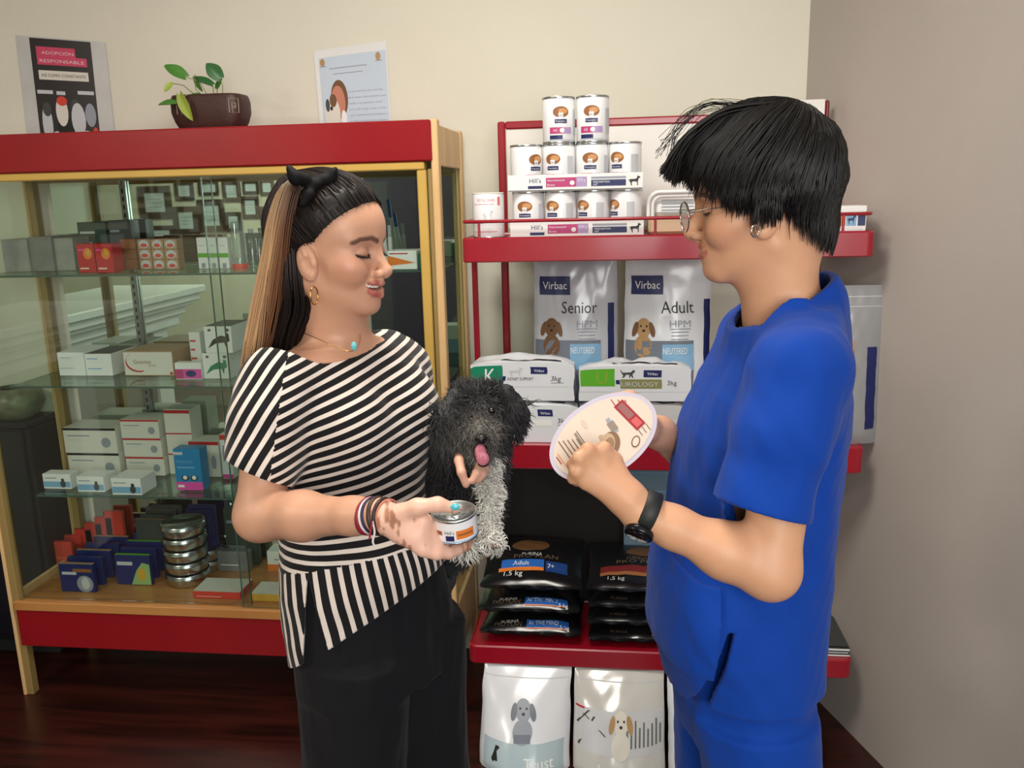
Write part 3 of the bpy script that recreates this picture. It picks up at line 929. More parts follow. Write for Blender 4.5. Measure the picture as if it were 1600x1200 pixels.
# black kibble bags on the lower shelf
def black_bag(px0, px1, zlo, th, Y, seed, label, face, front, grp, slope=0.0):
    x0, x1 = onY(px0, 930, Y)[0], onY(px1, 930, Y)[0]
    w_ = x1 - x0; dp = .205
    b = Bag(w_, dp, th, 'pillow', seed, .0035)
    t = empty('kibble_bag', ((x0 + x1) / 2, Y, zlo), 0, label, 'bag', grp)
    def M(p): return np.array([p[0], p[2], -p[1] + th * .56 + slope * max(0, p[2] - .05)])       # lay the face up
    q = MB(); b.shell(q, M_blackbag, 26, 26)
    q.v = [tuple(M(np.array(p))) for p in q.v]
    S = lambda u, v, off=0.0: M(b.pt(u, v, off))
    face(q, S, w_, dp)
    front(q, S, w_, dp)
    q.build('bag_film', t)
    q = MB()
    P = np.array([[M(b.pt(a, 0, 0, -1)) + np.array([0, -.014 * k, -.002 + .003 * math.sin(a * 90 + seed)]) for k in (0, .5, 1)] for a in np.linspace(.004, w_ - .004, 22)])
    q.grid(P, M_blackbag); q.grid(P - np.array([0, 0, .0015]), M_blackbag, flip=True)
    q.build('crimped_seam', t)
    return t


M_ltr = mat('pale_lettering', (210, 210, 206), rough=.4)
M_dltr = mat('dim_lettering', (104, 88, 70), rough=.4)


def face_blue(q, S, w_, d):
    q.print_rect(S, .18 * w_, .28 * d, .62 * w_, .42 * d, I_blue, .001, 8, 4); q.print_rect(S, .64 * w_, .20 * d, .86 * w_, .40 * d, mat('deep_blue_ink', (30, 66, 130), rough=.4), .001, 5, 5)
    q.print_rect(S, .16 * w_, .22 * d, .62 * w_, .28 * d, I_org, .0011, 8, 2)
    q.print_text(S, 'Adult', .30 * w_, .31 * d, .016, I_white, .0015); q.print_text(S, '7+', .66 * w_, .28 * d, .014, I_white, .0015)
    q.print_text(S, 'PURINA', .38 * w_, .50 * d, .013, M_ltr, .0014); q.print_text(S, 'PRO PLAN', .30 * w_, .45 * d, .014, M_dltr, .0014, width=.46 * w_)
    q.print_ell(S, .46 * w_, .72 * d, .20 * w_, .12 * d, I_dog, .001, 20)
    q.print_text(S, '1,5 kg', .22 * w_, .125 * d, .018, I_white, .0014)


def face_red(q, S, w_, d):
    q.print_rect(S, .12 * w_, .30 * d, .80 * w_, .42 * d, mat('dark_red_ink', (112, 30, 32), rough=.4), .001, 8, 4); q.print_rect(S, .12 * w_, .24 * d, .80 * w_, .30 * d, I_brown, .0011, 8, 2)
    q.print_text(S, 'PURINA', .38 * w_, .54 * d, .013, M_dltr, .0014); q.print_text(S, 'PRO PLAN', .28 * w_, .47 * d, .014, M_dltr, .0014, width=.5 * w_)
    q.print_ell(S, .60 * w_, .74 * d, .22 * w_, .12 * d, I_dog, .001, 20)
    q.print_text(S, '1,5 kg', .20 * w_, .12 * d, .016, M_ltr, .0014)


def front_blue(q, S, w_, d):
    q.print_rect(S, .46 * w_, .035 * d, .88 * w_, .16 * d, I_blue, .0012, 8, 6); q.print_text(S, 'ACTIVE MIND', .48 * w_, .075 * d, .014, I_white, .0016, width=.30 * w_)
    q.print_rect(S, .46 * w_, .02 * d, .88 * w_, .035 * d, I_org, .0012, 8, 2)
    q.print_text(S, 'PURINA', .20 * w_, .10 * d, .011, M_ltr, .0015); q.print_text(S, 'PRO PLAN', .14 * w_, .05 * d, .014, M_dltr, .0015, width=.27 * w_)
    q.print_text(S, '1,5 kg', .76 * w_, -.0 * d + .004, .012, I_white, .0015)


def front_red(q, S, w_, d):
    q.print_rect(S, .62 * w_, .05 * d, .95 * w_, .14 * d, mat('dark_red_ink', (112, 30, 32)), .0012, 8, 4); q.print_rect(S, .62 * w_, .03 * d, .95 * w_, .05 * d, I_brown, .0012, 8, 2)
    q.print_text(S, 'PURINA', .22 * w_, .07 * d, .010, M_dltr, .0015)


nothing = lambda q, S, w_, d: None
Yk = YS + .016
zA = [D3 + .0005]
zt = onZ(830, 905, 0)
ztop = onY(828, 905, Yk + .03)[2]
thA = (ztop - D3) / 2.75
GB = 'black kibble bags in the left stack'
black_bag(748, 908, D3 + .001, thA * .88, Yk + .006, 31, 'black kibble bag at the bottom of the blue-labelled stack', nothing, front_blue, GB)
black_bag(746, 906, D3 + .001 + thA, thA * .88, Yk + .010, 32, 'black kibble bag in the middle of the blue-labelled stack', nothing, front_blue, GB)
black_bag(750, 910, D3 + .001 + 2 * thA, thA * .88, Yk + .018, 33, 'black kibble bag on top of the blue-labelled stack', face_blue, nothing, GB, .38)
ztop = onY(970, 915, Yk + .03)[2]
thB = (ztop - D3) / 3.6
GB = 'black kibble bags in the stack beside the man'
lab = ['lowest black kibble bag of the red-labelled stack', 'second lowest black kibble bag of the red-labelled stack', 'second highest black kibble bag of the red-labelled stack', 'topmost black kibble bag of the red-labelled stack']
for i in range(4):
    black_bag(918 - 2 * (i % 2), 1082, D3 + .001 + i * thB, thB * .88, Yk + .006 + .004 * i, 41 + i, lab[i], face_red if i == 3 else nothing, front_red if i < 3 else nothing, GB, .30 if i == 3 else 0.0)

# blue-grey carton at the back of the lower shelf, and magazines at the right end
x0, x1 = onY(975, 780, YSB - .06)[0], onY(1075, 780, YSB - .06)[0]
zt = ZU4 - .03
zlo = D3 + .001 + 4 * thB + .022
q = MB(); q.box((0, 0, 0), (x1 - x0, .05, ZU4 - .012 - D3), mat('blue_grey_card', (120, 150, 172), rough=.5), .002)
S = plane((0, 0, 0), (1, 0, 0), (0, 0, 1)); q.print_rect(S, .01, .40, x1 - x0 - .01, .405, I_lblue); q.print_rect(S, .01, .46, x1 - x0 - .01, .463, I_lblue)
YBK = YS + .016 + .018 + .255 + .004
tag(q.build('flat_carton', None, (x0, YSB - .064, D3 + .0005)), 'blue-grey carton standing behind the black bags, near the blue scrubs', 'carton')
xm = onY(1262, 1000, YS + .03)[0]; xm1 = onY(1327, 1000, YS + .03)[0]
zz = D3 + .0005
for i, (th, m) in enumerate(((.007, I_white), (.006, I_lgrey), (.008, I_white), (.006, I_blk))):
    q = MB(); q.box((0, 0, 0), (xm1 - xm - .004 * (i % 2), .20, th), m, .001)
    q.box((-.0004, -.0006, th - .0012), (xm1 - xm - .004 * (i % 2) + .0004, .2, th + .0002), I_dgrey)
    tag(q.build('magazine', None, (xm, YS + .012 + .003 * i, zz)), ['bottom magazine of the pile at the right end of the low shelf', 'second magazine from the bottom of the low shelf pile', 'third magazine from the bottom of the low shelf pile', 'dark covered magazine on top of the low shelf pile'][i], 'magazine', 'magazines on the low shelf')
    zz += th + .0005

# white pet food bags standing on the floor under the shelf
def floor_bag(px0, px1, seed, label, deco, Y=2.125, film=None):
    x0, x1 = onY(px0, 1080, Y - .04)[0], onY(px1, 1080, Y - .04)[0]
    w_ = x1 - x0; h = ZU6 - .006
    b = Bag(w_, h, .15, 'stand', seed, .003, lean=.62, taper=.0)
    t = empty('floor_bag', ((x0 + x1) / 2, Y, .001), 0, label, 'bag', 'tall bags standing under the red shelf unit')
    q = MB(); b.shell(q, film or M_whitebag, 30, 30); deco(q, b.S, w_, h); q.build('bag_film', t)
    q = MB(); q.print_rect(b.S, .02 * w_, .90 * h, .98 * w_, .91 * h, I_lgrey, .001, 14, 1); q.build('zip_seal', t)
    return t


M_palegrey = mat('pale_blue_grey_ink', (176, 196, 204), rough=.3, coat=.4)


def deco_trust(q, S, w_, h):
    q.print_rect(S, .0 * w_, .02 * h, w_, .34 * h, M_palegrey, .0008, 16, 8)
    dog_face(q, S, .36 * w_, .34 * h, .26 * w_, .40 * h, I_grey, mat('slate_print', (112, 120, 132)), .0014)
    q.print_rect(S, .40 * w_, .35 * h, .58 * w_, .43 * h, mat('slate_print', (112, 120, 132)), .003, 4, 2)
    q.print_text(S, 'Trust', .52 * w_, .10 * h, .026, I_white, .002, width=.32 * w_)
    sil(q, S, [(.2, 0), (.3, 0), (.4, .4), (.55, .45), (.62, .0), (.7, 0), (.68, .5), (.6, .8), (.8, .95), (.7, 1), (.5, 1), (.4, .75), (.25, .5)], .12 * w_, .03 * h, .16 * w_, .26 * h, I_blk, .0016)


def deco_wood(q, S, w_, h):
    q.print_rect(S, .02 * w_, .26 * h, .98 * w_, .66 * h, I_lgrey, .0008, 16, 8)
    for i in range(9):
        u = (.58 + .045 * i) * w_
        q.print_rect(S, u, .34 * h, u + .018 * w_, (.50 + .10 * ((i * 37) % 5) / 5) * h, mat('tree_print', (96, 104, 98), rough=.5), .0012, 1, 5)
    for (a, b_, c, d_) in ((.05, .30, .22, .60), (.10, .60, .34, .44), (.03, .50, .16, .64)):
        q.print_poly(S, [(a * w_, b_ * h), ((a + .02) * w_, b_ * h), ((c + .02) * w_, d_ * h), (c * w_, d_ * h)], mat('branch_print', (70, 58, 52), rough=.5), .0035)
    q.print_rect(S, .02 * w_, .64 * h, .12 * w_, .66 * h, I_red, .0014, 2, 1)
    dog_face(q, S, .40 * w_, .24 * h, .24 * w_, .44 * h, I_offw, I_dogl, .0018)
    q.print_text(S, 'Instinct', .28 * w_, .06 * h, .026, I_white, .002, width=.42 * w_)


floor_bag(741, 887, 51, 'white bag reading Trust on the floor under the shelf', deco_trust)
floor_bag(893, 1043, 52, 'grey-white bag with a wood picture on the floor under the shelf', deco_wood, film=mat('grey_white_film', (206, 206, 202), rough=.2, coat=.5))
floor_bag(1049, 1170, 53, 'white floor bag mostly hidden behind the blue trousers', fr_none, film=M_whitebag)
floor_bag(1200, 1298, 54, 'crumpled yellow-green plastic bag on the floor by the right wall', lambda q, S, w_, h: q.print_rect(S, .4 * w_, .05 * h, .9 * w_, .4 * h, mat('pale_yellow_ink', (206, 200, 120), rough=.3), .001, 8, 6), film=mat('yellow_green_film', (150, 146, 62), rough=.25, coat=.5))

# ================================================================== things inside the display cabinet
def cabbox(name, pxL, pxR, pyB, pyT, z, depth, m, label, cat, group=None, deco=None, top=None, gap=None, yfix=None, zb=None, rot=0.0):
    """carton whose front foot spans pxL..pxR at pyB on the shelf height z; pyT is the top of its front"""
    zb = z if zb is None else zb
    p0, p1 = onZ(pxL, pyB, z), onZ(pxR, pyB, z)
    Y = yfix if yfix is not None else min(max((p0[1] + p1[1]) / 2, YC + .062), YM - .02 - depth)
    x0, x1 = onY(pxL, pyB, Y)[0], onY(pxR, pyB, Y)[0]
    h = onY((pxL + pxR) / 2, pyT, Y)[2] - zb
    q = MB()
    w_ = x1 - x0
    q.box((0, 0, 0), (w_, depth, h), m, .001)
    if top is not None: q.print_rect(plane((0, 0, h), (1, 0, 0), (0, 1, 0)), .001, .001, w_ - .001, depth - .001, top)
    if deco: deco(q, plane((0, 0, 0), (1, 0, 0), (0, 0, 1)), w_, h)
    o = q.build(name, None, (x0, Y, zb + .0002), rot)
    tag(o, label, cat, group)
    return o, Y, zb + h + .0004, h


G1 = 'medicine packs on the top glass shelf'
G2 = 'cartons on the second glass shelf'
G3 = 'cartons on the third glass shelf'
G4 = 'packs on the wooden deck of the cabinet'
M_fog = mat('frosted_grey_pack', (128, 130, 126), rough=0.35, noise=(30, .15))
M_fog2 = mat('pale_grey_pack', (156, 156, 150), rough=0.35, noise=(30, .12))


def d_lines(c, n=3, u0=.08, u1=.6, v0=.3, v1=.75):
    def f(q, S, w_, h):
        for i in range(n):
            v = v0 + (v1 - v0) * i / max(1, n - 1)
            q.print_rect(S, u0 * w_, v * h, (u1 - .12 * (i % 2)) * w_, (v + .05) * h, c)
    return f


def d_red(q, S, w_, h):
    q.print_ell(S, .62 * w_, .66 * h, .26 * w_, .20 * h, I_org, .0006, 20); q.print_ell(S, .66 * w_, .70 * h, .13 * w_, .10 * h, I_yel, .0009, 16)
    q.print_rect(S, .10 * w_, .12 * h, .60 * w_, .17 * h, I_offw); q.print_rect(S, .08 * w_, .76 * h, .40 * w_, .82 * h, I_pink)


cabbox('blister_pack', 8, 48, 425, 374, SH1, .10, M_fog2, 'pale grey blister pack at the left end of the top glass shelf', 'pack', G1, d_lines(I_grey, 3))
cabbox('blister_pack', 51, 86, 423, 370, SH1, .16, M_fog, 'grey narrow pack, second from the left on the top glass shelf', 'pack', G1)
cabbox('blister_pack', 88, 119, 423, 372, SH1, .09, M_fog2, 'grey pack beside the red cartons on the top glass shelf', 'pack', G1)
for i, (a, b_) in enumerate(((124, 151), (152.5, 179))):
    cabbox('red_carton', a, b_, 426, 381, SH1, .055, I_red, ['red carton with orange dot, left of the red pair', 'red carton with orange dot, right of the red pair'][i], 'carton', G1, d_red)
cabbox('dark_carton', 128, 172, 412, 347, SH1, .05, I_dgreen, 'dark green carton standing behind the two red cartons', 'carton', G1, d_lines(I_lgrey, 3))
cabbox('dark_carton', 176, 211, 412, 344, SH1, .05, I_dgrey, 'dark grey-green carton behind the small stacked packs', 'carton', G1, d_lines(I_grey, 2))


def d_round(q, S, w_, h):
    q.print_ell(S, .5 * w_, .5 * h, .38 * w_, .42 * h, I_lgrey, .0006, 18); q.print_ell(S, .5 * w_, .38 * h, .26 * w_, .20 * h, I_red2, .0009, 14)


row = ['bottom', 'middle', 'top']
for c_, (a, b_) in enumerate(((192, 216), (219, 239), (240, 259), (260, 280))):
    Yq, zb = None, SH1
    for r in range(3):
        h_ = 15.5
        o, Yq, zb, hh = cabbox('small_pack', a, b_, 421, 421 - h_, SH1, .04, I_brown if c_ == 0 else I_card, 'small round-fronted pack, %s of the %s column on the top glass shelf' % (row[r], ['first brown', 'second', 'third', 'fourth'][c_]) if c_ else 'small brown pack, %s of the plain column beside the red cartons' % row[r], 'pack', 'small packs stacked on the top glass shelf', d_round if c_ else d_lines(I_red, 1), zb=zb, yfix=Yq) if r == 0 else (None, Yq, zb, hh)
        if r:
            cc = prev.copy(); COL.objects.link(cc); cc.location.z += (hh + .0006) * r
            cc['label'] = 'small round-fronted pack, %s of the %s column on the top glass shelf' % (row[r], ['first brown', 'second', 'third', 'fourth'][c_]) if c_ else 'small brown pack, %s of the plain column beside the red cartons' % row[r]
        else:
            prev = o


def d_green(q, S, w_, h):
    q.print_rect(S, 0, .36 * h, w_, .50 * h, I_grn); q.print_rect(S, .3 * w_, .02 * h, .7 * w_, .18 * h, I_grey); q.print_rect(S, .2 * w_, .72 * h, .7 * w_, .76 * h, I_lgrey)


for i, (a, b_) in enumerate(((311, 326.5), (327.5, 343), (344, 359))):
    cabbox('green_band_carton', a, b_, 420, 371, SH1, .03, I_white, ['left', 'middle', 'right'][i] + ' white carton with a green band of the three on the top shelf', 'carton', 'green-banded cartons on the top glass shelf', d_green)

# clear cup tower with a red foot, clear bottles behind
p = onZ(371, 421, SH1); rr = .5 * (onY(383, 400, p[1] + .02)[0] - onY(359, 400, p[1] + .02)[0]); hh = onY(371, 346, p[1])[2] - SH1
t = empty('cup_tower', (p[0], p[1] + rr, SH1), 0, 'clear plastic tube of cups on a red foot on the top glass shelf', 'tube')
q = MB(); q.lathe([(rr, 0), (rr, .014), (rr * .94, .016)], I_red2, 24); q.build('foot', t)
q = MB(); prof = [(rr * .94, .0165)]
for i in range(5): prof += [(rr * (.94 - .03 * i), .02 + (hh - .02) * (i + .7) / 5), (rr * (.90 - .03 * i), .02 + (hh - .02) * (i + .8) / 5)]
q.lathe(prof + [(rr * .7, hh)], M_clear, 24); q.build('cups', t)
for i, (px, ly) in enumerate(((390, 415), (401, 413), (412, 411))):
    p = onZ(px, ly, SH1); r2 = .017; hh = .115
    t = empty('clear_bottle', (p[0], p[1] + .03, SH1), 0, ['clear plastic bottle beside the red-footed tube', 'clear plastic bottle in the middle of three by the ponytail', 'clear plastic bottle closest to the ponytail on the top shelf'][i], 'bottle', 'clear bottles on the top glass shelf')
    q = MB(); q.lathe([(r2, 0), (r2, hh * .7), (r2 * .6, hh * .84), (r2 * .45, hh * .86), (r2 * .45, hh * .9)], M_clear, 18); q.build('bottle_body', t)
    q = MB(); q.lathe([(r2 * .52, hh * .902), (r2 * .52, hh)], I_lgrey, 14); q.build('cap', t)
# syringes beside the woman's forehead
for i, (xt, yt, xb, yb) in enumerate(((586, 312, 596, 395), (596, 334, 604, 398), (608, 352, 611, 400))):
    p = onY(xb, yb, YM - .09); top = onY(xt, yt, YM - .078)
    t = empty('syringe', (p[0], p[1], SH1), 0, ['tallest white and blue syringe leaning on the top glass shelf', 'middle white and blue syringe on the top glass shelf', 'shortest white syringe, beside the orange and white pack'][i], 'syringe', 'syringes on the top glass shelf')
    v = np.array([top[0] - p[0], .012, top[2] - SH1])
    q = MB(); q.tube([(0, 0, .0004), v * .7], .007, I_white, 12); q.build('barrel', t)
    q = MB(); q.tube([v * .705, v], .0058, I_blue if i < 2 else I_lgrey, 12); q.build('plunger', t)
cabbox('orange_white_pack', 607, 652, 421, 392, SH1, .09, I_white, 'white and orange flat pack beside the woman\'s nose', 'pack', G1, lambda q, S, w_, h: (q.print_poly(S, [(0, .2 * h), (.95 * w_, .35 * h), (0, .75 * h)], I_org), q.print_rect(S, .05 * w_, .82 * h, .7 * w_, .88 * h, I_red)))
cabbox('teal_pack', 655, 664, 420, 396, SH1, .06, I_tgrn, 'small green pack at the right end of the top glass shelf', 'pack', G1)

# second glass shelf
cabbox('low_carton', 92, 133, 577, 551, SH2, .15, I_white, 'low white carton at the left of the second glass shelf', 'carton', G2, d_lines(I_lgrey, 2))
cabbox('low_carton', 135, 176, 581, 553, SH2, .15, I_white, 'low white carton beside the cardboard box on the second shelf', 'carton', G2, d_lines(I_lblue, 2), top=I_dgrey)


def d_swoosh(q, S, w_, h):
    q.print_rect(S, .01 * w_, .04 * h, .99 * w_, .96 * h, I_offw)
    pts = []
    for i in range(14):
        a = math.pi * (.75 + .85 * i / 13); pts.append((.30 * w_ + .26 * w_ * math.cos(a), .55 * h + .40 * h * math.sin(a)))
    pts2 = [(x + .02 * w_, y + .06 * h) for x, y in pts[::-1]]
    q.print_poly(S, pts + pts2, I_red, .0009); q.print_text(S, 'Guantes', .2 * w_, .5 * h, .16 * h, I_brown, .0009); q.print_text(S, 'latex', .5 * w_, .38 * h, .12 * h, I_dogl, .0009)
    q.print_rect(S, .92 * w_, .05 * h, .98 * w_, .16 * h, I_red, .0009)


cabbox('glove_carton', 195, 272, 581, 549, SH2, .15, I_card, 'brown cardboard carton with a red swoosh on its front', 'carton', G2, d_swoosh)


def d_leaf(c):
    def f(q, S, w_, h):
        q.print_poly(S, [(.10 * w_, .18 * h), (.3 * w_, .5 * h), (.6 * w_, .66 * h), (.78 * w_, .62 * h), (.80 * w_, .76 * h), (.90 * w_, .72 * h), (.92 * w_, .45 * h), (.82 * w_, .40 * h), (.78 * w_, .18 * h), (.7 * w_, .40 * h), (.4 * w_, .36 * h)], c)
        q.print_ell(S, .2 * w_, .86 * h, .06 * w_, .05 * h, I_dgrey); q.print_ell(S, .86 * w_, .86 * h, .07 * w_, .06 * h, I_dgrey)
    return f


o, Yq, zt, hh = cabbox('picture_carton', 319, 360, 592, 552, SH2, .14, I_white, 'white carton with a dark green swoosh, under another on the second shelf', 'carton', G2, d_leaf(I_tgrn), top=I_dgrey)
cabbox('picture_carton', 326, 368, 592, 510, SH2, .14, I_white, 'white carton with a black swoosh, topmost on the second shelf', 'carton', G2, d_leaf(I_blk), zb=zt, yfix=Yq, top=I_dgrey)
cabbox('tall_carton', 299, 316, 566, 519, SH2, .07, I_white, 'tall white carton with red lines behind the pink carton', 'carton', G2, d_lines(I_red2, 3))
cabbox('pink_carton', 275, 316, 593, 567, SH2, .03, I_white, 'small white and pink carton in front of the cardboard box', 'carton', G2, lambda q, S, w_, h: (q.print_rect(S, 0, .05 * h, w_, .62 * h, I_pink), q.print_ell(S, .6 * w_, .35 * h, .2 * w_, .2 * h, I_dblue), q.print_rect(S, 0, .05 * h, .3 * w_, .6 * h, I_mag, .0006)))
o, Yq, zt, hh = cabbox('low_carton', 638, 668, 603, 578, SH2, .08, I_lblue, 'blue carton under a white one near the dog\'s ear', 'carton', G2, d_lines(I_white, 2))
cabbox('low_carton', 638, 669, 603, 552, SH2, .08, I_white, 'white carton on a blue one near the yellow door stile', 'carton', G2, d_lines(I_grey, 2), zb=zt, yfix=Yq)

# third glass shelf
EDGE_G = lambda c: (lambda q, S, w_, h: (q.print_rect(S, 0, .90 * h, w_, h - .0005, c), q.print_rect(S, .08 * w_, .66 * h, .5 * w_, .71 * h, I_grey), q.print_ell(S, .80 * w_, .42 * h, .09 * w_, .20 * h, I_grey, .0006, 16), q.print_rect(S, .08 * w_, .5 * h, .4 * w_, .53 * h, I_lgrey)))
o, Yq, zt, hh = cabbox('suture_box', 110, 190, 745, 708, SH3, .11, I_offw, 'black-edged white box at the bottom of the left pair, third shelf', 'carton', G3, EDGE_G(I_blk))
cabbox('suture_box', 108, 189, 745, 669, SH3, .11, I_offw, 'black-edged white box on top of the left pair, third shelf', 'carton', G3, EDGE_G(I_blk), zb=zt, yfix=Yq)
zb, Yq = SH3, None
for i, (nm, yt) in enumerate((('lowest', 714), ('middle', 685), ('topmost', 656))):
    o, Yq, zb, hh = cabbox('suture_box', 199 - i, 258 - i, 738, yt, SH3, .10, I_offw, nm + ' red-edged white box of the three on the third glass shelf', 'carton', G3, EDGE_G(I_red), zb=zb, yfix=Yq)
cabbox('suture_box', 264, 304, 722, 640, SH3, .08, I_offw, 'tall off-white box at the back, right of the red-edged stack', 'carton', G3, lambda q, S, w_, h: (q.print_rect(S, 0, .94 * h, w_, .99 * h, I_red), q.print_rect(S, 0, .62 * h, w_, .64 * h, I_red), q.print_rect(S, 0, .30 * h, w_, .32 * h, I_red)))
for i, (a, b_, y0, y1) in enumerate(((69, 112, 764, 741), (122, 164, 769, 745), (176, 222, 774, 748))):
    cabbox('dog_picture_carton', a, b_, y0, y1, SH3, [.045, .07, .09][i], I_white, ['leftmost small white carton with a dog picture on the third shelf', 'middle small white carton with a dog picture on the third shelf', 'third small white carton with a dog picture, below the red-edged stack'][i], 'carton', 'small dog-picture cartons on the third glass shelf',
           lambda q, S, w_, h: (q.print_rect(S, .02 * w_, .12 * h, .98 * w_, .5 * h, I_lblue), q.print_ell(S, .72 * w_, .34 * h, .10 * w_, .24 * h, I_dgrey, .0007, 14), q.print_ell(S, .72 * w_, .62 * h, .06 * w_, .10 * h, I_dgrey, .0007, 12), q.print_rect(S, .08 * w_, .7 * h, .5 * w_, .76 * h, I_grey)))


def d_blue(q, S, w_, h):
    q.print_rect(S, 0, .005 * h, w_, .20 * h, I_pink); q.print_text(S, 'MASCOTA', .1 * w_, .66 * h, .07 * h, I_lblue, .0009, width=.6 * w_); q.print_rect(S, .1 * w_, .54 * h, .75 * w_, .57 * h, I_lblue)
    for a in (.36, .70): q.print_ell(S, a * w_, .30 * h, .15 * w_, .07 * h, I_dgrey, .0007, 14); q.print_ell(S, a * w_, .31 * h, .08 * w_, .05 * h, I_white, .0010, 12)
    q.print_rect(S, .06 * w_, .07 * h, .3 * w_, .13 * h, I_white, .0009); q.print_rect(S, .0, .86 * h, .35 * w_, .93 * h, I_lgrey)


cabbox('blue_carton', 277, 318, 766, 702, SH3, .05, I_cyan, 'bright blue carton with a pink foot on the third glass shelf', 'carton', G3, d_blue)
cabbox('white_carton', 300, 346, 745, 690, SH3, .08, I_offw, 'off-white red-edged carton behind the blue carton', 'carton', G3, EDGE_G(I_red), rot=0)
cabbox('thin_carton', 349, 366, 748, 679, SH3, .08, I_white, 'thin white carton with a red top beside the woman\'s sleeve', 'carton', G3, lambda q, S, w_, h: (q.print_rect(S, 0, .88 * h, w_, .995 * h, I_red2), q.print_rect(S, .2 * w_, .4 * h, .8 * w_, .75 * h, I_grey), q.print_rect(S, 0, .01 * h, w_, .1 * h, I_pink)))

# wooden deck
nth = ['first', 'second', 'third', 'fourth', 'fifth', 'sixth']


def row_of(n, x0, x1, yb, yt, dx, dy, m, topm, name, what, grp, deco, dep=.016):
    prev = None
    for i in range(n):
        a, b_ = x0 + dx * i, x1 + dx * i
        y0, y1 = yb - dy * i, yt - dy * i * .93
        cabbox(name, a, b_, y0, y1, DECK, dep, m, '%s, %s from the front' % (what, nth[i]), 'pack', grp, deco if i == 0 else None, top=topm if i % 2 == 0 else m, yfix=None if deco else YM - .03 - dep - .016 * (n - 1 - i))


row_of(6, 89, 116, 884, 847, 15.5, 10.2, I_red2, I_red, 'red_pack', 'coral red pack on the cabinet deck', 'red packs in a row on the deck', d_lines(I_org, 1))


def d_dblue(q, S, w_, h):
    q.print_ell(S, .72 * w_, .30 * h, .24 * w_, .30 * h, I_grey, .0006, 18); q.print_ell(S, .74 * w_, .32 * h, .12 * w_, .22 * h, I_lgrey, .0009, 14); q.print_rect(S, .08 * w_, .62 * h, .5 * w_, .72 * h, I_lgrey); q.print_rect(S, .4 * w_, .72 * h, .95 * w_, .84 * h, I_brown)


def d_gblue(q, S, w_, h):
    q.print_poly(S, [(.42 * w_, .02 * h), (.98 * w_, .02 * h), (.98 * w_, .7 * h), (.78 * w_, .76 * h), (.6 * w_, .5 * h)], mat('pale_green_ink', (150, 186, 120), rough=.4)); q.print_rect(S, .06 * w_, .66 * h, .5 * w_, .78 * h, I_lgrey); q.print_ell(S, .74 * w_, .36 * h, .12 * w_, .22 * h, I_yel, .0009, 16)


row_of(5, 97, 150, 925, 882, 13.5, 11.5, I_dblue, I_card, 'blue_pack', 'dark blue pack with a tan top on the deck', 'dark blue packs in a row on the deck', d_dblue)
row_of(4, 184, 238, 914, 868, 9.5, 11.5, I_dblue, I_grn, 'green_pack', 'blue and green pack on the deck', 'blue and green packs in a row on the deck', d_gblue)
row_of(4, 214, 262, 843, 812, 8, 8, I_dgrey, I_card, 'dark_pack', 'dark grey pack at the back of the deck', 'dark packs in a row at the back', None, .010)
row_of(3, 288, 330, 836, 806, 4, 9, I_dblue, I_dgrey, 'dark_pack', 'dark blue-black pack behind the tins', 'dark packs behind the tins', None, .010)


def tin_stack(px, pyb, wpx, n, hpx, grp, words):
    p = onZ(px, pyb, DECK); rr = .5 * (onY(px + wpx / 2, pyb, p[1] + .03)[0] - onY(px - wpx / 2, pyb, p[1] + .03)[0])
    hh = (onY(px, pyb - hpx, p[1])[2] - DECK)
    first = None
    for i in range(n):
        if first is None:
            q = MB(); q.lathe([(rr * .86, 0), (rr * .9, .001), (rr * .93, hh * .25), (rr, hh * .6), (rr, hh * .78), (rr * .96, hh * .84), (rr * .98, hh * .97), (rr * .92, hh * .985), (rr * .90, hh * .86), (.001, hh * .84)], M_tin, 36, cap1=False)
            o = q.build('food_tin', None, (p[0], min(p[1] + rr, YM - .022 - rr), DECK)); first = o
        else:
            o = first.copy(); COL.objects.link(o); o.location.z += i * (hh + .0003)
        tag(o, words[i], 'tin', grp)


tin_stack(279, 922, 64, 5, 18.6, 'silver tins stacked in front', ['silver tin at the bottom of the tall tin stack', 'second silver tin from the bottom of the tall stack', 'third silver tin, middle of the tall stack', 'fourth silver tin from the bottom of the tall stack', 'silver tin on top of the tall tin stack'])
tin_stack(322, 891, 48, 2, 17, 'silver tins behind the tall stack', ['lower silver tin of the short pair behind the tall stack', 'upper silver tin of the short pair behind the tall stack'])
cabbox('grey_carton', 342, 390, 893, 862, DECK, .03, mat('silver_grey_card', (142, 146, 150), rough=.3, metal=.3), 'silver-grey carton right of the short tin pair', 'carton', G4, d_lines(I_white, 1, .1, .7))
cabbox('flat_carton', 302, 376, 936, 925, DECK, .10, I_red2, 'flat red and white carton lying near the deck front', 'carton', G4, d_lines(I_white, 1), top=I_offw)
cabbox('flat_carton', 392, 452, 940, 929, DECK, .09, I_yel, 'flat yellow and white carton lying near the woman\'s hip', 'carton', G4, None, top=I_offw)
cabbox('small_carton', 419, 455, 890, 862, DECK, .07, I_white, 'white carton with an orange foot beside the striped blouse', 'carton', G4, lambda q, S, w_, h: (q.print_rect(S, 0, .02 * h, w_, .34 * h, I_org), q.print_rect(S, .3 * w_, .55 * h, .8 * w_, .62 * h, I_grey)))
cabbox('dark_carton', 352, 400, 836, 796, DECK, .03, I_dgreen, 'dark green carton at the back of the deck near the arm', 'carton', G4, d_lines(I_grey, 2))

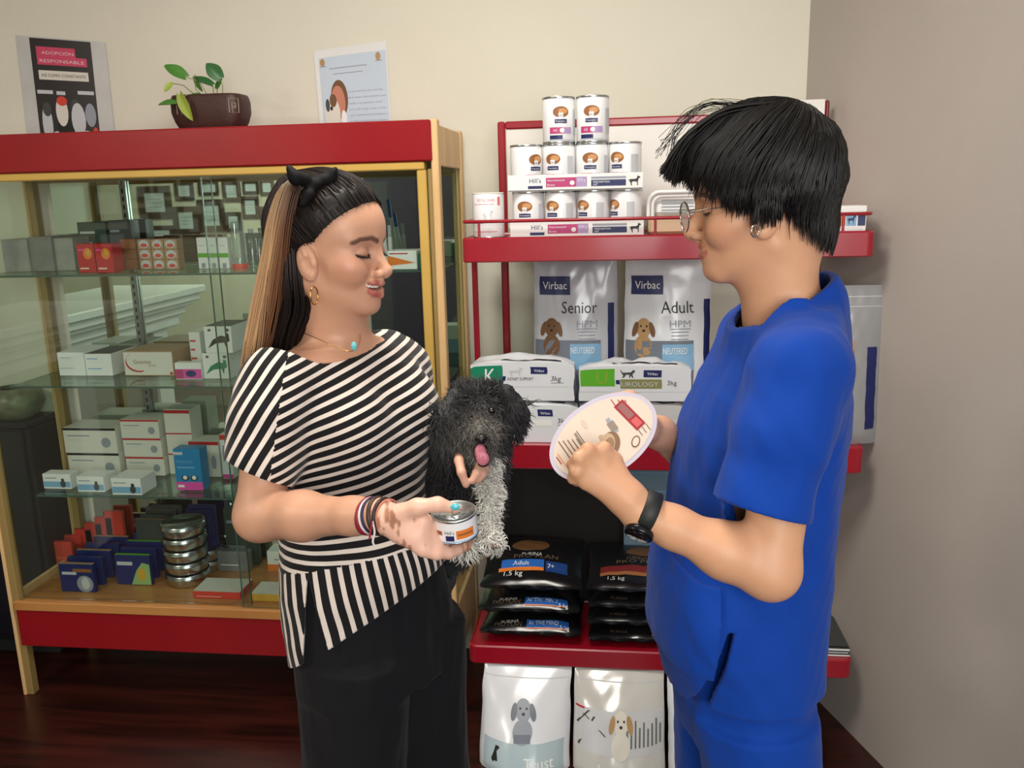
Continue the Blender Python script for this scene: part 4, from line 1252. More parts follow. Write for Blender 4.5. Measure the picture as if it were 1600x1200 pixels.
# ================================================================== on top of the cabinet
pz = ZT + .0045
yp = YC + .17
x0, x1 = onY(277, 190, yp)[0], onY(388, 190, yp)[0]
pot_h = onY(330, 150, yp)[2] - pz
hw, hd = (x1 - x0) / 2, .062
M_pot = mat('dark_brown_ceramic', (62, 34, 30), rough=.5, noise=(40, .12), bump=(160, .15))
M_motif = mat('pot_motif', (150, 130, 112), rough=.6)
M_soil = mat('potting_soil', (40, 28, 20), rough=.95, bump=(300, .6))
pt = empty('potted_plant', ((x0 + x1) / 2, yp, pz), 0, 'small pothos in a dark brown square-spiral pot on the cabinet', 'potted plant')
q = MB()


def super_ring(rx, ry, z, n=44, e=4.0):
    r = []
    for i in range(n):
        a = i * 2 * math.pi / n; c, s = math.cos(a), math.sin(a)
        r.append((rx * math.copysign(abs(c) ** (2 / e), c), ry * math.copysign(abs(s) ** (2 / e), s), z))
    return r


prof = [(.74, 0), (.84, .10), (.93, .28), (1.0, .52), (1.0, .80), (.97, .94), (.94, 1.0), (.88, 1.0), (.86, .90)]
P = np.array([super_ring(hw * s, hd * s, pot_h * z) for s, z in prof]).transpose(1, 0, 2)
q.grid(P, M_pot, closed_u=True); q.add(P[::-1, 0], [tuple(range(44))], M_pot)
q.build('pot', pt)
q = MB(); q.add(P[:, -1] + np.array([0, 0, -.001]), [tuple(range(44))], M_soil); q.build('soil', pt)
for cx in (-.50 * hw, .84 * hw):
    q = MB(); s = pot_h * .19; cz = pot_h * .66
    yf = -hd - .0008 if cx < 0 else -hd * .93
    path = [(-1, -1), (-1, 1), (1, 1), (1, -1), (-.35, -1), (-.35, .35), (.4, .35), (.4, -.35), (0, -.35), (0, 0)]
    q.tube([(cx + a * s * (1 if cx < 0 else .6), yf + (.10 * hd * (a + 1) if cx > 0 else 0), cz + b_ * s) for a, b_ in path], .0016, M_motif, 6)
    q.build('spiral_motif', pt)
M_leaf = mat('pothos_leaf', (66, 118, 44), rough=.4, noise=(18, .25)); M_leafd = mat('dark_pothos_leaf', (40, 96, 44), rough=.38, noise=(18, .2)); M_leafy = mat('yellow_green_leaf', (150, 168, 66), rough=.4, noise=(18, .25))
M_stem = mat('pothos_stem', (126, 140, 74), rough=.5)


def leaf(base, tip, width, nrm, m, curl=.15):
    """heart-shaped blade with a folded midrib"""
    base, tip = np.array(base), np.array(tip); d_ = tip - base; L_ = np.linalg.norm(d_); d_ = d_ / L_
    n_ = np.array(nrm, float); n_ -= d_ * np.dot(n_, d_); n_ /= np.linalg.norm(n_); w_ = np.cross(d_, n_)
    q = MB(); rows = []
    for i in range(13):
        t_ = i / 12
        wd = 1.3 * width * (math.sin(math.pi * min(1, t_ * .9 + .08)) ** .75) * (1 - .35 * t_) if i < 12 else 0.0004
        if i == 0: wd = width * .45
        row_ = []
        for j in range(7):
            s = (j - 3) / 3
            back = -.12 * L_ * (s * s) * (1 if t_ < .25 else 0) * (1 - t_ * 4 if t_ < .25 else 0)
            row_.append(base + d_ * (L_ * t_ + back) + w_ * (wd * s) + n_ * (abs(s) * wd * .25 - curl * L_ * t_ * t_))
        rows.append(row_)
    P_ = np.array(rows)
    q.grid(P_, m); q.grid(P_ - n_ * .0012, m, flip=True)
    return q


PO = np.array(((x0 + x1) / 2, yp, pz))
pp = lambda px, py, dy=0.0: onY(px, py, yp + dy) - PO
for (bx, by, tx, ty, wd, n_, m, dy) in ((290, 120, 256, 99, .017, (0, -.8, .6), M_leaf, -.03), (344, 122, 322, 98, .020, (.2, -.9, .3), M_leafd, .0), (332, 132, 301, 117, .012, (-.2, -.6, .7), M_leafd, -.01), (304, 120, 313, 143, .010, (-.6, -.7, .1), M_leaf, -.02),
                                        (275, 161, 246, 160, .015, (.1, -.5, .8), M_leaf, -.07), (281, 148, 297, 188, .016, (-.3, -.8, .3), M_leafy, -.072), (268, 130, 256, 142, .008, (0, -1, .2), M_leafy, -.03), (300, 148, 320, 150, .010, (0, -.5, .8), M_leaf, -.04), (338, 138, 345, 122, .007, (0, -1, .2), M_leaf, .01)):
    leaf(pp(bx, by, dy), pp(tx, ty, dy - .012), wd, n_, m).build('leaf', pt)
for path in (((327, 150, 0), (312, 128, -.02), (290, 120, -.03)), ((347, 150, 0), (348, 135, 0), (344, 122, 0)), ((335, 150, 0), (332, 132, -.01)), ((322, 150, -.01), (306, 140, -.02), (304, 120, -.02)), ((316, 150, -.02), (292, 148, -.06), (275, 161, -.07)), ((312, 150, -.02), (286, 133, -.03), (268, 130, -.03)), ((342, 150, 0), (338, 138, .01)), ((300, 152, -.03), (281, 148, -.072))):
    q = MB(); q.tube([pp(a, b_, c) + (np.array([0, 0, -.008]) if i == 0 else 0) for i, (a, b_, c) in enumerate(path)], .0014, M_stem, 6); q.build('stem', pt)

# ================================================================== posters taped to the wall
def poster(px, w_, h, label, deco, m, margin_m):
    c = [onY(a, b_, YW - .004) for a, b_ in px]                   # bl, br, tr, tl
    def S(u, v, off=0.0):
        a, b_ = u / w_, v / h
        p = (1 - a) * (1 - b_) * c[0] + a * (1 - b_) * c[1] + a * b_ * c[2] + (1 - a) * b_ * c[3]
        bow = .006 * (math.sin(math.pi * a) * .5 + (1 - b_) * .6)
        return np.array([p[0], p[1] - bow - off, p[2]])
    q = MB()
    P_ = np.array([[S(a, b_) for b_ in np.linspace(0, h, 9)] for a in np.linspace(0, w_, 9)]); q.grid(P_, margin_m)
    q.grid(P_ + np.array([0, .0016, 0]), margin_m, flip=True)
    t = q
    deco(q, S, w_, h, m)
    o = q.build('poster'); tag(o, label, 'poster', None)
    return o, S


M_sleeve = mat('clear_poster_sleeve', (200, 200, 198), rough=.25, noise=(12, .06)); M_bluep = mat('pale_blue_paper', (196, 210, 224), rough=.35, noise=(4, .03))
M_charc = mat('charcoal_print', (48, 44, 46), rough=.35); M_rose = mat('rose_print', (206, 70, 104), rough=.4)
I_palep = mat('pale_pink_print', (236, 206, 212), rough=.4)


def deco_adopt(q, S, w_, h, m):
    q.print_rect(S, .155 * w_, .03 * h, .84 * w_, .99 * h, M_charc, .0006, 6, 8)
    k = h
    q.print_rect(S, .22 * w_, .78 * k, .66 * w_, .925 * k, M_rose, .001, 4, 3); q.print_rect(S, .22 * w_, .78 * k, .78 * w_, .85 * k, M_rose, .0011, 4, 3)
    q.print_text(S, 'ADOPCIÓN', .46 * w_, .865 * k, .026 * k, I_palep, .0016, width=.36 * w_, align='c'); q.print_text(S, 'RESPONSABLE', .50 * w_, .80 * k, .026 * k, I_palep, .0016, width=.5 * w_, align='c')
    q.print_rect(S, .22 * w_, .66 * k, .78 * w_, .735 * k, I_offw, .001, 4, 2); q.print_text(S, 'ASÍ COMO CONSTANTE', .50 * w_, .685 * k, .024 * k, M_charc, .0014, width=.50 * w_, align='c')
    for a, b_, c in ((.18, .36, .545), (.40, .50, .54), (.64, .82, .55)): q.print_rect(S, a * w_, c * k, b_ * w_, (c + .03) * k, I_lgrey, .0012, 2, 1)
    r = random.Random(5)
    for (a, b_, rx, ry, mm) in ((.26, .30, .06, .16, I_lgrey), (.27, .42, .05, .06, I_dgrey), (.44, .40, .07, .12, I_offw), (.45, .49, .06, .04, I_red2), (.47, .27, .10, .10, I_blk), (.62, .34, .08, .14, I_lgrey), (.60, .46, .05, .05, I_dgrey), (.76, .38, .06, .10, I_grey), (.80, .22, .03, .06, I_red2), (.36, .16, .08, .08, I_offw), (.70, .16, .08, .09, I_lgrey), (.54, .14, .05, .09, I_dgrey), (.24, .14, .05, .08, I_blk)):
        q.print_ell(S, a * w_, b_ * k, rx * w_, ry * k, mm, .0011 + .0002 * r.random(), 16)


poster(((47 + 2, 250), (184, 250), (164, 66), (24, 55)), .30, .36, 'adoption poster in a clear sleeve on the wall, black and pink', deco_adopt, M_charc, M_sleeve)


def deco_clinic(q, S, w_, h, m):
    q.print_rect(S, .06 * w_, .02 * h, .985 * w_, .93 * h, M_bluep, .0006, 6, 8)
    for i, wd in enumerate((.52, .56, .50, .55, .57, .56, .24)):
        v = (.60 - .052 * i) * h
        q.print_text(S, ['La prevención en consulta', 'es la mejor herramienta para', 'cuidar a su mascota y darle', 'una vida larga, sana y feliz', 'con revisiones periódicas y', 'un plan de vacunas completo', 'en casa'][i], .44 * w_, v, .017 * h, I_grey, .0012, width=wd * w_ * .92)
    q.print_rect(S, .2 * w_, .82 * h, .72 * w_, .828 * h, I_grey, .001, 4, 1); q.print_rect(S, .25 * w_, .77 * h, .66 * w_, .777 * h, I_grey, .001, 4, 1)
    q.print_ell(S, .31 * w_, .55 * h, .12 * w_, .17 * h, I_dog, .0010, 24); q.print_ell(S, .29 * w_, .52 * h, .10 * w_, .15 * h, mat('sepia_rose_print', (196, 128, 104), rough=.4), .0013, 22)
    q.print_ell(S, .20 * w_, .42 * h, .11 * w_, .15 * h, I_offw, .0016, 22); q.print_ell(S, .22 * w_, .54 * h, .05 * w_, .06 * h, I_dog, .0018, 14); q.print_ell(S, .14 * w_, .50 * h, .03 * w_, .06 * h, I_dgrey, .0018, 12); q.print_ell(S, .19 * w_, .47 * h, .02 * w_, .02 * h, I_blk, .0020, 10)
    q.print_ell(S, .36 * w_, .36 * h, .04 * w_, .09 * h, I_white, .0018, 14); q.print_ell(S, .24 * w_, .25 * h, .10 * w_, .06 * h, mat('sepia_rose_print', (196, 128, 104)), .0014, 16)
    for a in (.11, .88): q.print_ell(S, a * w_, .885 * h, .035 * w_, .035 * h, I_dogl, .0012, 14); q.print_rect(S, (a - .04) * w_, .845 * h, (a + .05) * w_, .853 * h, I_grey, .0012, 2, 1)


poster(((505, 250), (615, 250), (603, 64), (490, 80)), .30, .42, 'pale blue notice with a dog photo on the wall above the woman', deco_clinic, M_bluep, mat('glossy_paper', (226, 228, 226), rough=.3))

# ================================================================== the rest of the room: left of the cabinet and what the mirror shows
M_navyc = mat('navy_black_lacquer', (26, 26, 34), rough=.35)
yk = YW - .17
zk = onY(60, 662, yk)[2]
t = empty('sideboard', (-2.38, yk, 0), 0, 'dark navy sideboard against the wall left of the display cabinet', 'sideboard')
for nm, lo, hi, m in (('body', (-.55, .012, .05), (.405, .168, zk - .022), M_navyc), ('top', (-.56, 0, zk - .02), (.41, .168, zk), M_navyc), ('door', (-.53, 0, .08), (-.075, .011, zk - .03), M_navyc), ('door', (-.07, 0, .08), (.385, .011, zk - .03), M_navyc), ('plinth', (-.53, .02, 0), (.39, .168, .05), M_slot)):
    box_part(nm, lo, hi, m, t, .004)
rv = .5 * (onY(100, 630, yk + .07)[0] - onY(22, 630, yk + .07)[0]); hv = onY(60, 606, yk + .07)[2] - zk
q = MB(); q.lathe([(rv * .5, 0), (rv * .75, hv * .12), (rv, hv * .5), (rv * .86, hv * .86), (rv * .62, hv), (rv * .56, hv), (rv * .75, hv * .8)], mat('mottled_grey_green_glaze', (124, 124, 98), rough=.35, noise=(25, .4)), 36)
tag(q.build('vase', None, (min(onY(60, 640, yk + .075)[0], CX0 - .022 - rv), yk + .078, zk + .0005)), 'round mottled grey-green vase seen through the cabinet end', 'vase')

# white mantel-like counter out of frame on the left, seen in the cabinet mirror
t = empty('mantel_counter', (-2.6, 1.65, 0), .0, 'white moulded mantel counter reflected in the cabinet mirror', 'counter')
for k, (dx, z0, z1) in enumerate(((.36, 1.10, 1.14), (.33, 1.06, 1.10), (.30, 1.035, 1.06), (.26, .99, 1.035), (.23, .93, .99))):
    box_part('moulding', (-.2, -.62 - .02 * (5 - k), z0 + .0003), (dx, .60, z1), M_white, t, .006)
box_part('body', (-.2, -.58, 0), (.12, .60, .9295), mat('grey_panel', (150, 142, 132), rough=.5), t, .004)
for y in (-.58, .40): box_part('corbel', (.1203, y, 0), (.19, y + .16, .9297), M_white, t, .01)

# framed certificates on the wall behind the photographer, seen in the mirror
M_frame = mat('dark_brown_frame', (74, 58, 46), rough=.4); M_paper = mat('certificate_paper', (214, 224, 230), rough=.3)
YV = 2 * YM - FRONT
fr = [(221, 290, 266, 342), (229, 352, 272, 385), (276, 283, 302, 313), (312, 283, 341, 305), (350, 282, 375, 315), (275, 322, 309, 366), (313, 311, 350, 362), (355, 331, 377, 362), (381, 282, 404, 303), (380, 306, 404, 341), (408, 280, 428, 305), (409, 322, 432, 352), (436, 284, 462, 316)]
wl = ['upper left', 'lower left', 'small top', 'wide top', 'green-tinted top', 'middle left', 'large middle', 'small dark middle', 'small upper', 'tall bluish', 'top right', 'lower right', 'last top']
for i, (a, b_, c, d_) in enumerate(fr):
    p0, p1 = onY(a, d_, YV), onY(c, b_, YV)
    w_, h = p1[0] - p0[0], p1[2] - p0[2]
    t = empty('certificate', (p0[0], FRONT + .002, p0[2]), 0, wl[i] + ' dark-framed certificate reflected in the cabinet mirror', 'framed certificate', 'framed certificates on the opposite wall')
    e = .2 * min(w_, h)
    q = MB(); q.box((0, 0, 0), (w_, .02, e), M_frame, .003); q.box((0, 0, h - e), (w_, .02, h), M_frame, .003); q.box((0, 0, e), (e, .02, h - e), M_frame); q.box((w_ - e, 0, e), (w_, .02, h - e), M_frame); q.build('frame', t)
    q = MB(); q.box((e, .001, e), (w_ - e, .008, h - e), M_paper)
    S = plane((w_, .008, 0), (-1, 0, 0), (0, 0, 1))
    for k in range(3): q.print_rect(S, .3 * w_, (.35 + .12 * k) * h, .7 * w_, (.37 + .12 * k) * h, I_grey)
    q.build('sheet', t)
M_plum = mat('dark_plum_paint', (70, 62, 80), rough=.4)
q = MB(); q.box((-2.05, FRONT, 0), (-1.0, FRONT + .03, 2.15), M_plum, .004)
for (a, b_) in ((-2.0, -1.56), (-1.50, -1.05)):
    for (z0, z1) in ((.15, 1.0), (1.1, 2.05)): q.box((a + .05, FRONT + .03, z0), (b_ - .05, FRONT + .038, z1), M_plum, .006)
struct('door_1', q)

# ================================================================== smooth bodies: a signed field of limbs and ellipsoids, meshed as one continuous surface
class Field:
    def __init__(s):
        s.p = []; s.o = np.zeros(3); s.R = np.eye(3); s.s = 1.0; s.disp = None

    def frame(s, o=(0, 0, 0), R=None, sc=1.0):
        s.o = np.array(o, float); s.R = np.eye(3) if R is None else np.array(R, float); s.s = sc

    def g(s, p):                                      # local point to world
        return s.o + s.R @ (np.array(p, float) * s.s)

    def _add(s, fn, c, rad, op, k):
        o, R, sc = s.o.copy(), s.R.copy(), s.s
        f = lambda P: fn((P - o) @ R / sc) * sc
        s.p.append((f, o + R @ (np.array(c, float) * sc), rad * sc, op, max(k * sc, 1e-5)))

    def ell(s, c, r, op='u', k=.01, rot=None):
        c = np.array(c, float); r = np.array(r, float)
        Q = np.eye(3) if rot is None else np.array(Matrix.Rotation(rot[0], 3, rot[1]))
        def fn(P):
            q = (P - c) @ Q
            k0 = np.sqrt(((q / r) ** 2).sum(1)); k1 = np.sqrt(((q / r ** 2) ** 2).sum(1)) + 1e-9
            return k0 * (k0 - 1) / k1
        s._add(fn, c, max(r), op, k)

    def cone(s, a, b, ra, rb, op='u', k=.01):
        a = np.array(a, float); b = np.array(b, float); ab = b - a; L2 = ab @ ab
        def fn(P):
            q = P - a; h = np.clip(q @ ab / L2, 0, 1)
            return np.sqrt(((q - h[:, None] * ab) ** 2).sum(1)) - (ra + (rb - ra) * h)
        s._add(fn, (a + b) / 2, math.sqrt(L2) / 2 + max(ra, rb), op, k)

    def chain(s, pts, rads, op='u', k=.01, k0=None):
        for i in range(len(pts) - 1):
            s.cone(pts[i], pts[i + 1], rads[i], rads[i + 1], op, k0 if (i == 0 and k0 is not None) else k)

    def loft(s, T, op='u', k=.01, grow=0.0):
        """T rows: z, cx, cy, rx, ry"""
        T = np.array(sorted(map(tuple, T)), float)
        def fn(P):
            z = P[:, 2]; zc = np.clip(z, T[0, 0], T[-1, 0])
            cx, cy_, rx, ry = [np.interp(zc, T[:, 0], T[:, i]) for i in (1, 2, 3, 4)]
            rx = rx + grow; ry = ry + grow
            x, y = P[:, 0] - cx, P[:, 1] - cy_
            k0 = np.sqrt((x / rx) ** 2 + (y / ry) ** 2); k1 = np.sqrt((x / rx ** 2) ** 2 + (y / ry ** 2) ** 2) + 1e-6
            d = np.where(k0 < .3, -np.minimum(rx, ry) * (1 - k0), k0 * (k0 - 1) / k1)
            e = np.maximum(T[0, 0] - z, z - T[-1, 0])
            return np.where((d > 0) & (e > 0), np.sqrt(np.maximum(d, 0) ** 2 + np.maximum(e, 0) ** 2), np.maximum(d, e))
        c = (T[0, 1] + T[-1, 1]) / 2, (T[:, 2].min() + T[:, 2].max()) / 2, (T[0, 0] + T[-1, 0]) / 2
        ext = np.array([np.abs(T[:, 1] - c[0]).max() + T[:, 3].max() + grow, np.abs(T[:, 2] - c[1]).max() + T[:, 4].max() + grow, (T[-1, 0] - T[0, 0]) / 2])
        s._add(fn, c, float(np.linalg.norm(ext)), op, k)

    def plane(s, p, n, op='s', k=.001):
        """cut away the side the normal points to"""
        p = s.g(p); n = s.R @ np.array(n, float); n = n / np.linalg.norm(n)
        s.p.append((lambda P: -((P - p) @ n), p, 9.0, op, k))

    def func(s, fn, c, rad, op='u', k=.01):
        s.p.append((fn, np.array(c, float), rad, op, max(k, 1e-5)))

    def eval(s, P, near=None):
        d = np.full(len(P), .5)
        for (f, c, r, op, k) in (s.p if near is None else near):
            e = f(P)
            if op == 'u':
                h = np.maximum(k - np.abs(d - e), 0) / k; d = np.minimum(d, e) - h * h * k * .25
            elif op == 's':
                h = np.maximum(k - np.abs(d + e), 0) / k; d = np.maximum(d, -e) + h * h * k * .25
            else:
                h = np.maximum(k - np.abs(d - e), 0) / k; d = np.maximum(d, e) + h * h * k * .25
        if s.disp is not None: d = d + s.disp(P)
        return d

    def mesh(s, vox, lo=None, hi=None, post=None):
        """surface nets, block by block"""
        un = [p for p in s.p if p[3] == 'u']
        if lo is None: lo = np.min([p[1] - p[2] - .02 for p in un], axis=0)
        if hi is None: hi = np.max([p[1] + p[2] + .02 for p in un], axis=0)
        lo = np.array(lo, float); hi = np.array(hi, float)
        n = 22; nb = np.ceil((hi - lo) / (vox * n)).astype(int)
        N = nb * n + 4
        key = lambda I: (I[:, 0] * N[1] + I[:, 1]) * N[2] + I[:, 2]
        ids, pos, quads = [], [], []
        r0 = np.arange(-1, n + 1); G = np.stack(np.meshgrid(r0, r0, r0, indexing='ij'), -1)
        half = vox * (n + 2) * .5 * math.sqrt(3)
        m = n + 2
        corner = [(a, b, c) for a in (0, 1) for b in (0, 1) for c in (0, 1)]
        edges = [(i, j) for i in range(8) for j in range(i + 1, 8) if sum(abs(corner[i][t] - corner[j][t]) for t in range(3)) == 1]
        for bx in range(nb[0]):
            for by in range(nb[1]):
                for bz in range(nb[2]):
                    base = np.array([bx, by, bz]) * n
                    cc = lo + (base + n / 2 - .5) * vox
                    near = [p for p in s.p if np.linalg.norm(cc - p[1]) < p[2] + half + p[4] + .02]
                    if not any(p[3] == 'u' for p in near): continue
                    dc = s.eval(cc[None], near)[0]
                    if abs(dc) > half * 3.2: continue
                    pts = lo + (G + base).reshape(-1, 3) * vox
                    d = s.eval(pts, near)
                    if post is not None: d = post(pts, d)
                    if d.min() > 0 or d.max() <= 0: continue
                    D = d.reshape(m, m, m); ins = D <= 0
                    C = np.stack([D[a:m - 1 + a, b:m - 1 + b, c:m - 1 + c] for a, b, c in corner], -1)
                    I = C <= 0; act = I.any(-1) & ~I.all(-1)
                    idx = np.argwhere(act)
                    if len(idx) == 0: continue
                    Cv = C[act]; Iv = I[act]
                    acc = np.zeros((len(idx), 3)); cnt = np.zeros(len(idx))
                    for i, j in edges:
                        cr = Iv[:, i] != Iv[:, j]
                        t = np.where(cr, Cv[:, i] / np.where(cr, Cv[:, i] - Cv[:, j], 1), 0)
                        ci, cj = np.array(corner[i]), np.array(corner[j])
                        acc += cr[:, None] * (ci + t[:, None] * (cj - ci)); cnt += cr
                    P = lo + (idx - 1 + base + acc / cnt[:, None]) * vox
                    ids.append(key(idx + base)); pos.append(P)
                    inner = ins[1:, 1:, 1:]                     # corners owned by this block: index 1..n
                    for ax in range(3):
                        a = ins[1:m - 1, 1:m - 1, 1:m - 1]
                        sl = [slice(1, m - 1)] * 3; sl[ax] = slice(2, m)
                        b = ins[tuple(sl)]
                        e = np.argwhere(a != b) + 1
                        if len(e) == 0: continue
                        flip = a[a != b]
                        u, v = [t for t in range(3) if t != ax]
                        du = np.zeros(3, int); du[u] = 1; dv = np.zeros(3, int); dv[v] = 1
                        q = np.stack([key(e + base), key(e - du + base), key(e - du - dv + base), key(e - dv + base)], 1)
                        if ax == 1: flip = ~flip
                        q[~flip] = q[~flip][:, ::-1]
                        quads.append(q)
        ids = np.concatenate(ids); pos = np.concatenate(pos); quads = np.concatenate(quads)
        u, first = np.unique(ids, return_index=True)
        verts = pos[first]
        qi = np.searchsorted(u, quads); ok = (qi < len(u)).all(1); qi = qi[ok]; quads = quads[ok]
        ok = (u[qi] == quads).all(1)
        qi = qi[ok][:, ::-1]
        smp = np.random.RandomState(0).choice(len(qi), min(400, len(qi)), replace=False)
        nn = vnormals(verts, qi); vi = qi[smp, 0]
        if (s.eval(verts[vi] + nn[vi] * vox) - s.eval(verts[vi] - nn[vi] * vox)).sum() < 0: qi = qi[:, ::-1]
        return verts, qi


def relax(verts, quads, it=2, lam=.5):
    n = len(verts)
    e = np.concatenate([quads[:, [i, (i + 1) % 4]] for i in range(4)])
    e = np.concatenate([e, e[:, ::-1]])
    for _ in range(it):
        s = np.zeros((n, 3)); c = np.zeros(n)
        for t in range(3): s[:, t] = np.bincount(e[:, 0], verts[e[:, 1], t], n)
        c = np.bincount(e[:, 0], minlength=n)
        verts = verts + lam * (s / np.maximum(c, 1)[:, None] - verts)
    return verts


def raw_mesh(name, verts, quads, m, parent=None, base=(0, 0, 0), col=None, attrs=None, smooth=True):
    me = bpy.data.meshes.new(name)
    verts = np.asarray(verts, np.float32) - np.asarray(base, np.float32)
    k = quads.shape[1]
    me.vertices.add(len(verts)); me.vertices.foreach_set('co', verts.ravel())
    me.loops.add(quads.size); me.loops.foreach_set('vertex_index', quads.ravel().astype(np.int32))
    me.polygons.add(len(quads)); me.polygons.foreach_set('loop_start', np.arange(0, quads.size, k, dtype=np.int32))
    try: me.polygons.foreach_set('loop_total', np.full(len(quads), k, np.int32))
    except Exception: pass
    me.update(calc_edges=True)
    me.polygons.foreach_set('use_smooth', np.full(len(quads), smooth))
    if col is not None:
        a = me.color_attributes.new('Col', 'FLOAT_COLOR', 'POINT')
        a.data.foreach_set('color', np.concatenate([col, np.ones((len(col), 1))], 1).astype(np.float32).ravel())
    for nm, val in (attrs or {}).items():
        a = me.attributes.new(nm, 'FLOAT', 'CORNER' if len(val) == quads.size else 'POINT'); a.data.foreach_set('value', np.asarray(val, np.float32))
    me.materials.append(m); me.update()
    o = bpy.data.objects.new(name, me); COL.objects.link(o)
    if parent is not None: o.parent = parent
    return o


def vnormals(verts, quads):
    n = np.cross(verts[quads[:, 2]] - verts[quads[:, 0]], verts[quads[:, 3]] - verts[quads[:, 1]])
    out = np.zeros_like(verts)
    for i in range(4):
        for t in range(3): out[:, t] += np.bincount(quads[:, i], n[:, t], len(verts))
    return out / (np.linalg.norm(out, axis=1)[:, None] + 1e-12)


def strands(name, pts, rad, cols, m, parent, base, sides=3):
    """many thin tapering locks as one mesh: pts (n, k, 3), rad (k,) or (n, k), cols (n, k, 3)"""
    pts = np.asarray(pts, float); n, k = pts.shape[:2]
    T = np.gradient(pts, axis=1); T /= np.linalg.norm(T, axis=2)[..., None] + 1e-9
    ax = np.abs(T).max(1).argmin(1); up = np.repeat(np.eye(3)[ax][:, None], k, 1)
    u = np.cross(T, up); u /= np.linalg.norm(u, axis=2)[..., None] + 1e-9; w = np.cross(T, u)
    rad = np.broadcast_to(np.asarray(rad, float), (n, k))
    ring = []
    for s in range(sides):
        a = 2 * math.pi * s / sides
        ring.append(pts + rad[..., None] * (math.cos(a) * u + math.sin(a) * w))
    Vv = np.stack(ring, 2).reshape(-1, 3)                    # n,k,sides
    i = np.arange(n)[:, None, None] * k * sides; j = np.arange(k - 1)[None, :, None] * sides; s = np.arange(sides)[None, None, :]
    s2 = (s + 1) % sides
    Q = np.stack([i + j + s, i + j + s2, i + j + sides + s2, i + j + sides + s], -1).reshape(-1, 4)
    C = np.repeat(np.asarray(cols, float).reshape(n, k, 1, 3), sides, 2).reshape(-1, 3)
    return raw_mesh(name, Vv, Q, m, parent, base, C)


def L3(c): return np.array(lin(c))


def bez(P, n):
    """Catmull-Rom through the points"""
    P = np.array(P, float); k = len(P); out = []
    for t in np.linspace(0, k - 1, n):
        i = min(int(t), k - 2); f = t - i
        p0, p1, p2, p3 = P[max(i - 1, 0)], P[i], P[i + 1], P[min(i + 2, k - 1)]
        out.append(.5 * ((2 * p1) + (-p0 + p2) * f + (2 * p0 - 5 * p1 + 4 * p2 - p3) * f * f + (-p0 + 3 * p1 - 3 * p2 + p3) * f ** 3))
    return np.array(out)


def yawR(a, pitch=0.0, roll=0.0):
    """columns: forward, left, up; yaw a from +x, pitch up, roll to the left ear"""
    m = Matrix.Rotation(a, 3, 'Z') @ Matrix.Rotation(-pitch, 3, 'Y') @ Matrix.Rotation(roll, 3, 'X')
    return np.array(m)


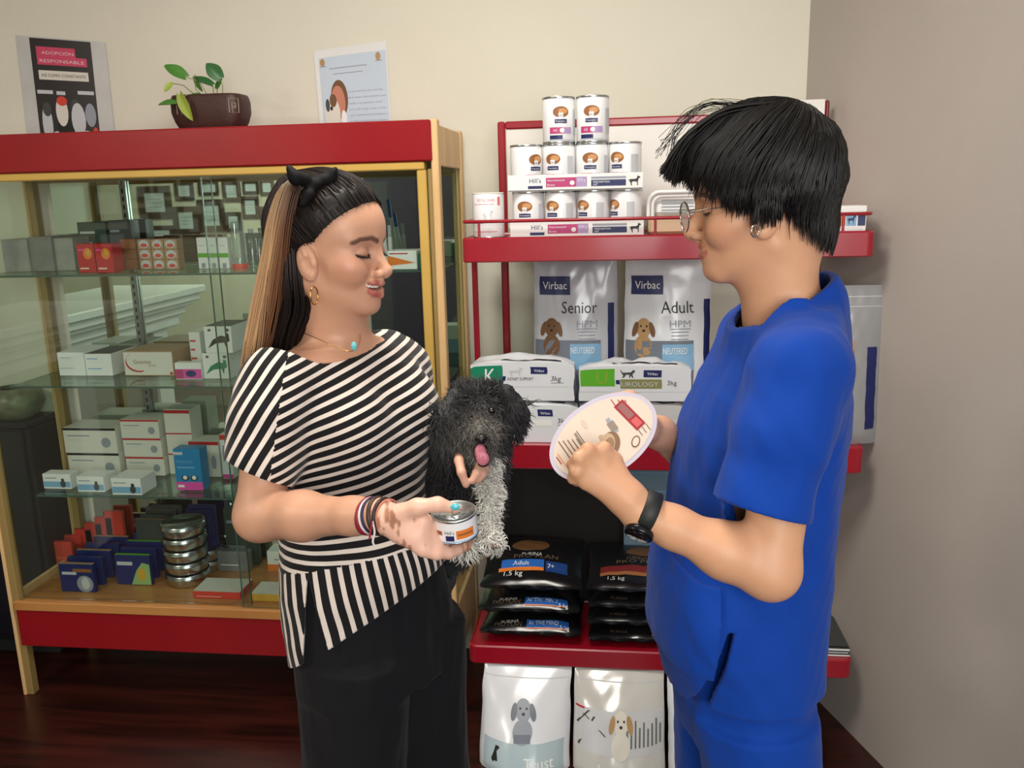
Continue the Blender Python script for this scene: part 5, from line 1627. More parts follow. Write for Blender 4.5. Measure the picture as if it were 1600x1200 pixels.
def head_field(F, o, R, sc, smile=0.0, open_=0.0, female=True):
    F.frame(o, R, sc)
    F.ell((-.004, 0, .032), (.091, .073, .084), k=.01)
    F.ell((.044, 0, .034), (.049, .058, .054), k=.03)
    F.ell((.030, 0, -.040), (.056, .054, .068), k=.03)
    for s in (-1, 1):
        F.cone((-.000, s * .046, -.050), (.066, s * .014, -.086), .018, .015, k=.022)
    F.ell((.074, 0, -.089), (.016, .019, .014), k=.014)
    if not female:
        for s in (-1, 1): F.cone((-.004, s * .050, -.054), (.064, s * .018, -.089), .016, .013, k=.014)
    for s in (-1, 1):
        F.cone((.081, s * .012, .017), (.066, s * .044, .017), .0095 if female else .011, .007, k=.014)
        F.ell((.055, s * .043, -.024), (.026, .019, .019), k=.022)
        if smile: F.ell((.064, s * .036, -.036), (.017, .015, .015), k=.018)
    F.ell((.073, 0, -.060), (.021, .026, .021), k=.016)
    for s in (-1, 1): F.ell((.091, s * .031, .001), (.013, .016, .0095), 's', k=.012)
    for s in (-1, 1): F.ell((.0745, s * .031, -.001), (.0125, .0145, .0112), k=.003)
    F.cone((.085, 0, .006), (.1035, 0, -.029), .0062, .0090, k=.011)
    F.ell((.1055, 0, -.0325), (.0095, .0098, .0082), k=.006)
    for s in (-1, 1): F.ell((.096, s * .0112, -.0365), (.0092, .0062, .0066), k=.005)
    F.cone((.094, 0, -.043), (.104, 0, -.039), .0048, .0048, k=.005)
    for s in (-1, 1): F.ell((.099, s * .0058, -.0428), (.0042, .0028, .0026), 's', k=.002)
    c = .006 * smile; lx = 0.0 if female else -.0035; lr = 1.0 if female else .8
    w = .023 + .008 * smile
    cz = -.0575 + c
    if open_:
        F.ell((.089, 0, -.0600 + .5 * c), (.016, w * .80, .0062), 's', k=.004)
        for s in (-1, 1): F.ell((.080, s * w * .55, -.0580 + .7 * c), (.012, w * .34, .0055), 's', k=.004)
    up = [(.074, -w, cz), (.0885, -w * .55, -.0525 + .35 * c), (.0955 + lx, -.004, -.0520), (.0955 + lx, .004, -.0520), (.0885, w * .55, -.0525 + .35 * c), (.074, w, cz)]
    dn = [(.074, -w, cz - .001), (.088, -w * .55, -.0655 + .25 * c - open_ * .003), (.0945 + lx, 0, -.0670 - open_ * .004), (.088, w * .55, -.0655 + .25 * c - open_ * .003), (.074, w, cz - .001)]
    F.chain(up, [.0018, .0036 * lr, .0042 * lr, .0042 * lr, .0036 * lr, .0018], k=.004)
    F.chain(dn, [.0018, .0042 * lr, .0052 * lr, .0042 * lr, .0018], k=.004)
    if not open_: F.ell((.0985, 0, -.0592), (.006, w * .8, .0009), 's', k=.002)
    for s in (-1, 1):
        ex = .010
        F.ell((-.006 + ex, s * .0725, -.018), (.0175, .0085, .0295), k=.005, rot=(-.22, 'Y'))
        F.ell((.001 + ex, s * .0745, -.038), (.0075, .0055, .0085), k=.005)
        F.ell((-.002 + ex, s * .0830, -.018), (.0090, .0065, .0150), 's', k=.003)
        F.ell((-.008 + ex, s * .0830, .000), (.0085, .0050, .0105), 's', k=.003)
        F.cone((-.006 + ex, s * .0785, -.008), (-.010 + ex, s * .0795, .002), .0022, .0018, k=.003)
        F.ell((.008 + ex, s * .0755, -.019), (.0042, .0045, .0065), k=.003)
    return up, dn


def seg_dist(P, pts):
    d = np.full(len(P), 9.0); pts = np.array(pts, float)
    for a, b in zip(pts[:-1], pts[1:]):
        ab = b - a; h = np.clip((P - a) @ ab / (ab @ ab), 0, 1)
        d = np.minimum(d, np.linalg.norm(P - a - h[:, None] * ab, axis=1))
    return d


def mixc(base, c, w):
    return base * (1 - w[:, None]) + np.array(c) * w[:, None]


def ss(x, a, b):
    t = np.clip((x - a) / (b - a), 0, 1); return t * t * (3 - 2 * t)


def face_paint(P, o, R, sc, col, up, dn, lip, brow, lid, blush=None):
    q = (P - np.array(o)) @ R / sc
    near = (np.abs(q) < .13).all(1)
    w = np.zeros(len(P)); w[near] = np.maximum(1 - ss(seg_dist(q[near], up), .0036, .0058), 1 - ss(seg_dist(q[near], dn), .0048, .0070)); w *= (q[:, 0] > .05) * (1 - ss(np.abs(q[:, 1]), .0255, .0275))
    col = mixc(col, lip, w * .85)
    if blush is not None:
        for s in (-1, 1): col = mixc(col, blush, .45 * np.exp(-(((q - np.array([.062, s * .045, -.030])) / .022) ** 2).sum(1)))
    for s in (-1, 1):
        bl = [(.0935, s * .012, .0160), (.090, s * .026, .0215), (.078, s * .044, .0195), (.070, s * .052, .0145)]
        flat = np.array([.25, 1, 1])
        w = np.zeros(len(P)); w[near] = (1 - ss(seg_dist(q[near] * flat, [np.array(b) * flat for b in bl]), .0026, .0052)) * (q[near][:, 0] > .03); col = mixc(col, brow, w * .85)
        ll = [(.0845, s * .0195, -.0065), (.0880, s * .030, -.0095), (.0770, s * .0450, -.0060)]
        w = np.zeros(len(P)); w[near] = 1 - ss(seg_dist(q[near], ll), .0016, .0040); col = mixc(col, lid, w * .95)
        w = np.exp(-(((q - np.array([.085, s * .031, .003])) / np.array([.012, .016, .008])) ** 2).sum(1)); col = mixc(col, L3((140, 92, 72)), .35 * w)
    return col


def surf_radius(F, o, dirs, start=.24):
    """distance from o to the field's surface along each direction, marching inwards"""
    t = np.full(len(dirs), start)
    for _ in range(40):
        d = F.eval(o + dirs * t[:, None]); t = np.maximum(t - d * .8, .02)
    return t


# ------------------------------------------------------------------ organic materials
M_skinw = mat('tanned_skin', (200, 146, 116), rough=.42, spec=.4, attr='Col', sss=.12, bump=(420, .04))
M_skinm = mat('light_tan_skin', (206, 152, 116), rough=.45, spec=.4, attr='Col', sss=.12, bump=(420, .04))
M_hair = mat('hair_strands', (30, 22, 20), rough=.48, spec=.3, attr='Col')
M_fur = mat('dog_fur', (60, 60, 60), rough=.7, spec=.25, attr='Col')
M_hide = mat('dog_hide', (60, 60, 60), rough=.8, attr='Col')


def biggest(verts, quads):
    """keep the largest connected piece"""
    lab = np.arange(len(verts))
    while True:
        m = lab[quads].min(1); new = lab.copy()
        for i in range(4): np.minimum.at(new, quads[:, i], m)
        new = new[new]
        if (new == lab).all(): break
        lab = new
    u, c = np.unique(lab[quads[:, 0]], return_counts=True)
    k = lab == u[c.argmax()]; idx = np.cumsum(k) - 1
    return verts[k], idx[quads[k[quads].all(1)]]

# ================================================================== the dog held in the woman's arm
rng = np.random.RandomState(4)
DB = V(728, 880, 1.43); DB = np.array([DB[0], DB[1], DB[2]])
def vroot(name, base, label, cat):
    w = v2w(base)
    return empty(name, w, YAW, label, cat)


dog = vroot('dog', DB, 'small shaggy grey dog with a white foreleg held against the striped blouse', 'dog')
F = Field()
hc = V(746, 648, 1.42)
F.ell(hc, (.046, .046, .045), k=.02)
mz = V(752, 682, 1.352)
F.cone(hc + np.array([.002, -.02, -.012]), mz + np.array([0, .012, -.002]), .032, .020, k=.02)
F.ell(mz + np.array([0, .004, .004]), (.017, .016, .014), k=.012)
F.ell(mz + np.array([.003, .014, -.026]), (.012, .016, .008), k=.008)            # lower jaw, open
for a, b, c in (((712, 618, 1.415), (692, 655, 1.40), (690, 697, 1.395)), ((790, 612, 1.42), (802, 640, 1.42), (801, 668, 1.415))):
    F.chain([V(*a), V(*b), V(*c)], [.014, .020, .013], k=.012)
nk = V(735, 705, 1.44)
F.cone(hc + np.array([0, .01, -.02]), nk, .040, .046, k=.02)
F.cone(nk, V(722, 800, 1.46), .052, .056, k=.03)
F.cone(V(720, 770, 1.47), V(690, 830, 1.60), .058, .062, k=.03)
F.cone(V(690, 835, 1.60), V(686, 862, 1.66), .055, .05, k=.03)
legW = [V(756, 722, 1.405), V(766, 770, 1.375), V(762, 815, 1.36), V(768, 840, 1.345)]
F.chain(legW, [.018, .013, .010, .012], k=.012)
F.ell(V(769, 846, 1.335), (.013, .017, .010), k=.008)
legD = [V(716, 772, 1.42), V(722, 820, 1.39), V(726, 848, 1.375)]
F.chain(legD, [.020, .014, .010], k=.012)
F.ell(V(725, 852, 1.367), (.011, .014, .008), k=.008)
F.chain([V(690, 850, 1.64), V(694, 905, 1.63), V(690, 940, 1.66), V(694, 960, 1.645)], [.032, .022, .016, .017], k=.015)
F.chain([V(660, 850, 1.70), V(664, 905, 1.70), V(660, 940, 1.73), V(664, 958, 1.715)], [.032, .022, .016, .017], k=.015)
dv, dq = F.mesh(.004)
dv = relax(dv, dq, 1)
dn_ = vnormals(dv, dq)
c_dark, c_mid, c_lite, c_white = L3((58, 58, 60)), L3((112, 108, 102)), L3((160, 156, 148)), L3((232, 230, 222))


def dogcol(P):
    col = np.tile(c_dark, (len(P), 1))
    w = np.exp(-(((P - (mz + np.array([0, .012, .004]))) / .034) ** 2).sum(1)); col = mixc(col, c_mid, np.clip(w * 1.2, 0, 1))
    w = np.exp(-(((P - V(712, 690, 1.37)) / .03) ** 2).sum(1)); col = mixc(col, c_mid, np.clip(w * .8, 0, 1))
    w = np.exp(-(((P - (mz + np.array([-.008, .02, -.036]))) / .018) ** 2).sum(1)); col = mixc(col, c_lite, np.clip(w * 1.2, 0, 1))
    d = seg_dist(P, legW); col = mixc(col, c_white, 1 - ss(d, .022, .032))
    d = seg_dist(P, [V(722, 835, 1.385), V(728, 856, 1.365)]); col = mixc(col, c_white, 1 - ss(d, .02, .03))
    w = np.exp(-(((P - V(740, 600, 1.39)) / .03) ** 2).sum(1)); col = mixc(col, L3((84, 82, 82)), np.clip(w, 0, 1))
    return col


raw_mesh('body', dv, dq, M_hide, dog, DB, dogcol(dv) * .8)
# coat: curly locks rooted on the body
nf = 15000
cand = np.where((np.linalg.norm(dv - (mz + np.array([0, -.012, -.006])), axis=1) > .012) & (dv[:, 1] < 1.58))[0]
# weight roots by face area so they spread evenly
pick = rng.choice(cand, nf)
P0 = dv[pick] + rng.normal(0, .0012, (nf, 3)); N0 = dn_[pick]
isleg = seg_dist(P0, legW) < .026
ear = np.minimum(seg_dist(P0, [V(702, 625, 1.41), V(690, 697, 1.395)]), seg_dist(P0, [V(798, 618, 1.42), V(806, 672, 1.415)])) < .024
muz = np.linalg.norm(P0 - mz, axis=1) < .034
headtop = (P0[:, 2] > hc[2] + .01) & ~ear
ln = np.full(nf, .022); ln[isleg] = .013; ln[ear] = .022; ln[muz] = .013; ln[headtop] = .027
eyeL, eyeR = V(737, 655, 1.372), V(768, 642, 1.378)
ne = np.minimum(np.linalg.norm(P0 - eyeL, axis=1), np.linalg.norm(P0 - eyeR, axis=1))
ln = np.where(ne < .016, .006, ln); ln = np.where((ne >= .016) & (ne < .028), .013, ln)
ln *= rng.uniform(.7, 1.25, nf)
comb = np.tile(np.array([0, 0, -1.0]), (nf, 1)); comb[headtop] = (0, -.15, .35)
comb[isleg] = (.5, -.25, -.5)
mix = np.full(nf, .75); mix[ear] = 3.0; mix[headtop] = .3; mix[muz] = .9; mix[isleg] = .75
d0 = N0 + comb * mix[:, None] + rng.normal(0, .25, (nf, 3)); d0 /= np.linalg.norm(d0, axis=1)[:, None]
k = 6; tt = np.linspace(0, 1, k)
ph = noise3(P0 * 1.0, 5, 60) * 5 + rng.uniform(0, 1.2, nf)
sw = np.cross(d0, np.array([.3, .8, .5])); sw /= np.linalg.norm(sw, axis=1)[:, None]; sw2 = np.cross(d0, sw)
S_ = P0[:, None] + d0[:, None] * (ln[:, None] * tt)[..., None]
amp = np.where(isleg, .0042, .0036)[:, None]
S_ = S_ + (amp * tt * np.sin(ph[:, None] + tt * 7.0))[..., None] * sw[:, None] + (amp * tt * np.cos(ph[:, None] + tt * 7.0))[..., None] * sw2[:, None]
S_[..., 2] -= (tt ** 2 * .004)[None]
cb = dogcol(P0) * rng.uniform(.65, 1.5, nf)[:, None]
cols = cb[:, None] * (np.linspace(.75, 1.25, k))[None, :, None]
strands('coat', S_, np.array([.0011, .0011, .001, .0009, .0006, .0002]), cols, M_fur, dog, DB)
M_eye = mat('dark_wet_eye', (14, 10, 9), rough=.05, spec=.8); M_nose = mat('dog_nose', (20, 18, 19), rough=.25, bump=(500, .2)); M_tongue = mat('dog_tongue', (206, 122, 140), rough=.3, sss=.15, bump=(300, .15))


def blob(name, fn, vox, m, parent, base, col=None):
    Fb = Field(); fn(Fb); v_, q_ = Fb.mesh(vox); v_ = relax(v_, q_, 1)
    return raw_mesh(name, v_, q_, m, parent, base, None if col is None else np.tile(col, (len(v_), 1)))


for e in (eyeL, eyeR): blob('eye', lambda f: f.ell(e + np.array([0, .002, 0]), (.0066, .0062, .0062), k=.001), .0012, M_eye, dog, DB)
npos = V(752, 685, 1.333)
blob('nose', lambda f: (f.ell(npos, (.0105, .008, .0075), k=.003), f.ell(npos + np.array([0, 0, -.005]), (.006, .007, .005), k=.004), f.ell(npos + np.array([.005, -.008, -.001]), (.002, .003, .0015), 's', k=.001), f.ell(npos + np.array([-.005, -.008, -.001]), (.002, .003, .0015), 's', k=.001)), .0012, M_nose, dog, DB)
t0, t1, t2 = V(749, 698, 1.345), V(752, 712, 1.330), V(757, 722, 1.330)
blob('tongue', lambda f: (f.ell((t0 + t1) / 2, (.0095, .007, .012), k=.005), f.ell((t1 + t2) / 2, (.0105, .005, .0115), k=.008), f.ell((t1 + t2) / 2 + np.array([0, -.0055, 0]), (.0012, .002, .012), 's', k=.003)), .0014, M_tongue, dog, DB)
blob('mouth', lambda f: (f.ell(V(752, 702, 1.352), (.013, .010, .010), k=.004), f.ell(V(755, 725, 1.345), (.009, .008, .005), k=.004)), .0016, mat('dark_mouth', (24, 18, 18), rough=.5), dog, DB)
blob('claw_pad', lambda f: [f.ell(V(772 + dx, 853, 1.322), (.0045, .007, .0045), k=.001) for dx in (-8, -2, 4, 10)], .0014, mat('paw_brown', (120, 96, 84), rough=.6), dog, DB)

# ================================================================== the woman
WB = np.array([-.255, 1.43, 0.0])
woman = vroot('person', WB, 'smiling person in a striped blouse and black trousers holding a dog and a tin', 'person')
TH = math.radians(-38)
TR = yawR(TH)                                              # torso: forward, left, up
def tl(p): return np.array([p @ TR[:, 0], p @ TR[:, 1], p[2]])   # view point to torso coordinates


def tslice(px, py, D, rx, ry):
    p = tl(V(px, py, D)); return (p[2], p[0], p[1], rx, ry)


w_torso = [tslice(528, 535, 1.42, .052, .085), tslice(530, 548, 1.42, .066, .125), tslice(533, 575, 1.42, .080, .150), tslice(545, 610, 1.42, .092, .148), tslice(555, 660, 1.42, .102, .140), tslice(557, 720, 1.42, .100, .134), tslice(555, 780, 1.42, .094, .128),
           tslice(560, 830, 1.42, .098, .136), tslice(572, 890, 1.42, .106, .156), tslice(584, 950, 1.42, .112, .166), tslice(592, 1010, 1.42, .112, .166)]
w_body = w_torso[:7] + [(a, b, c, d - .032, e - .034) for a, b, c, d, e in w_torso[7:]]
HS_W = .985; HR_W = yawR(math.radians(-17), math.radians(-3))
HO_W = V(612, 425, 1.36) - HR_W @ np.array([.1145, 0, -.033]) * HS_W
F = Field()
up_w, dn_w = head_field(F, HO_W, HR_W, HS_W, smile=1.0, open_=1.0)
F.frame()
nb = V(528, 535, 1.425)
F.chain([HO_W + HR_W @ np.array([-.022, 0, -.045]), HO_W * .45 + nb * .55 + np.array([-.004, 0, -.01]), nb + np.array([0, 0, -.03])], [.050, .050, .064], k=.03)
F.frame((0, 0, 0), TR)
F.loft(w_body, k=.03)
F.frame()
# right arm (near): shoulder, elbow, wrist
rs, re, rw = V(430, 592, 1.30), V(406, 806, 1.225), V(594, 806, 1.11)
F.chain([rs, rs * .5 + re * .5, re], [.038, .038, .036], k=.02, k0=.03)
F.chain([re, re * .62 + rw * .38, re * .2 + rw * .8, rw], [.036, .034, .024, .0205], k=.02)
# left arm (far), round the dog
ls, le, lw = V(618, 572, 1.55), V(672, 770, 1.60), V(722, 742, 1.475)
F.chain([ls, ls * .5 + le * .5, le], [.044, .039, .034], k=.02, k0=.04)
F.chain([le, le * .5 + lw * .5, lw], [.034, .030, .022], k=.02)
# right hand holding the tin: palm, thumb on the lid, fingers underneath
pm = V(637, 824, 1.098)
F.cone(rw, V(632, 822, 1.10), .0195, .018, k=.02)
F.cone(V(628, 812, 1.098), V(660, 814, 1.092), .0150, .0125, k=.015)
F.cone(V(626, 832, 1.096), V(655, 836, 1.090), .0150, .0120, k=.015)
F.chain([V(624, 802, 1.093), V(652, 792, 1.084), V(684, 788, 1.083), V(710, 794, 1.088)], [.0135, .0108, .0092, .0074], k=.008)
for a in (((662, 818, 1.100), (690, 846, 1.118), (722, 850, 1.134), (735, 842, 1.150)), ((657, 829, 1.094), (684, 853, 1.103), (712, 859, 1.118), (730, 853, 1.134)),
          ((650, 838, 1.089), (674, 858, 1.091), (701, 864, 1.102), (716, 860, 1.114)), ((640, 842, 1.087), (660, 858, 1.083), (682, 865, 1.087), (698, 864, 1.096))):
    F.chain([V(*p) for p in a], [.0105, .0092, .0084, .0068], k=.005, k0=.012)
# left hand spread on the dog's chest
F.cone(lw, V(744, 726, 1.445), .0200, .014, k=.02)
for a in (((718, 706, 1.405), (717, 720, 1.358), (721, 738, 1.342), (728, 757, 1.340)), ((752, 718, 1.405), (750, 728, 1.362), (745, 739, 1.347), (738, 751, 1.342)), ((758, 724, 1.405), (757, 732, 1.366), (753, 741, 1.352), (747, 750, 1.348)), ((744, 724, 1.425), (742, 730, 1.410), (740, 738, 1.395), (738, 744, 1.385))):
    F.chain([V(742, 722, 1.44)] + [V(*p) for p in a], [.010, .0088, .0080, .0076, .0062], k=.003, k0=.010)
# legs
for s in (-1, 1):
    hp = np.array([-.262, 1.42, .84]) + TR[:, 1] * (.074 * s)
    kn = hp + np.array([.01, 0, -.39]) + TR[:, 0] * .02; an = kn + np.array([0, 0, -.38]) - TR[:, 0] * .03
    F.chain([hp, kn, an], [.054, .046, .036], k=.012)
    F.chain([an, an + np.array([0, 0, -.04]) + TR[:, 0] * .02, an + np.array([0, 0, -.052]) + TR[:, 0] * .14], [.038, .032, .022], k=.02)
wv, wq = F.mesh(.0022)
wv = relax(wv, wq, 1, .4)
sk = L3((206, 156, 128))
col = np.tile(sk, (len(wv), 1)) * (1 + .05 * noise3(wv, 3, 40))[:, None]
# pale patches and brown blotches on the right hand
dh = np.linalg.norm(wv - V(660, 825, 1.10), axis=1)
pale = 1 - ss(dh, .055, .085)
blot = ss(noise3(wv, 12, 90), .35, .55) * ss(dh, .012, .04) * (1 - ss(dh, .075, .10))
col = mixc(col, L3((238, 190, 168)), pale); col = mixc(col, L3((160, 106, 78)), blot * .85)
col = mixc(col, L3((232, 180, 156)), (1 - ss(np.linalg.norm(wv - V(735, 735, 1.34), axis=1), .04, .06)) * .7)
for (px, py, D, r) in ((468, 792, 1.165, .006), (478, 789, 1.16, .004), (452, 806, 1.17, .003)):
    col = mixc(col, L3((140, 92, 66)), 1 - ss(np.linalg.norm((wv - V(px, py, D)) * np.array([1, .4, 1]), axis=1), r * .6, r))
col = face_paint(wv, HO_W, HR_W, HS_W, col, up_w, dn_w, L3((172, 82, 78)), L3((76, 50, 38)), L3((34, 22, 18)), L3((208, 128, 108)))
raw_mesh('body', wv, wq, M_skinw, woman, WB, col)
HWg = lambda p: HO_W + HR_W @ (np.array(p, float) * HS_W)


def head_blob(name, o, R, sc, fn, vox, m, parent, base):
    Fb = Field(); Fb.frame(o, R, sc); fn(Fb); v_, q_ = Fb.mesh(vox); v_ = relax(v_, q_, 1)
    return raw_mesh(name, v_, q_, m, parent, base)


M_teeth = mat('teeth_white', (240, 236, 226), rough=.2, coat=.5)
def teeth(f):
    for i in range(-5, 6):
        a = i * .0064
        f.ell((.0870 - 11.0 * a * a, a, -.0545 + 3.2 * a * a), (.0045, .0036, .0062 - abs(i) * .0003), k=.0006)
head_blob('teeth', HO_W, HR_W, HS_W, teeth, .0009, M_teeth, woman, WB)
M_lash = mat('black_lash', (18, 14, 13), rough=.6)
for s in (-1, 1):
    q = MB(); pts = bez([HWg(p) - WB for p in ((.0850, s * .0195, -.0058), (.0888, s * .030, -.0090), (.0800, s * .0430, -.0072), (.0745, s * .0485, -.0030))], 14)
    q.tube(pts, np.concatenate([np.linspace(.0006, .0013, 8), np.linspace(.0013, .0006, 6)]), M_lash, 6)
    for i in range(2, 13):
        dd = (HR_W @ np.array([.75, s * (.25 + .05 * i), -.55])); q.tube([pts[i], pts[i] + dd * .0035, pts[i] + dd * .0065 + np.array([0, 0, .001])], [.0004, .0003, .0001], M_lash, 4)
    q.build('eyelashes', woman)

# -------- hair: sleek crown drawn to a high tail, loose dark hair behind the neck
FH = Field(); head_field(FH, HO_W, HR_W, HS_W, smile=0)
FH.frame(); FH.chain([HO_W + HR_W @ np.array([-.022, 0, -.045]), HO_W * .45 + nb * .55, nb], [.050, .050, .06], k=.03)
OC = HO_W + HR_W @ np.array([-.005, 0, .03])


def sph(az, el):
    """direction in head coordinates: azimuth from the face towards the left ear, elevation"""
    return np.stack([np.cos(el) * np.cos(az), np.cos(el) * np.sin(az), np.sin(el)], -1)


HL_AZ = np.radians([0, 20, 38, 52, 62, 74, 86, 98, 108, 120, 135, 155, 180])


def hair_cap(name, FHead, OC, R, bound_el, thick, m, parent, base, colfn, edge=.003, na=120, ne=40, lump=.0015):
    az = np.linspace(-math.pi, math.pi, na, endpoint=False); b = np.interp(np.abs(az), HL_AZ, np.radians(bound_el))
    rows = []; T = np.linspace(0, 1, ne)
    for t in T: rows.append(sph(az, b + (math.pi / 2 - .002 - b) * t))
    D_ = np.array(rows)                                     # ne,na,3
    W_ = (D_.reshape(-1, 3) @ R.T)
    r = surf_radius(FHead, OC, W_)
    th = (edge + (thick(D_.reshape(-1, 3)) - edge) * np.repeat(ss(T, 0, .28), na))
    P_ = OC + W_ * (r + th + lump * noise3(W_, 3, 14) * np.repeat(ss(T, 0, .3), na))[:, None]
    In = OC + W_ * (r - .004)[:, None]
    A = np.concatenate([In[:na], P_]); n_ = ne + 1
    i = np.arange(n_ - 1)[:, None] * na; j = np.arange(na)[None]
    Q_ = np.stack([i + j, i + (j + 1) % na, i + na + (j + 1) % na, i + na + j], -1).reshape(-1, 4)
    return raw_mesh(name, A, Q_, m, parent, base, colfn(A))


def follow(FHead, OC, R, dirs, off):
    W_ = dirs.reshape(-1, 3) @ R.T
    r = surf_radius(FHead, OC, W_)
    return (OC + W_ * (r + off.reshape(-1))[:, None]).reshape(dirs.shape)


w_el = np.array([28, 26, 20, 12, 3, -12, -14, -24, -42, -54, -58, -60, -60])
c_dk = L3((22, 16, 15)); c_dk2 = L3((46, 33, 28))
hair_cap('hair', FH, OC, HR_W, w_el, lambda d: np.full(len(d), .009), M_hair, woman, WB, lambda A: np.tile(c_dk, (len(A), 1)))
rng = np.random.RandomState(8)
G_dir = np.array([-.62, 0, .78]); G_dir /= np.linalg.norm(G_dir)
n = 900; az = rng.uniform(-math.pi, math.pi, n); b = np.interp(np.abs(az), HL_AZ, np.radians(w_el)); el = b + rng.uniform(0, 1, n) ** 2 * .5 - .03
d0 = sph(az, el); k = 12; T = np.linspace(0, 1, k)
ang = np.arccos(np.clip(d0 @ G_dir, -1, 1))
dirs = (np.sin(ang[:, None] * (1 - T))[..., None] * d0[:, None] + np.sin(ang[:, None] * T)[..., None] * G_dir) / np.sin(ang)[:, None, None]
off = (.0035 + .0065 * ss(T, 0, .3))[None] + rng.uniform(-.001, .0022, n)[:, None] + .008 * ss(T, .75, 1.0)[None]
S_ = follow(FH, OC, HR_W, dirs, np.broadcast_to(off, (n, k)))
cc = c_dk + (c_dk2 - c_dk) * rng.uniform(0, 1, n)[:, None] ** 2
strands('hair_strands', S_, np.array([.0007] + [.0014] * 9 + [.0013, .001]), np.repeat(cc[:, None], k, 1), M_hair, woman, WB)
c_bl = L3((206, 166, 124)); c_br = L3((124, 84, 60)); c_mid_ = L3((158, 112, 80))


def bundle(name, path, wid, dep, n, m, parent, base, ca, cb, split, rad=.0016, k=26, wave=.006, seed=1, side=None):
    r = np.random.RandomState(seed)
    C_ = bez(path, k); T = np.linspace(0, 1, k)
    tg = np.gradient(C_, axis=0); tg /= np.linalg.norm(tg, axis=1)[:, None]
    sd = np.array(side if side is not None else (1, -.15, 0), float)
    sx = sd - tg * (tg @ sd)[:, None]; sx /= np.linalg.norm(sx, axis=1)[:, None]; sy = np.cross(tg, sx)
    a, rr = r.uniform(0, 2 * math.pi, n), np.sqrt(r.uniform(0, 1, n))
    u, v = rr * np.cos(a), rr * np.sin(a)
    W_ = np.interp(T, np.linspace(0, 1, len(wid)), wid); D_ = np.interp(T, np.linspace(0, 1, len(dep)), dep)
    ph = noise3(np.stack([u, v, u * v], -1), seed, 2) * 3
    uu = u[:, None] * W_ + wave * np.sin(ph[:, None] + T * 6.5) * T
    vv = v[:, None] * D_ + wave * .6 * np.cos(ph[:, None] + T * 5) * T
    P_ = C_[None] + uu[..., None] * sx + vv[..., None] * sy
    tip = 1 - r.uniform(0, .12, n)[:, None]
    cols = np.zeros((n, k, 3)); s = ss(u, split - .35, split + .35)[:, None, None]; g = ss(T, .02, .5)[None, :, None]
    cols[:] = (ca * (1 - s) + cb * s) * g + c_dk2 * (1 - g); cols *= r.uniform(.75, 1.25, n)[:, None, None]
    rd = rad * (1 - ss(T, .85, 1.0) * .8)
    return strands(name, P_, rd, cols, m, parent, base)


bundle('ponytail', [V(478, 292, 1.345), V(454, 302, 1.325), V(438, 350, 1.325), V(428, 410, 1.345), V(420, 470, 1.37), V(409, 535, 1.395), V(394, 590, 1.415)], [.010, .016, .019, .021, .024, .025, .018], [.012, .018, .022, .022, .022, .02, .014], 420, M_hair, woman, WB, c_bl, c_br, .25, .0021, wave=.006)
bundle('loose_hair', [V(462, 365, 1.36), V(466, 430, 1.36), V(468, 475, 1.37), V(455, 520, 1.385), V(440, 570, 1.41)], [.016, .022, .026, .022, .016], [.030, .034, .034, .03, .02], 420, M_hair, woman, WB, c_dk, c_dk, .2, .0022, wave=.004, seed=3)
# bow on the tail
M_bow = mat('black_satin', (14, 13, 15), rough=.75, spec=.2)
bw = V(490, 288, 1.325)
def bow(f):
    f.ell(bw, (.012, .012, .010), k=.004)
    for s, tip, z in ((-1, V(462, 278, 1.305), .012), (1, V(516, 280, 1.345), .010)):
        f.chain([bw, bw * .5 + tip * .5 + np.array([0, 0, .002]), tip], [.006, .009, .0115], k=.004)
        f.ell(tip + np.array([s * .003, 0, z * .4]), (.007, .012, .016), k=.005, rot=(s * .5, 'Y'))
    f.chain([bw, V(482, 304, 1.312), V(474, 318, 1.308)], [.006, .008, .006], k=.005)
blob('hair_bow', bow, .002, M_bow, woman, WB)

# -------- blouse
M_blouse = bpy.data.materials.new('striped_blouse'); M_blouse.use_nodes = True
def stripes(m, dark, light, duty):
    nt = m.node_tree; b = nt.nodes['Principled BSDF']; b.inputs['Roughness'].default_value = .8; b.inputs['Sheen Weight'].default_value = .15; b.inputs['Specular IOR Level'].default_value = .2
    a = nt.nodes.new('ShaderNodeAttribute'); a.attribute_name = 'phase'
    fr = nt.nodes.new('ShaderNodeMath'); fr.operation = 'FRACT'; nt.links.new(a.outputs['Fac'], fr.inputs[0])
    lt = nt.nodes.new('ShaderNodeMath'); lt.operation = 'LESS_THAN'; lt.inputs[1].default_value = duty; nt.links.new(fr.outputs[0], lt.inputs[0])
    mx = nt.nodes.new('ShaderNodeMixRGB'); mx.inputs[1].default_value = (*lin(dark), 1); mx.inputs[2].default_value = (*lin(light), 1)
    nt.links.new(lt.outputs[0], mx.inputs[0]); nt.links.new(mx.outputs[0], b.inputs['Base Color'])
stripes(M_blouse, (20, 19, 21), (226, 214, 204), .40)
F = Field()
F.frame((0, 0, 0), TR)
F.loft(w_torso, grow=.010, k=.02)
for s in (-1, 1):
    c_ = tl(V(548, 640, 1.42)); F.ell((c_[0] + .070, c_[1] + s * .062, c_[2] - .005), (.052, .058, .058), k=.05)
bl = tl(V(575, 860, 1.42)); F.ell((bl[0] + .045, bl[1], bl[2]), (.085, .115, .09), k=.06)
F.frame()
sh_end = V(407, 728, 1.245)
F.chain([V(450, 574, 1.32), V(428, 598, 1.295), V(412, 660, 1.262), sh_end, sh_end + (sh_end - V(412, 660, 1.262)) * .5], [.042, .043, .0415, .0415, .042], k=.05)
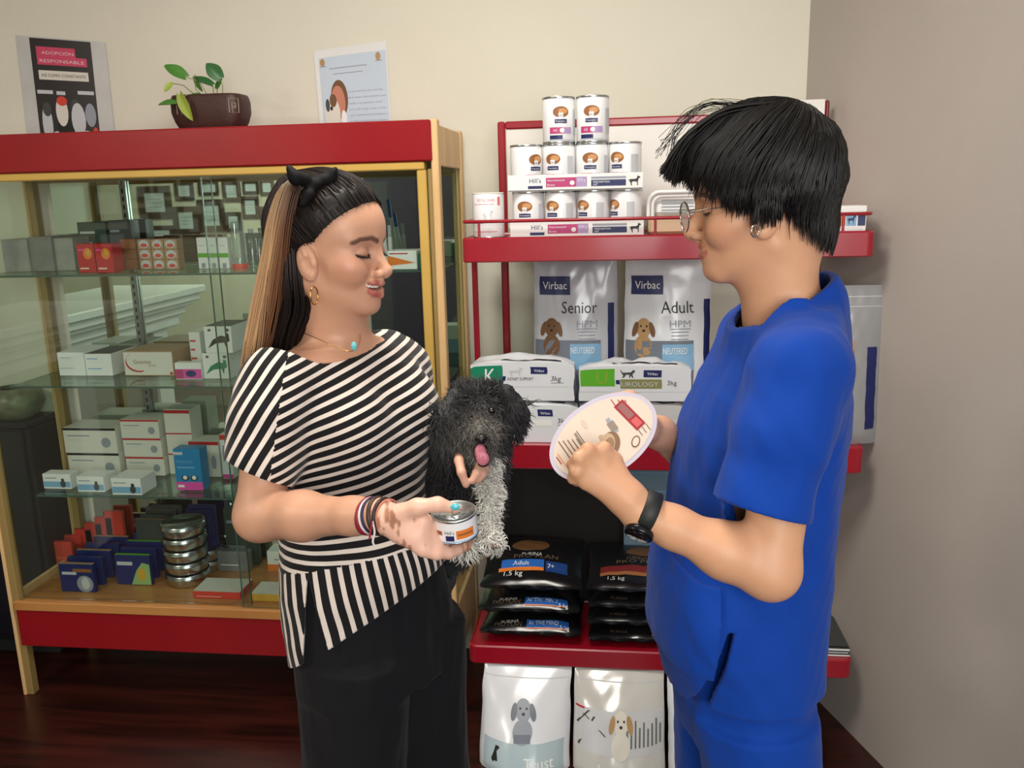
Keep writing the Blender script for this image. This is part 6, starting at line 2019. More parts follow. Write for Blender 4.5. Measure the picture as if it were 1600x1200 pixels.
F.chain([V(600, 556, 1.53), V(622, 580, 1.55), V(648, 680, 1.58), V(660, 740, 1.60)], [.050, .052, .050, .048], k=.04)
def drape(P):
    a = noise3(P * np.array([1, 1, .35]), 21, 26); b = noise3(P * np.array([1, 1, .8]), 22, 55)
    return -.0035 * a - .0012 * b
F.disp = drape
d_in = lambda P: F.eval(P, F.p[:_nb])
_nb = len(F.p)
# hollow it so that hem, neck and cuffs are open edges
cut = Field()
NK = V(506, 520, 1.385); NKn = np.array([.14, -.22, .97])
cut.frame()
n1 = NKn / np.linalg.norm(NKn)
e1 = TR[:, 1] - n1 * (TR[:, 1] @ n1); e1 /= np.linalg.norm(e1); e2 = np.cross(n1, e1)
NR = np.stack([e1, e2, n1], 1)
cut.frame(NK + np.array([0, 0, .01]), NR)
cut.ell((0, 0, .0), (.118, .082, .058), k=.001)
cut.ell((0, 0, .06), (.13, .09, .07), k=.001)
cut.frame()
hA, hB, hC = V(522, 1012, 1.26), V(706, 866, 1.42), V(466, 1000, 1.50)
hn = np.cross(hB - hA, hC - hA); hn = hn / np.linalg.norm(hn); hn = hn if hn[2] < 0 else -hn
ce = V(402, 735, 1.245); cn = sh_end - V(404, 660, 1.262) + np.array([-.035, 0, -.0]); cn /= np.linalg.norm(cn)
fe = V(656, 712, 1.59); fn_ = np.array([.15, .1, -1.0]); fn_ /= np.linalg.norm(fn_)


vA, vB = V(482, 896, 1.29), V(498, 1006, 1.29)


def shell(P, d, th=.0085):
    d = np.maximum(d, -(d + th))
    d = np.maximum(d, -cut.eval(P))
    d = np.maximum(d, (P - hA) @ hn)
    t_ = np.clip((vA[2] - P[:, 2]) / (vA[2] - vB[2]), 0, 1.3); vx = vA[0] + (vB[0] - vA[0]) * t_      # the slit in the peplum
    d = np.maximum(d, np.where((P[:, 2] < vA[2]) & (P[:, 1] < 1.42), .021 * t_ - np.abs(P[:, 0] - vx), -1))
    sl = np.where((P[:, 0] < V(455, 700, 1.25)[0]) & (P[:, 1] < 1.42) & (seg_dist(P, [V(412, 660, 1.262), sh_end * 1.7 - V(412, 660, 1.262) * .7]) < .062), (P - ce) @ cn, -1); d = np.maximum(d, sl)
    d = np.maximum(d, np.where((P[:, 1] > 1.50) & (P[:, 0] > V(636, 700, 1.56)[0]) & (P[:, 2] < 1.22), (P - fe) @ fn_, -1))
    return d


bv, bq = F.mesh(.0026, post=shell)
bv, bq = biggest(bv, bq)
bv = relax(bv, bq, 1, .4)
per = .0172
x0_, z0_ = V(550, 700, 1.3)[0], V(550, 700, 1.3)[2]
zz_ = bv[:, 2]
slope = np.interp(zz_, [V(0, 880, 1.3)[2], V(0, 800, 1.3)[2], V(0, 720, 1.3)[2], V(0, 560, 1.3)[2]], [.02, .12, .34, .44])
ph_b = (zz_ - z0_ - slope * (bv[:, 0] - x0_)) / per
piv = V(444, 600, 1.28); nv_ = np.array([-.86, .10, .50]); nv_ /= np.linalg.norm(nv_)
ph_s = (bv - piv) @ nv_ / per + ((piv[2] - z0_) - .44 * (piv[0] - x0_)) / per
seam = ((bv - V(446, 600, 1.28)) @ np.array([-.95, -.10, .16]))
slv = (seam > 0) & (bv[:, 1] < 1.44)
nv2 = np.array([.85, 0, .5]); ph_f = ((bv - V(640, 600, 1.55)) @ nv2) / per
far = (bv[:, 0] > V(643, 640, 1.55)[0]) & (bv[:, 1] > 1.47)
loc = bv @ TR - np.array([tl(V(580, 920, 1.42))[0], tl(V(580, 920, 1.42))[1], 0])
angp = np.arctan2(loc[:, 1], loc[:, 0]) * .150 + .18 * (zz_ - 1.0)
sA, sB, sC = V(505, 893, 1.27), V(650, 852, 1.36), V(452, 876, 1.44)
sn = np.cross(sB - sA, sC - sA); sn /= np.linalg.norm(sn); sn = sn if sn[2] < 0 else -sn
low = ((bv - sA) @ sn) > 0
fslv = slv[bq].sum(1) >= 2; flow = low[bq].sum(1) >= 2          # each face belongs to one panel of cloth, so the panels meet in a clean seam
phase = np.where(flow[:, None], (angp / .0205)[bq], np.where(fslv[:, None], ph_s[bq], ph_b[bq])).ravel() + 50
raw_mesh('blouse', bv, bq, M_blouse, woman, WB, None, {'phase': phase})

# -------- trousers
M_black = mat('black_trouser_cloth', (21, 21, 25), rough=.8, spec=.2, sheen=.05)
F = Field(); F.frame((0, 0, 0), TR)
def tsl2(px, py, D, rx, ry):
    p = tl(V(px, py, D)); return (p[2], p[0], p[1], rx, ry)
F.loft([tsl2(562, 800, 1.42, .096, .138), tsl2(572, 880, 1.42, .106, .156), tsl2(586, 960, 1.42, .112, .166), tsl2(596, 1040, 1.42, .114, .168)], k=.02)
for s in (-1, 1):
    t0_ = tl(V(598, 1000, 1.42)); t1_ = tl(V(610, 1200, 1.42))
    F.loft([(t0_[2] + .02, t0_[0], t0_[1] + s * .074, .108, .094), (t1_[2], t1_[0] + .008 * s, t1_[1] + s * .080, .094, .088), (.30, t1_[0], t1_[1] + s * .090, .100, .096), (.04, t1_[0], t1_[1] + s * .094, .112, .104)], k=.012)
F.disp = lambda P: -.0035 * noise3(P * np.array([1, 1, .15]), 31, 32) - .002 * noise3(P * np.array([1, 1, .5]), 35, 50)
v_, q_ = F.mesh(.005); v_ = relax(v_, q_, 1)
raw_mesh('trousers', v_, q_, M_black, woman, WB)
for s in (-1, 1):
    an = np.array([-.252, 1.42, .07]) + TR[:, 1] * (.074 * s) - TR[:, 0] * .01
    blob('shoe', lambda f: (f.chain([an + np.array([0, 0, -.035]), an + np.array([0, 0, -.042]) + TR[:, 0] * .05, an + np.array([0, 0, -.050]) + TR[:, 0] * .15], [.040, .036, .026], k=.02), f.plane((0, 0, .004), (0, 0, -1))), .004, mat('black_shoe', (18, 18, 19), rough=.35), woman, WB)

# -------- small things she wears
M_goldj = mat('gold_jewellery', (212, 160, 90), rough=.2, metal=1.0)
q = MB(); c_ = V(491, 462, 1.296) - WB
q.tube([c_ + np.array([.0035 * math.cos(a), .010 * math.cos(a), .0135 * math.sin(a)]) for a in np.linspace(0, 2 * math.pi, 25)], .0012, M_goldj, 8); q.build('hoop_earring', woman)
F2 = Field(); F2.frame((0, 0, 0), TR); F2.loft(w_torso)
q = MB()
pp_ = [V(474, 520, 1.36), V(500, 531, 1.325), V(530, 545, 1.305), V(552, 548, 1.31), V(562, 535, 1.36), V(562, 510, 1.40)]
q.tube([p - WB for p in bez(pp_, 30)], .0006, M_goldj, 6); q.build('necklace', woman)
q = MB(); pc = V(553, 541, 1.305) - WB; q.lathe([(.001, -.003), (.005, -.002), (.0062, 0), (.005, .002), (.001, .003)], mat('turquoise_stone', (120, 196, 206), rough=.2), 16, M=lambda p: pc + np.array([p[0] * .8, p[2], p[1] * 1.2])); q.build('pendant', woman)
wd = (rw - re) / np.linalg.norm(rw - re); wu = np.cross(wd, [0, 1, 0]); wu /= np.linalg.norm(wu); wv2 = np.cross(wd, wu)
for (t_, r_, th, c) in ((-.018, .0250, .0022, (150, 30, 50)), (-.013, .0252, .0018, (225, 220, 220)), (-.009, .0248, .0024, (40, 34, 70)), (-.002, .0240, .0040, (60, 40, 34)), (.006, .0232, .0030, (46, 32, 28)), (.014, .0226, .0012, (196, 120, 100)), (-.022, .0256, .0016, (120, 36, 60))):
    q = MB(); cw = rw + wd * t_ - WB
    q.tube([cw + (wu * math.cos(a) + wv2 * math.sin(a)) * r_ + wd * .003 * math.sin(a + t_ * 200) for a in np.linspace(0, 2 * math.pi, 33)], th, mat('bracelet_%d_%d_%d' % c, c, rough=.5), 8); q.build('bracelet', woman)
q = MB(); b0 = V(582, 815, 1.082) - WB
q.tube(bez([b0, b0 + np.array([.002, 0, -.015]), b0 + np.array([-.001, -.002, -.028]), b0 + np.array([.002, -.001, -.036])], 10), .0015, mat('bracelet_225_220_220', (225, 220, 220)), 6)
q.tube(bez([b0, b0 + np.array([-.003, -.001, -.012]), b0 + np.array([-.005, -.002, -.024])], 8), .0015, mat('bracelet_150_30_50', (150, 30, 50)), 6); q.build('bracelet_tassel', woman)
nt_ = V(711, 792, 1.0795)
blob('thumbnail', lambda f: f.ell(nt_, (.0066, .0035, .0052), k=.001), .0009, mat('turquoise_polish', (96, 196, 210), rough=.15, coat=.6), woman, WB)

# -------- the tin in her right hand
cc_ = V(712, 815, 1.125); tilt = Matrix.Rotation(math.radians(7), 3, 'X') @ Matrix.Rotation(math.radians(-3), 3, 'Y')
tin = vroot('held_tin', cc_ + np.array([0, 0, -.018]), 'small open-topped white food tin held in the person\'s hand', 'tin')
tin.rotation_euler = (tilt.to_euler().x, tilt.to_euler().y, YAW)
q = MB(); CR, CH = .0315, .036
q.lathe([(CR, .002), (CR, CH - .003)], M_canw, 48, cap0=False, cap1=False)
S = cyl(CR, .0)
q.print_rect(S, -.012, .006, .000, .014, I_navy, .0005, 5, 1); q.print_text(S, 'Hill\'s', -.006, .016, .005, I_navy, .0006, align='c')
q.print_rect(S, .003, .008, .030, .021, I_org, .0005, 8, 1); q.print_rect(S, .005, .013, .028, .016, I_brown, .0007, 8, 1); q.print_rect(S, -.030, .014, -.017, .020, I_brown, .0005, 5, 1); q.print_rect(S, -.046, .001 + .002, .046, .0045, I_lblue, .0005, 20, 1)
q.build('label_sleeve', tin)
q = MB(); q.lathe([(.001, 0), (CR - .002, 0), (CR + .0006, .001), (CR, .0025)], M_tin, 48, cap0=True, cap1=False); q.build('base', tin)
q = MB(); q.lathe([(CR, CH - .0035), (CR + .0012, CH - .001), (CR + .0006, CH), (CR - .002, CH), (CR - .003, CH - .003), (.001, CH - .003)], M_tin, 48, cap0=False)
q.tube([(CR * .62 * math.cos(a), CR * .62 * math.sin(a), CH - .0026) for a in np.linspace(0, 2 * math.pi, 33)], .0008, M_tin, 6); q.build('lid', tin)
q = MB(); q.tube([(.004 + .007 * math.cos(a), -.010 + .009 * math.sin(a), CH - .001) for a in np.linspace(0, 2 * math.pi, 25)], .0012, M_tin, 8); q.build('ring_pull', tin)

# ================================================================== the man
MBS = np.array([.335, 1.22, 0.0])
man = vroot('person', MBS, 'person in blue medical scrubs with glasses, holding an oval printed board', 'person')
HS_M = .985; HR_M = yawR(math.radians(180 - 12), math.radians(-5))
HO_M = V(1069, 366, 1.23) - HR_M @ np.array([.1145, 0, -.033]) * HS_M
F = Field()
up_m, dn_m = head_field(F, HO_M, HR_M, HS_M, smile=.7, female=False)
F.frame()
nbm = V(1228, 468, 1.20)
F.chain([HO_M + HR_M @ np.array([-.030, 0, -.045]), HO_M * .4 + nbm * .6 + np.array([-.004, 0, 0]), nbm + np.array([0, 0, -.04])], [.052, .050, .058], k=.025)


def mslice(y, xl, xr, D, ry):
    a, b = V(xl, y, D), V(xr, y, D)
    return ((a[2] + b[2]) / 2, (a[0] + b[0]) / 2, D, (b[0] - a[0]) / 2, ry)


m_torso = [mslice(468, 1205, 1290, 1.2, .10), mslice(490, 1180, 1290, 1.2, .145), mslice(530, 1150, 1296, 1.2, .175), mslice(600, 1098, 1303, 1.2, .178), mslice(660, 1070, 1304, 1.2, .172), mslice(740, 1050, 1298, 1.2, .160), mslice(820, 1042, 1290, 1.2, .152),
           mslice(890, 1032, 1284, 1.2, .155), mslice(960, 1026, 1276, 1.2, .162), mslice(1040, 1038, 1264, 1.2, .168), mslice(1110, 1052, 1250, 1.2, .168)]
m_body = [(a, b, c, d - .030 - .012 * (i > 6), e - .040) for i, (a, b, c, d, e) in enumerate(m_torso)]
F.loft(m_body, k=.03)
# near (left) arm, with the watch
ms, me_, mw = V(1240, 560, 1.05), V(1203, 892, 1.0), V(1000, 800, 1.02)
F.chain([ms, ms * .5 + me_ * .5, me_ + np.array([0, 0, .002])], [.038, .039, .0350], k=.02, k0=.02)
F.chain([me_, me_ * .66 + mw * .34, me_ * .25 + mw * .75, mw], [.0350, .0335, .0245, .0220], k=.02)
# far (right) arm
fs, fe_, fw_ = V(1190, 520, 1.36), V(1130, 760, 1.40), V(1030, 676, 1.24)
F.chain([fs, fs * .5 + fe_ * .5, fe_], [.048, .038, .033], k=.02, k0=.04)
F.chain([fe_, fe_ * .6 + fw_ * .4, fw_], [.033, .031, .022], k=.02)
# left hand: back of the hand to the camera, fingers bent over the lower edge of the board
kn = [V(957, 716, 1.040), V(938, 720, 1.030), V(921, 731, 1.024), V(911, 748, 1.024)]
F.cone(mw, V(980, 778, 1.022), .0205, .0200, k=.02)
for q_ in kn[:3]: F.cone(V(978, 776, 1.024), q_ * .92 + mw * .08, .0180, .0110, k=.012)
F.cone(V(980, 780, 1.022), kn[3] * .9 + mw * .1, .0180, .0118, k=.014)
for a in ((kn[0], V(944, 700, 1.034), V(927, 706, 1.046), V(920, 717, 1.052)), (kn[1], V(919, 702, 1.022), V(906, 712, 1.034), V(911, 726, 1.047)), (kn[2], V(905, 716, 1.016), V(895, 726, 1.028), V(901, 738, 1.043)), (kn[3], V(901, 736, 1.016), V(896, 747, 1.026), V(902, 753, 1.041))):
    F.chain(list(a), [.0098, .0086, .0078, .0064], k=.003, k0=.008)
F.chain([V(972, 756, 1.050), V(950, 735, 1.066), V(930, 722, 1.074), V(912, 716, 1.076)], [.0135, .0112, .0096, .0078], k=.008, k0=.014)
# right hand behind the board
F.cone(fw_, V(1000, 668, 1.20), .0215, .0190, k=.02)
F.cone(V(1004, 666, 1.20), V(972, 652, 1.165), .020, .0170, k=.02)
F.chain([V(1004, 650, 1.19), V(1000, 632, 1.16), V(984, 622, 1.135), V(960, 622, 1.125)], [.0130, .0110, .0096, .0080], k=.008, k0=.014)
for a in (((968, 644, 1.160), (938, 640, 1.145), (918, 646, 1.132), (909, 652, 1.122)), ((966, 654, 1.158), (936, 656, 1.148), (914, 664, 1.136), (905, 671, 1.126)), ((970, 664, 1.162), (942, 672, 1.152), (922, 682, 1.140), (914, 690, 1.132)), ((976, 674, 1.166), (952, 686, 1.158), (936, 694, 1.148), (928, 700, 1.140))):
    F.chain([V(*p) for p in a], [.0110, .0098, .0088, .0070], k=.004, k0=.012)
for s in (-1, 1):
    hp = np.array([.355, 1.2 - s * .082, .80]); knp = hp + np.array([-.02, 0, -.39]); an = knp + np.array([.02, 0, -.37])
    F.chain([hp, knp, an], [.052, .046, .036], k=.012)
    F.chain([an, an + np.array([-.02, 0, -.04]), an + np.array([-.15, .02, -.052])], [.040, .034, .024], k=.02)
mv, mq = F.mesh(.0022); mv = relax(mv, mq, 1, .4)
col = np.tile(L3((212, 160, 126)), (len(mv), 1)) * (1 + .04 * noise3(mv, 6, 40))[:, None]
col = face_paint(mv, HO_M, HR_M, HS_M, col, up_m, dn_m, L3((178, 100, 90)), L3((30, 24, 22)), L3((26, 20, 18)), L3((206, 132, 104)))
q = (mv - HO_M) @ HR_M / HS_M
col = mixc(col, L3((150, 118, 98)), .22 * np.exp(-(((q - np.array([.07, 0, -.085])) / np.array([.03, .04, .016])) ** 2).sum(1)))
for a, b in ((V(905, 706, 1.03), .012), (V(893, 722, 1.025), .012), (V(930, 698, 1.04), .012)):
    col = mixc(col, L3((178, 118, 90)), .5 * (1 - ss(np.linalg.norm(mv - a, axis=1), b * .4, b * 1.6)))
raw_mesh('body', mv, mq, M_skinm, man, MBS, col)
HMg = lambda p: HO_M + HR_M @ (np.array(p, float) * HS_M)

# -------- hair: long on top, swept over the forehead and ear
FHm = Field(); head_field(FHm, HO_M, HR_M, HS_M, female=False); FHm.frame()
FHm.chain([HO_M + HR_M @ np.array([-.030, 0, -.045]), HO_M * .4 + nbm * .6, nbm], [.054, .056, .06], k=.03)
OM = HO_M + HR_M @ np.array([-.006, 0, .03]) * HS_M
m_el = np.array([14, 12, 4, -6, -16, -27, -28, -26, -36, -42, -45, -46, -46])
c_k1, c_k2 = L3((15, 13, 13)), L3((40, 36, 35))
hair_cap('hair', FHm, OM, HR_M, m_el, lambda d: .010 + .008 * np.clip(d[:, 2], 0, 1) + .006 * np.clip(d[:, 0], 0, 1), M_hair, man, MBS, lambda A: np.tile(c_k1, (len(A), 1)), edge=.003, lump=.002)
rng = np.random.RandomState(15)
n = 2600; k = 14; T = np.linspace(0, 1, k)
az = rng.uniform(-math.pi, math.pi, n); b = np.interp(np.abs(az), HL_AZ, np.radians(m_el))
crown = np.array([-.42, 0, .90]); crown /= np.linalg.norm(crown)
end_el = b - np.radians(rng.uniform(-4, 9, n)); e_dir = sph(az + rng.normal(0, .06, n), end_el)
ang = np.arccos(np.clip(e_dir @ crown, -1, 1)); s0 = rng.uniform(.0, .62, n) ** .9
tt = s0[:, None] + (1 - s0[:, None]) * T[None]
dirs = (np.sin(ang[:, None] * (1 - tt))[..., None] * crown + np.sin(ang[:, None] * tt)[..., None] * e_dir[:, None]) / np.sin(ang)[:, None, None]
sw = .22 * np.sin(tt * 3.0 + (az * 2)[:, None]) * (tt ** 2) + (rng.normal(0, .07, n)[:, None] + .10 * noise3(e_dir, 4, 6)[:, None]) * tt ** 2 - (np.sign(az) * .55 * ss(np.abs(az), .6, 1.1) * (1 - ss(np.abs(az), 2.0, 2.6)))[:, None] * np.sin(math.pi * np.clip(tt, 0, 1)) * tt
c_, s_ = np.cos(sw * .5), np.sin(sw * .5)
dirs = np.stack([dirs[..., 0] * c_ - dirs[..., 1] * s_, dirs[..., 0] * s_ + dirs[..., 1] * c_, dirs[..., 2]], -1)
thick = .012 + .009 * np.clip(dirs[..., 2], 0, 1) + .007 * np.clip(dirs[..., 0], 0, 1)
front = np.clip(e_dir[:, 0], 0, 1)[:, None]
off = thick * (1 - .42 * tt ** 3) + rng.uniform(-.002, .003, n)[:, None] + .012 * front * tt ** 2 + .0025 * noise3(dirs, 9, 10)
S_ = follow(FHm, OM, HR_M, dirs, off)
cc = c_k1 + (c_k2 - c_k1) * rng.uniform(0, 1, n)[:, None] ** 2.5
strands('hair_strands', S_, np.concatenate([[.0010], np.full(k - 5, .0018), [.0016, .0013, .0009, .0003]]), np.repeat(cc[:, None], k, 1), M_hair, man, MBS)
# forelock that falls past the forehead, and flyaways above it
n = 260; r = np.random.RandomState(33)
st = np.stack([r.uniform(.02, .075, n), r.uniform(-.06, .055, n), np.zeros(n)], 1)
P_ = []
for i in range(n):
    y = st[i, 1]; e = r.uniform(0, 1)
    P_.append(bez([(-.02, y * .7, .128), (.05, y, .127 - .3 * y * y), (.090 + .008 * e, y * 1.1, .102), (.112 + .010 * e, y * 1.15, .070 + .010 * e), (.122 + .020 * e, y * 1.2 - .004, .046 + .018 * e - .012 * r.uniform())], k))
P_ = np.array(P_); P_ = HO_M + (P_ + r.normal(0, .0015, (n, 1, 3)) + np.cumsum(r.normal(0, .0004, (n, k, 3)), 1)) @ HR_M.T * HS_M
strands('forelock', P_, np.concatenate([[.0012], np.full(k - 4, .0019), [.0013, .0008, .0003]]), np.repeat((c_k1 + (c_k2 - c_k1) * r.uniform(0, 1, (n, 1)) ** 3)[:, None], k, 1), M_hair, man, MBS)
n = 26
P_ = np.array([bez([(r.uniform(-.03, .05), yy, .126), (.07, yy, .134 + r.uniform(0, .012)), (.112, yy, .118 + r.uniform(-.02, .012)), (.138 + r.uniform(-.02, .010), yy, .085 + r.uniform(-.02, .02))], k) for yy in r.uniform(-.05, .05, n)])
strands('flyaway_hair', HO_M + P_ @ HR_M.T * HS_M, .0004, np.tile(c_k1, (n, k, 1)), M_hair, man, MBS)

# -------- glasses and earring
M_wire = mat('silver_wire', (190, 186, 178), rough=.2, metal=1.0)
q = MB(); rings = []
for s in (-1, 1):
    c0 = np.array([.112, s * .033, -.008])
    rg = [HMg(c0 + np.array([-.35 * abs(.022 * math.cos(a)) * 0 - .006 * (math.cos(a) * s), .0225 * math.cos(a), .0205 * math.sin(a)])) - MBS for a in np.linspace(0, 2 * math.pi, 33)]
    q.tube(rg, .0011, M_wire, 8); rings.append(np.array(rg))
q.tube([HMg(p) - MBS for p in ((.116, -.0115, -.002), (.119, 0, .001), (.116, .0115, -.002))], .001, M_wire, 6)
for s in (-1, 1): q.tube(bez([HMg(p) - MBS for p in ((.106, s * .055, -.002), (.085, s * .066, .000), (.035, s * .0755, .002), (.006, s * .080, .004), (-.012, s * .081, -.014))], 16), .0009, M_wire, 6)
gl = q.build('glasses_frame', man)
for s, rg in zip((-1, 1), rings):
    q = MB(); q.add(rg[:-1], [tuple(range(32))], glass_mat('lens_glass', (240, 244, 244), refl=.06)); q.build('lens', man)
q = MB(); c0 = V(1180, 361, 1.105) - MBS
q.tube([c0 + np.array([.006 * math.cos(a), .004 * math.cos(a), .0075 * math.sin(a)]) for a in np.linspace(0, 2 * math.pi, 21)], .0013, M_wire, 8); q.build('hoop_earring', man)

# -------- scrub top
M_scrub = mat('royal_blue_scrubs', (8, 62, 158), rough=.75, spec=.15, sheen=.08, noise=(3, .03), bump=(900, .05))
F = Field()
F.loft(m_torso, grow=.004, k=.02)
sl0, sl1 = V(1238, 545, 1.04), V(1190, 792, 1.005)
F.chain([V(1240, 548, 1.10), V(1245, 582, 1.05), sl0 * .45 + sl1 * .55 + np.array([.006, 0, 0]), sl1, sl1 + (sl1 - sl0) * .3], [.046, .054, .0535, .0515, .051], k=.035)
fl1 = V(1138, 735, 1.40)
F.chain([V(1215, 515, 1.30), V(1195, 535, 1.35), fl1, fl1 + (fl1 - V(1195, 535, 1.35)) * .3], [.052, .058, .052, .051], k=.05)
F.ell(V(1092, 950, 1.16), (.040, .11, .09), k=.06)
F.chain([V(1224, 425, 1.20), V(1228, 470, 1.20), V(1232, 520, 1.20)], [.0585, .064, .075], k=.05)


def scrub_disp(P):
    a = noise3(P * np.array([1, 1, .3]), 41, 24); b = noise3(P * np.array([1, .8, 1]), 42, 48)
    arm = np.exp(-((P - (sl0 + sl1) / 2) ** 2).sum(1) / .02)
    d = -.0040 * a - .0016 * b
    # folds: under the arm towards the back, and across the belly to the pocket
    f1 = seg_dist(P, [V(1268, 600, 1.03), V(1285, 690, 1.04), V(1272, 800, 1.05), V(1262, 900, 1.06)]); d = d + .0045 * np.exp(-(f1 / .017) ** 2)
    f2 = seg_dist(P, [V(1118, 620, 1.06), V(1150, 600, 1.02)]); d = d + .003 * np.exp(-(f2 / .018) ** 2)
    f3 = seg_dist(P, [V(1215, 590, .98), V(1228, 690, .97), V(1220, 780, .96)]); d = d + .0025 * np.exp(-(f3 / .020) ** 2)
    f4 = seg_dist(P, [V(1128, 915, 1.05), V(1118, 1020, 1.05), V(1108, 1060, 1.05)]); d = d + .003 * np.exp(-(f4 / .016) ** 2)
    f5 = seg_dist(P, [V(1050, 880, 1.14), V(1090, 960, 1.10), V(1120, 990, 1.06)]); d = d + .003 * np.exp(-(f5 / .018) ** 2)
    return d


F.disp = scrub_disp
cutn = Field()
cutn.chain([V(1185, 462, 1.20), V(1160, 500, 1.20), V(1128, 575, 1.21)], [.045, .036, .004], k=.02)
cb_, cf_ = V(1282, 433, 1.20), V(1172, 494, 1.20)
cpn = np.cross(cb_ - cf_, [0, 1, 0]); cpn = cpn / np.linalg.norm(cpn); cpn = cpn if cpn[2] > 0 else -cpn
se = V(1186, 795, 1.005); sn_ = sl1 - sl0; sn_ = sn_ / np.linalg.norm(sn_) + np.array([-.10, 0, -.05]); sn_ /= np.linalg.norm(sn_)
fe2 = fl1; fn2 = np.array([-.3, .1, -1.0]); fn2 /= np.linalg.norm(fn2)
xarm = V(1118, 800, 1.02)[0]
hzb, hzf = V(1190, 1110, 1.06)[2], V(1060, 1050, 1.16)[2]
slx = V(1124, 1040, 1.05)


def scrub_shell(P, d, th=.0095):
    d = np.maximum(d, -(d + th))
    d = np.maximum(d, np.where(np.abs(P[:, 1] - 1.2) < .080, (P - cb_) @ cpn, -1))
    near_ = (P[:, 1] < 1.075) & (np.abs((P - se) @ sn_) < .14) & (seg_dist(P, [sl0, sl1 + (sl1 - sl0) * .4]) < .064)
    d = np.maximum(d, np.where(near_, (P - se) @ sn_, -1))
    d = np.maximum(d, np.where((P[:, 1] > 1.345) & (P[:, 0] < .30) & (P[:, 2] < fe2[2] + .08) & (seg_dist(P, [V(1195, 535, 1.35), fl1 + (fl1 - V(1195, 535, 1.35)) * .4]) < .075), (P - fe2) @ fn2, -1))
    front_ = P[:, 0] < slx[0]
    hem = np.where(front_, hzf + .02 * (P[:, 0] - slx[0]) / .1, hzb)
    d = np.maximum(d, hem - P[:, 2])
    gap = np.abs(P[:, 0] - slx[0] - .25 * (P[:, 2] - slx[2])) - .004 - .05 * np.clip(V(1120, 985, 1.05)[2] - P[:, 2], 0, 1)
    d = np.maximum(d, np.where((P[:, 2] < V(1120, 985, 1.05)[2]) & (P[:, 1] < 1.2), -gap, -1))
    return d


sv, sq = F.mesh(.0028, post=scrub_shell); sv, sq = biggest(sv, sq); sv = relax(sv, sq, 1, .4)
raw_mesh('scrub_top', sv, sq, M_scrub, man, MBS)
# hip pocket on the front, open along its upper edge
FP = Field(); FP.p = list(F.p); FP.disp = scrub_disp
pA, pB = V(1030, 862, 1.12), V(1128, 915, 1.06)
pn = np.array([-(pB - pA)[2], 0, (pB - pA)[0]]); pn /= np.linalg.norm(pn)
pz0 = V(1080, 1020, 1.12)[2]
pr_ = np.cross(V(1112, 1020, 1.07) - pB, [0, 1, 0]); pr_ /= np.linalg.norm(pr_); pr_ = pr_ if pr_[0] > 0 else -pr_


def pocket(P, d):
    d = np.maximum(d - .0075, -(d + .002))
    d = np.maximum(d, (P - pA) @ pn + .01 * np.exp(-(((P[:, 0] - pA[0]) - .045) / .03) ** 2)); d = np.maximum(d, pz0 - P[:, 2]); d = np.maximum(d, (P - pB) @ pr_); d = np.maximum(d, np.abs(P[:, 1] - 1.14) - .105)
    return d


pv, pq = FP.mesh(.0024, lo=np.array([.12, 1.0, pz0 - .02]), hi=np.array([.34, 1.30, pA[2] + .03]), post=pocket)
pv, pq = biggest(pv, pq); pv = relax(pv, pq, 1, .4)
raw_mesh('pocket', pv, pq, M_scrub, man, MBS)
# trousers
F = Field()
F.loft([mslice(900, 1046, 1270, 1.2, .138), mslice(985, 1044, 1264, 1.2, .152), mslice(1050, 1050, 1262, 1.2, .158), mslice(1110, 1055, 1254, 1.2, .160)], k=.02)
for s in (-1, 1):
    a = mslice(1060, 1058, 1252, 1.2, .1); b_ = mslice(1200, 1078 - 10 * s, 1262 - 14 * s, 1.2, .1)
    dy = -.083 * s
    F.loft([(a[0], a[1], 1.2 + dy, a[3] - .004, .088), (b_[0], b_[1] + (.012 if s > 0 else -.022), 1.2 + dy * 1.05, b_[3] - (.008 if s > 0 else .003), .088), (.42, b_[1] + .0, 1.2 + dy * 1.1, .092, .086), (.05, b_[1] + .01, 1.2 + dy * 1.1, .100, .094)], k=.014)
F.disp = lambda P: -.004 * noise3(P * np.array([1, 1, .25]), 51, 30) - .0018 * noise3(P, 52, 45)
tv_, tq_ = F.mesh(.005); tv_ = relax(tv_, tq_, 1)
raw_mesh('trousers', tv_, tq_, M_scrub, man, MBS)
for s in (-1, 1):
    an = np.array([.355, 1.2 - s * .082, .08])
    blob('shoe', lambda f: (f.chain([an + np.array([0, 0, -.035]), an + np.array([-.05, .01, -.042]), an + np.array([-.16, .02, -.048])], [.044, .040, .030], k=.02), f.plane((0, 0, .004), (0, 0, -1))), .004, mat('black_shoe', (18, 18, 19)), man, MBS)

# -------- watch on the near wrist
M_strap = mat('black_rubber', (26, 28, 28), rough=.55)
cw = V(1010, 800, 1.02); ax = (mw - me_) / np.linalg.norm(mw - me_)
u_ = np.cross(ax, [0, 1, 0]); u_ /= np.linalg.norm(u_); v_2 = np.cross(ax, u_)
q = MB()
ring = []
prof = [(-.010, .0285), (-.009, .0297), (.009, .0280), (.010, .0268), (.009, .0240), (-.009, .0250)]
for a in np.linspace(0, 2 * math.pi, 40, endpoint=False):
    ring.append([cw - MBS + ax * t_ + (u_ * math.cos(a) + v_2 * math.sin(a)) * r_ for t_, r_ in prof])
q.grid(np.array(ring), M_strap, closed_u=True, closed_v=True)
q.build('watch_strap', man)
wdir = np.array([0, -.62, -.80]); wdir -= ax * (wdir @ ax); wdir /= np.linalg.norm(wdir)
wc = cw - MBS + wdir * .0275; wx = ax; wy = np.cross(wdir, wx)
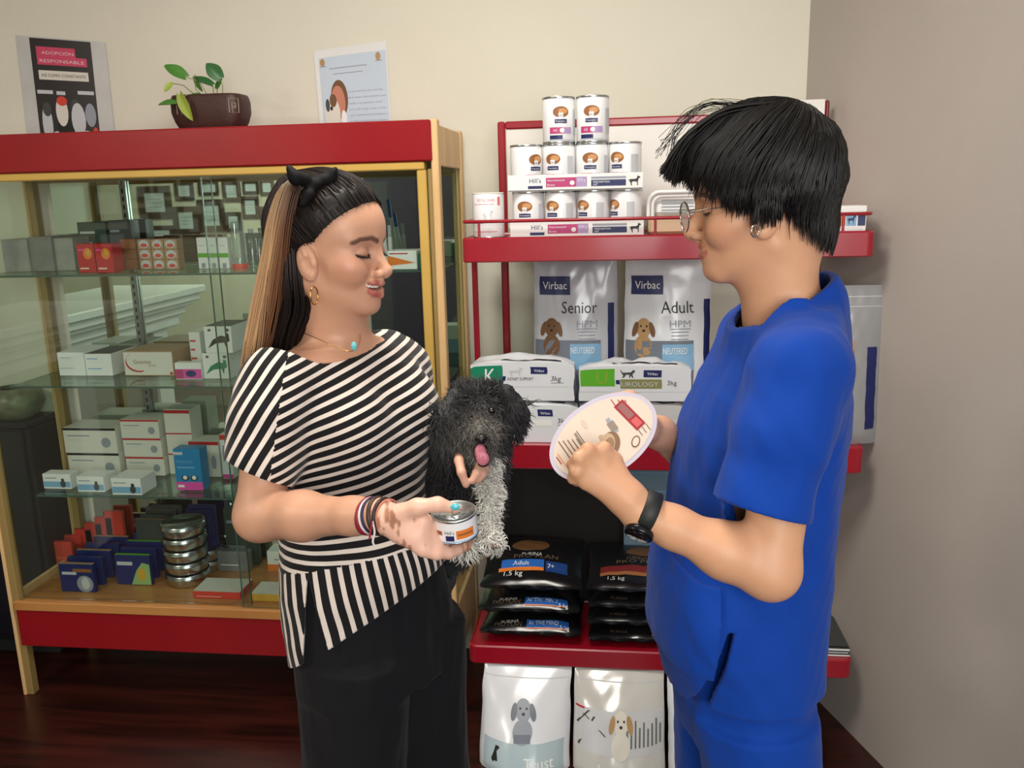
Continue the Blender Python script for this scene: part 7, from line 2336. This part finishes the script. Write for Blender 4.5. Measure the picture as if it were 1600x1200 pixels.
q = MB(); q.lathe([(.017, -.002), (.0185, 0), (.0185, .006), (.0165, .008), (.0155, .0072)], mat('dark_watch_case', (40, 42, 46), rough=.25, metal=.8), 32, M=lambda p: wc + wx * p[0] + wy * p[1] + wdir * p[2]); q.build('watch_case', man)
q = MB(); q.lathe([(.001, .0074), (.0154, .0074), (.0150, .0082), (.001, .0084)], mat('watch_glass', (12, 14, 18), rough=.05, coat=.8), 32, M=lambda p: wc + wx * p[0] + wy * p[1] + wdir * p[2]); q.build('watch_face', man)

# ================================================================== the oval board in his hands
oc = V(943, 682, 1.085)
eu = V(1010, 638, 1.10) - V(876, 727, 1.062); EL = np.linalg.norm(eu); eu /= EL
nn_ = np.array([-.12, -.90, .42]); nn_ -= eu * (nn_ @ eu); nn_ /= np.linalg.norm(nn_); ev = np.cross(nn_, eu)
sign = vroot('oval_board', oc, 'oval cream printed board with clear rim, held by the person in scrubs', 'sign')
EA, EB = EL / 2 * 1.06, .0445
M_cream = mat('cream_board', (216, 200, 184), rough=.4); M_rim = mat('pale_lilac_rim', (196, 188, 204), rough=.15, coat=.6)
B3 = np.stack([eu, ev, nn_], 1)
SS = lambda u, v, off=0.0: B3 @ np.array([u, v, .0015 + off])
q = MB()
def oval(ra, rb, z0, z1, m, n=64):
    t = np.linspace(0, 2 * math.pi, n, endpoint=False)
    A = np.array([[B3 @ np.array([ra * math.cos(a), rb * math.sin(a), z]) for z in (z0, z1)] for a in t])
    q.grid(A, m, smooth=False, closed_u=True); q.add(A[::-1, 0], [tuple(range(n))], m); q.add(A[:, 1], [tuple(range(n))], m)
oval(EA + .006, EB + .006, -.0015, .0011, M_rim)
q.build('clear_rim', sign)
q = MB(); oval(EA, EB, .0012, .0015, M_cream); q.build('printed_face', sign)
M_dr = mat('dark_rose_print', (160, 36, 46), rough=.4); M_bt = mat('brown_text', (120, 84, 64), rough=.5)
q = MB()
a, b = EA, EB
def trot(fn, u, v, ang, *args, **kw):
    c, s = math.cos(ang), math.sin(ang)
    S2 = lambda x, y, off=0.0: SS(u + c * x - s * y, v + s * x + c * y, off)
    fn(S2, *args, **kw)
# printed across the oval's short axis, as in the photo
def g1(S):
    S_ = S
    q.print_rect(S_, -.008, -.022, .008, .022, M_dr, .0004)
    q.print_rect(S_, -.005, -.004, .005, .019, mat('rose_grey_print', (150, 96, 96), rough=.4), .0006); q.print_rect(S_, -.005, -.019, .005, -.007, mat('rose_light_print', (206, 92, 92), rough=.4), .0006)
trot(lambda S: g1(S), .62 * a, .10 * b, .15)
for i in range(3): q.print_rect(SS, (.50 + .10 * i) * a, .52 * b - .001 * i, (.50 + .10 * i) * a + .0012, .80 * b - .12 * i * b, M_dr, .0005)
for i in range(3): q.print_rect(SS, (.58 + .09 * i) * a, -.62 * b, (.58 + .09 * i) * a + .0010, -.38 * b, M_bt, .0005)
q.print_rect(SS, .20 * a, -.12 * b, .28 * a, .38 * b, I_grey, .0005); q.print_rect(SS, .17 * a, -.05 * b, .31 * a, .25 * b, mat('taupe_print', (142, 128, 116), rough=.4), .0006)
q.print_ell(SS, .42 * a, -.66 * b, .0085, .0055, M_bt, .0005, 20, .6); q.print_ell(SS, .42 * a, -.66 * b, .0065, .0040, M_cream, .0007, 20, .6)
for i in range(5): q.print_rect(SS, (-.74 + .075 * i) * a, (-.05 - .02 * i) * b, (-.74 + .075 * i) * a + .0013, (.62 - .06 * i) * b, M_bt, .0005)
q.print_rect(SS, -.36 * a, -.30 * b, -.345 * a, .58 * b, M_bt, .0005); q.print_rect(SS, -.42 * a, .10 * b, -.38 * a, .55 * b, mat('taupe_print', (142, 128, 116)), .0006)
q.print_ell(SS, -.16 * a, .62 * b, .003, .007, mat('faint_print', (206, 186, 168), rough=.5), .0005, 14)
q.print_rect(SS, -.93 * a, .0 * b, -.91 * a, .26 * b, M_dr, .0005); q.print_rect(SS, -.88 * a, -.1 * b, -.865 * a, .32 * b, I_org, .0005)
q.build('printing', sign)
# the little brown pouch drawing on the board
q = MB()
q.print_ell(SS, .03 * a, -.30 * b, .0165, .0120, mat('pouch_brown', (128, 96, 70), rough=.45), .0006, 28, .75)
q.print_ell(SS, -.03 * a, -.26 * b, .0150, .0100, mat('pouch_tan', (186, 158, 128), rough=.45), .0009, 28, .75)
q.print_ell(SS, -.05 * a, .02 * b, .0035, .0028, mat('pouch_tan', (186, 158, 128)), .0008, 14); q.print_ell(SS, .0 * a, -.30 * b, .0095, .0060, mat('pouch_mid', (150, 116, 86), rough=.45), .0011, 24, .75)
q.print_rect(SS, -.04 * a, -.32 * b, .0 * a, -.16 * b, mat('pouch_dark', (84, 60, 44), rough=.45), .0014)
q.build('picture', sign)
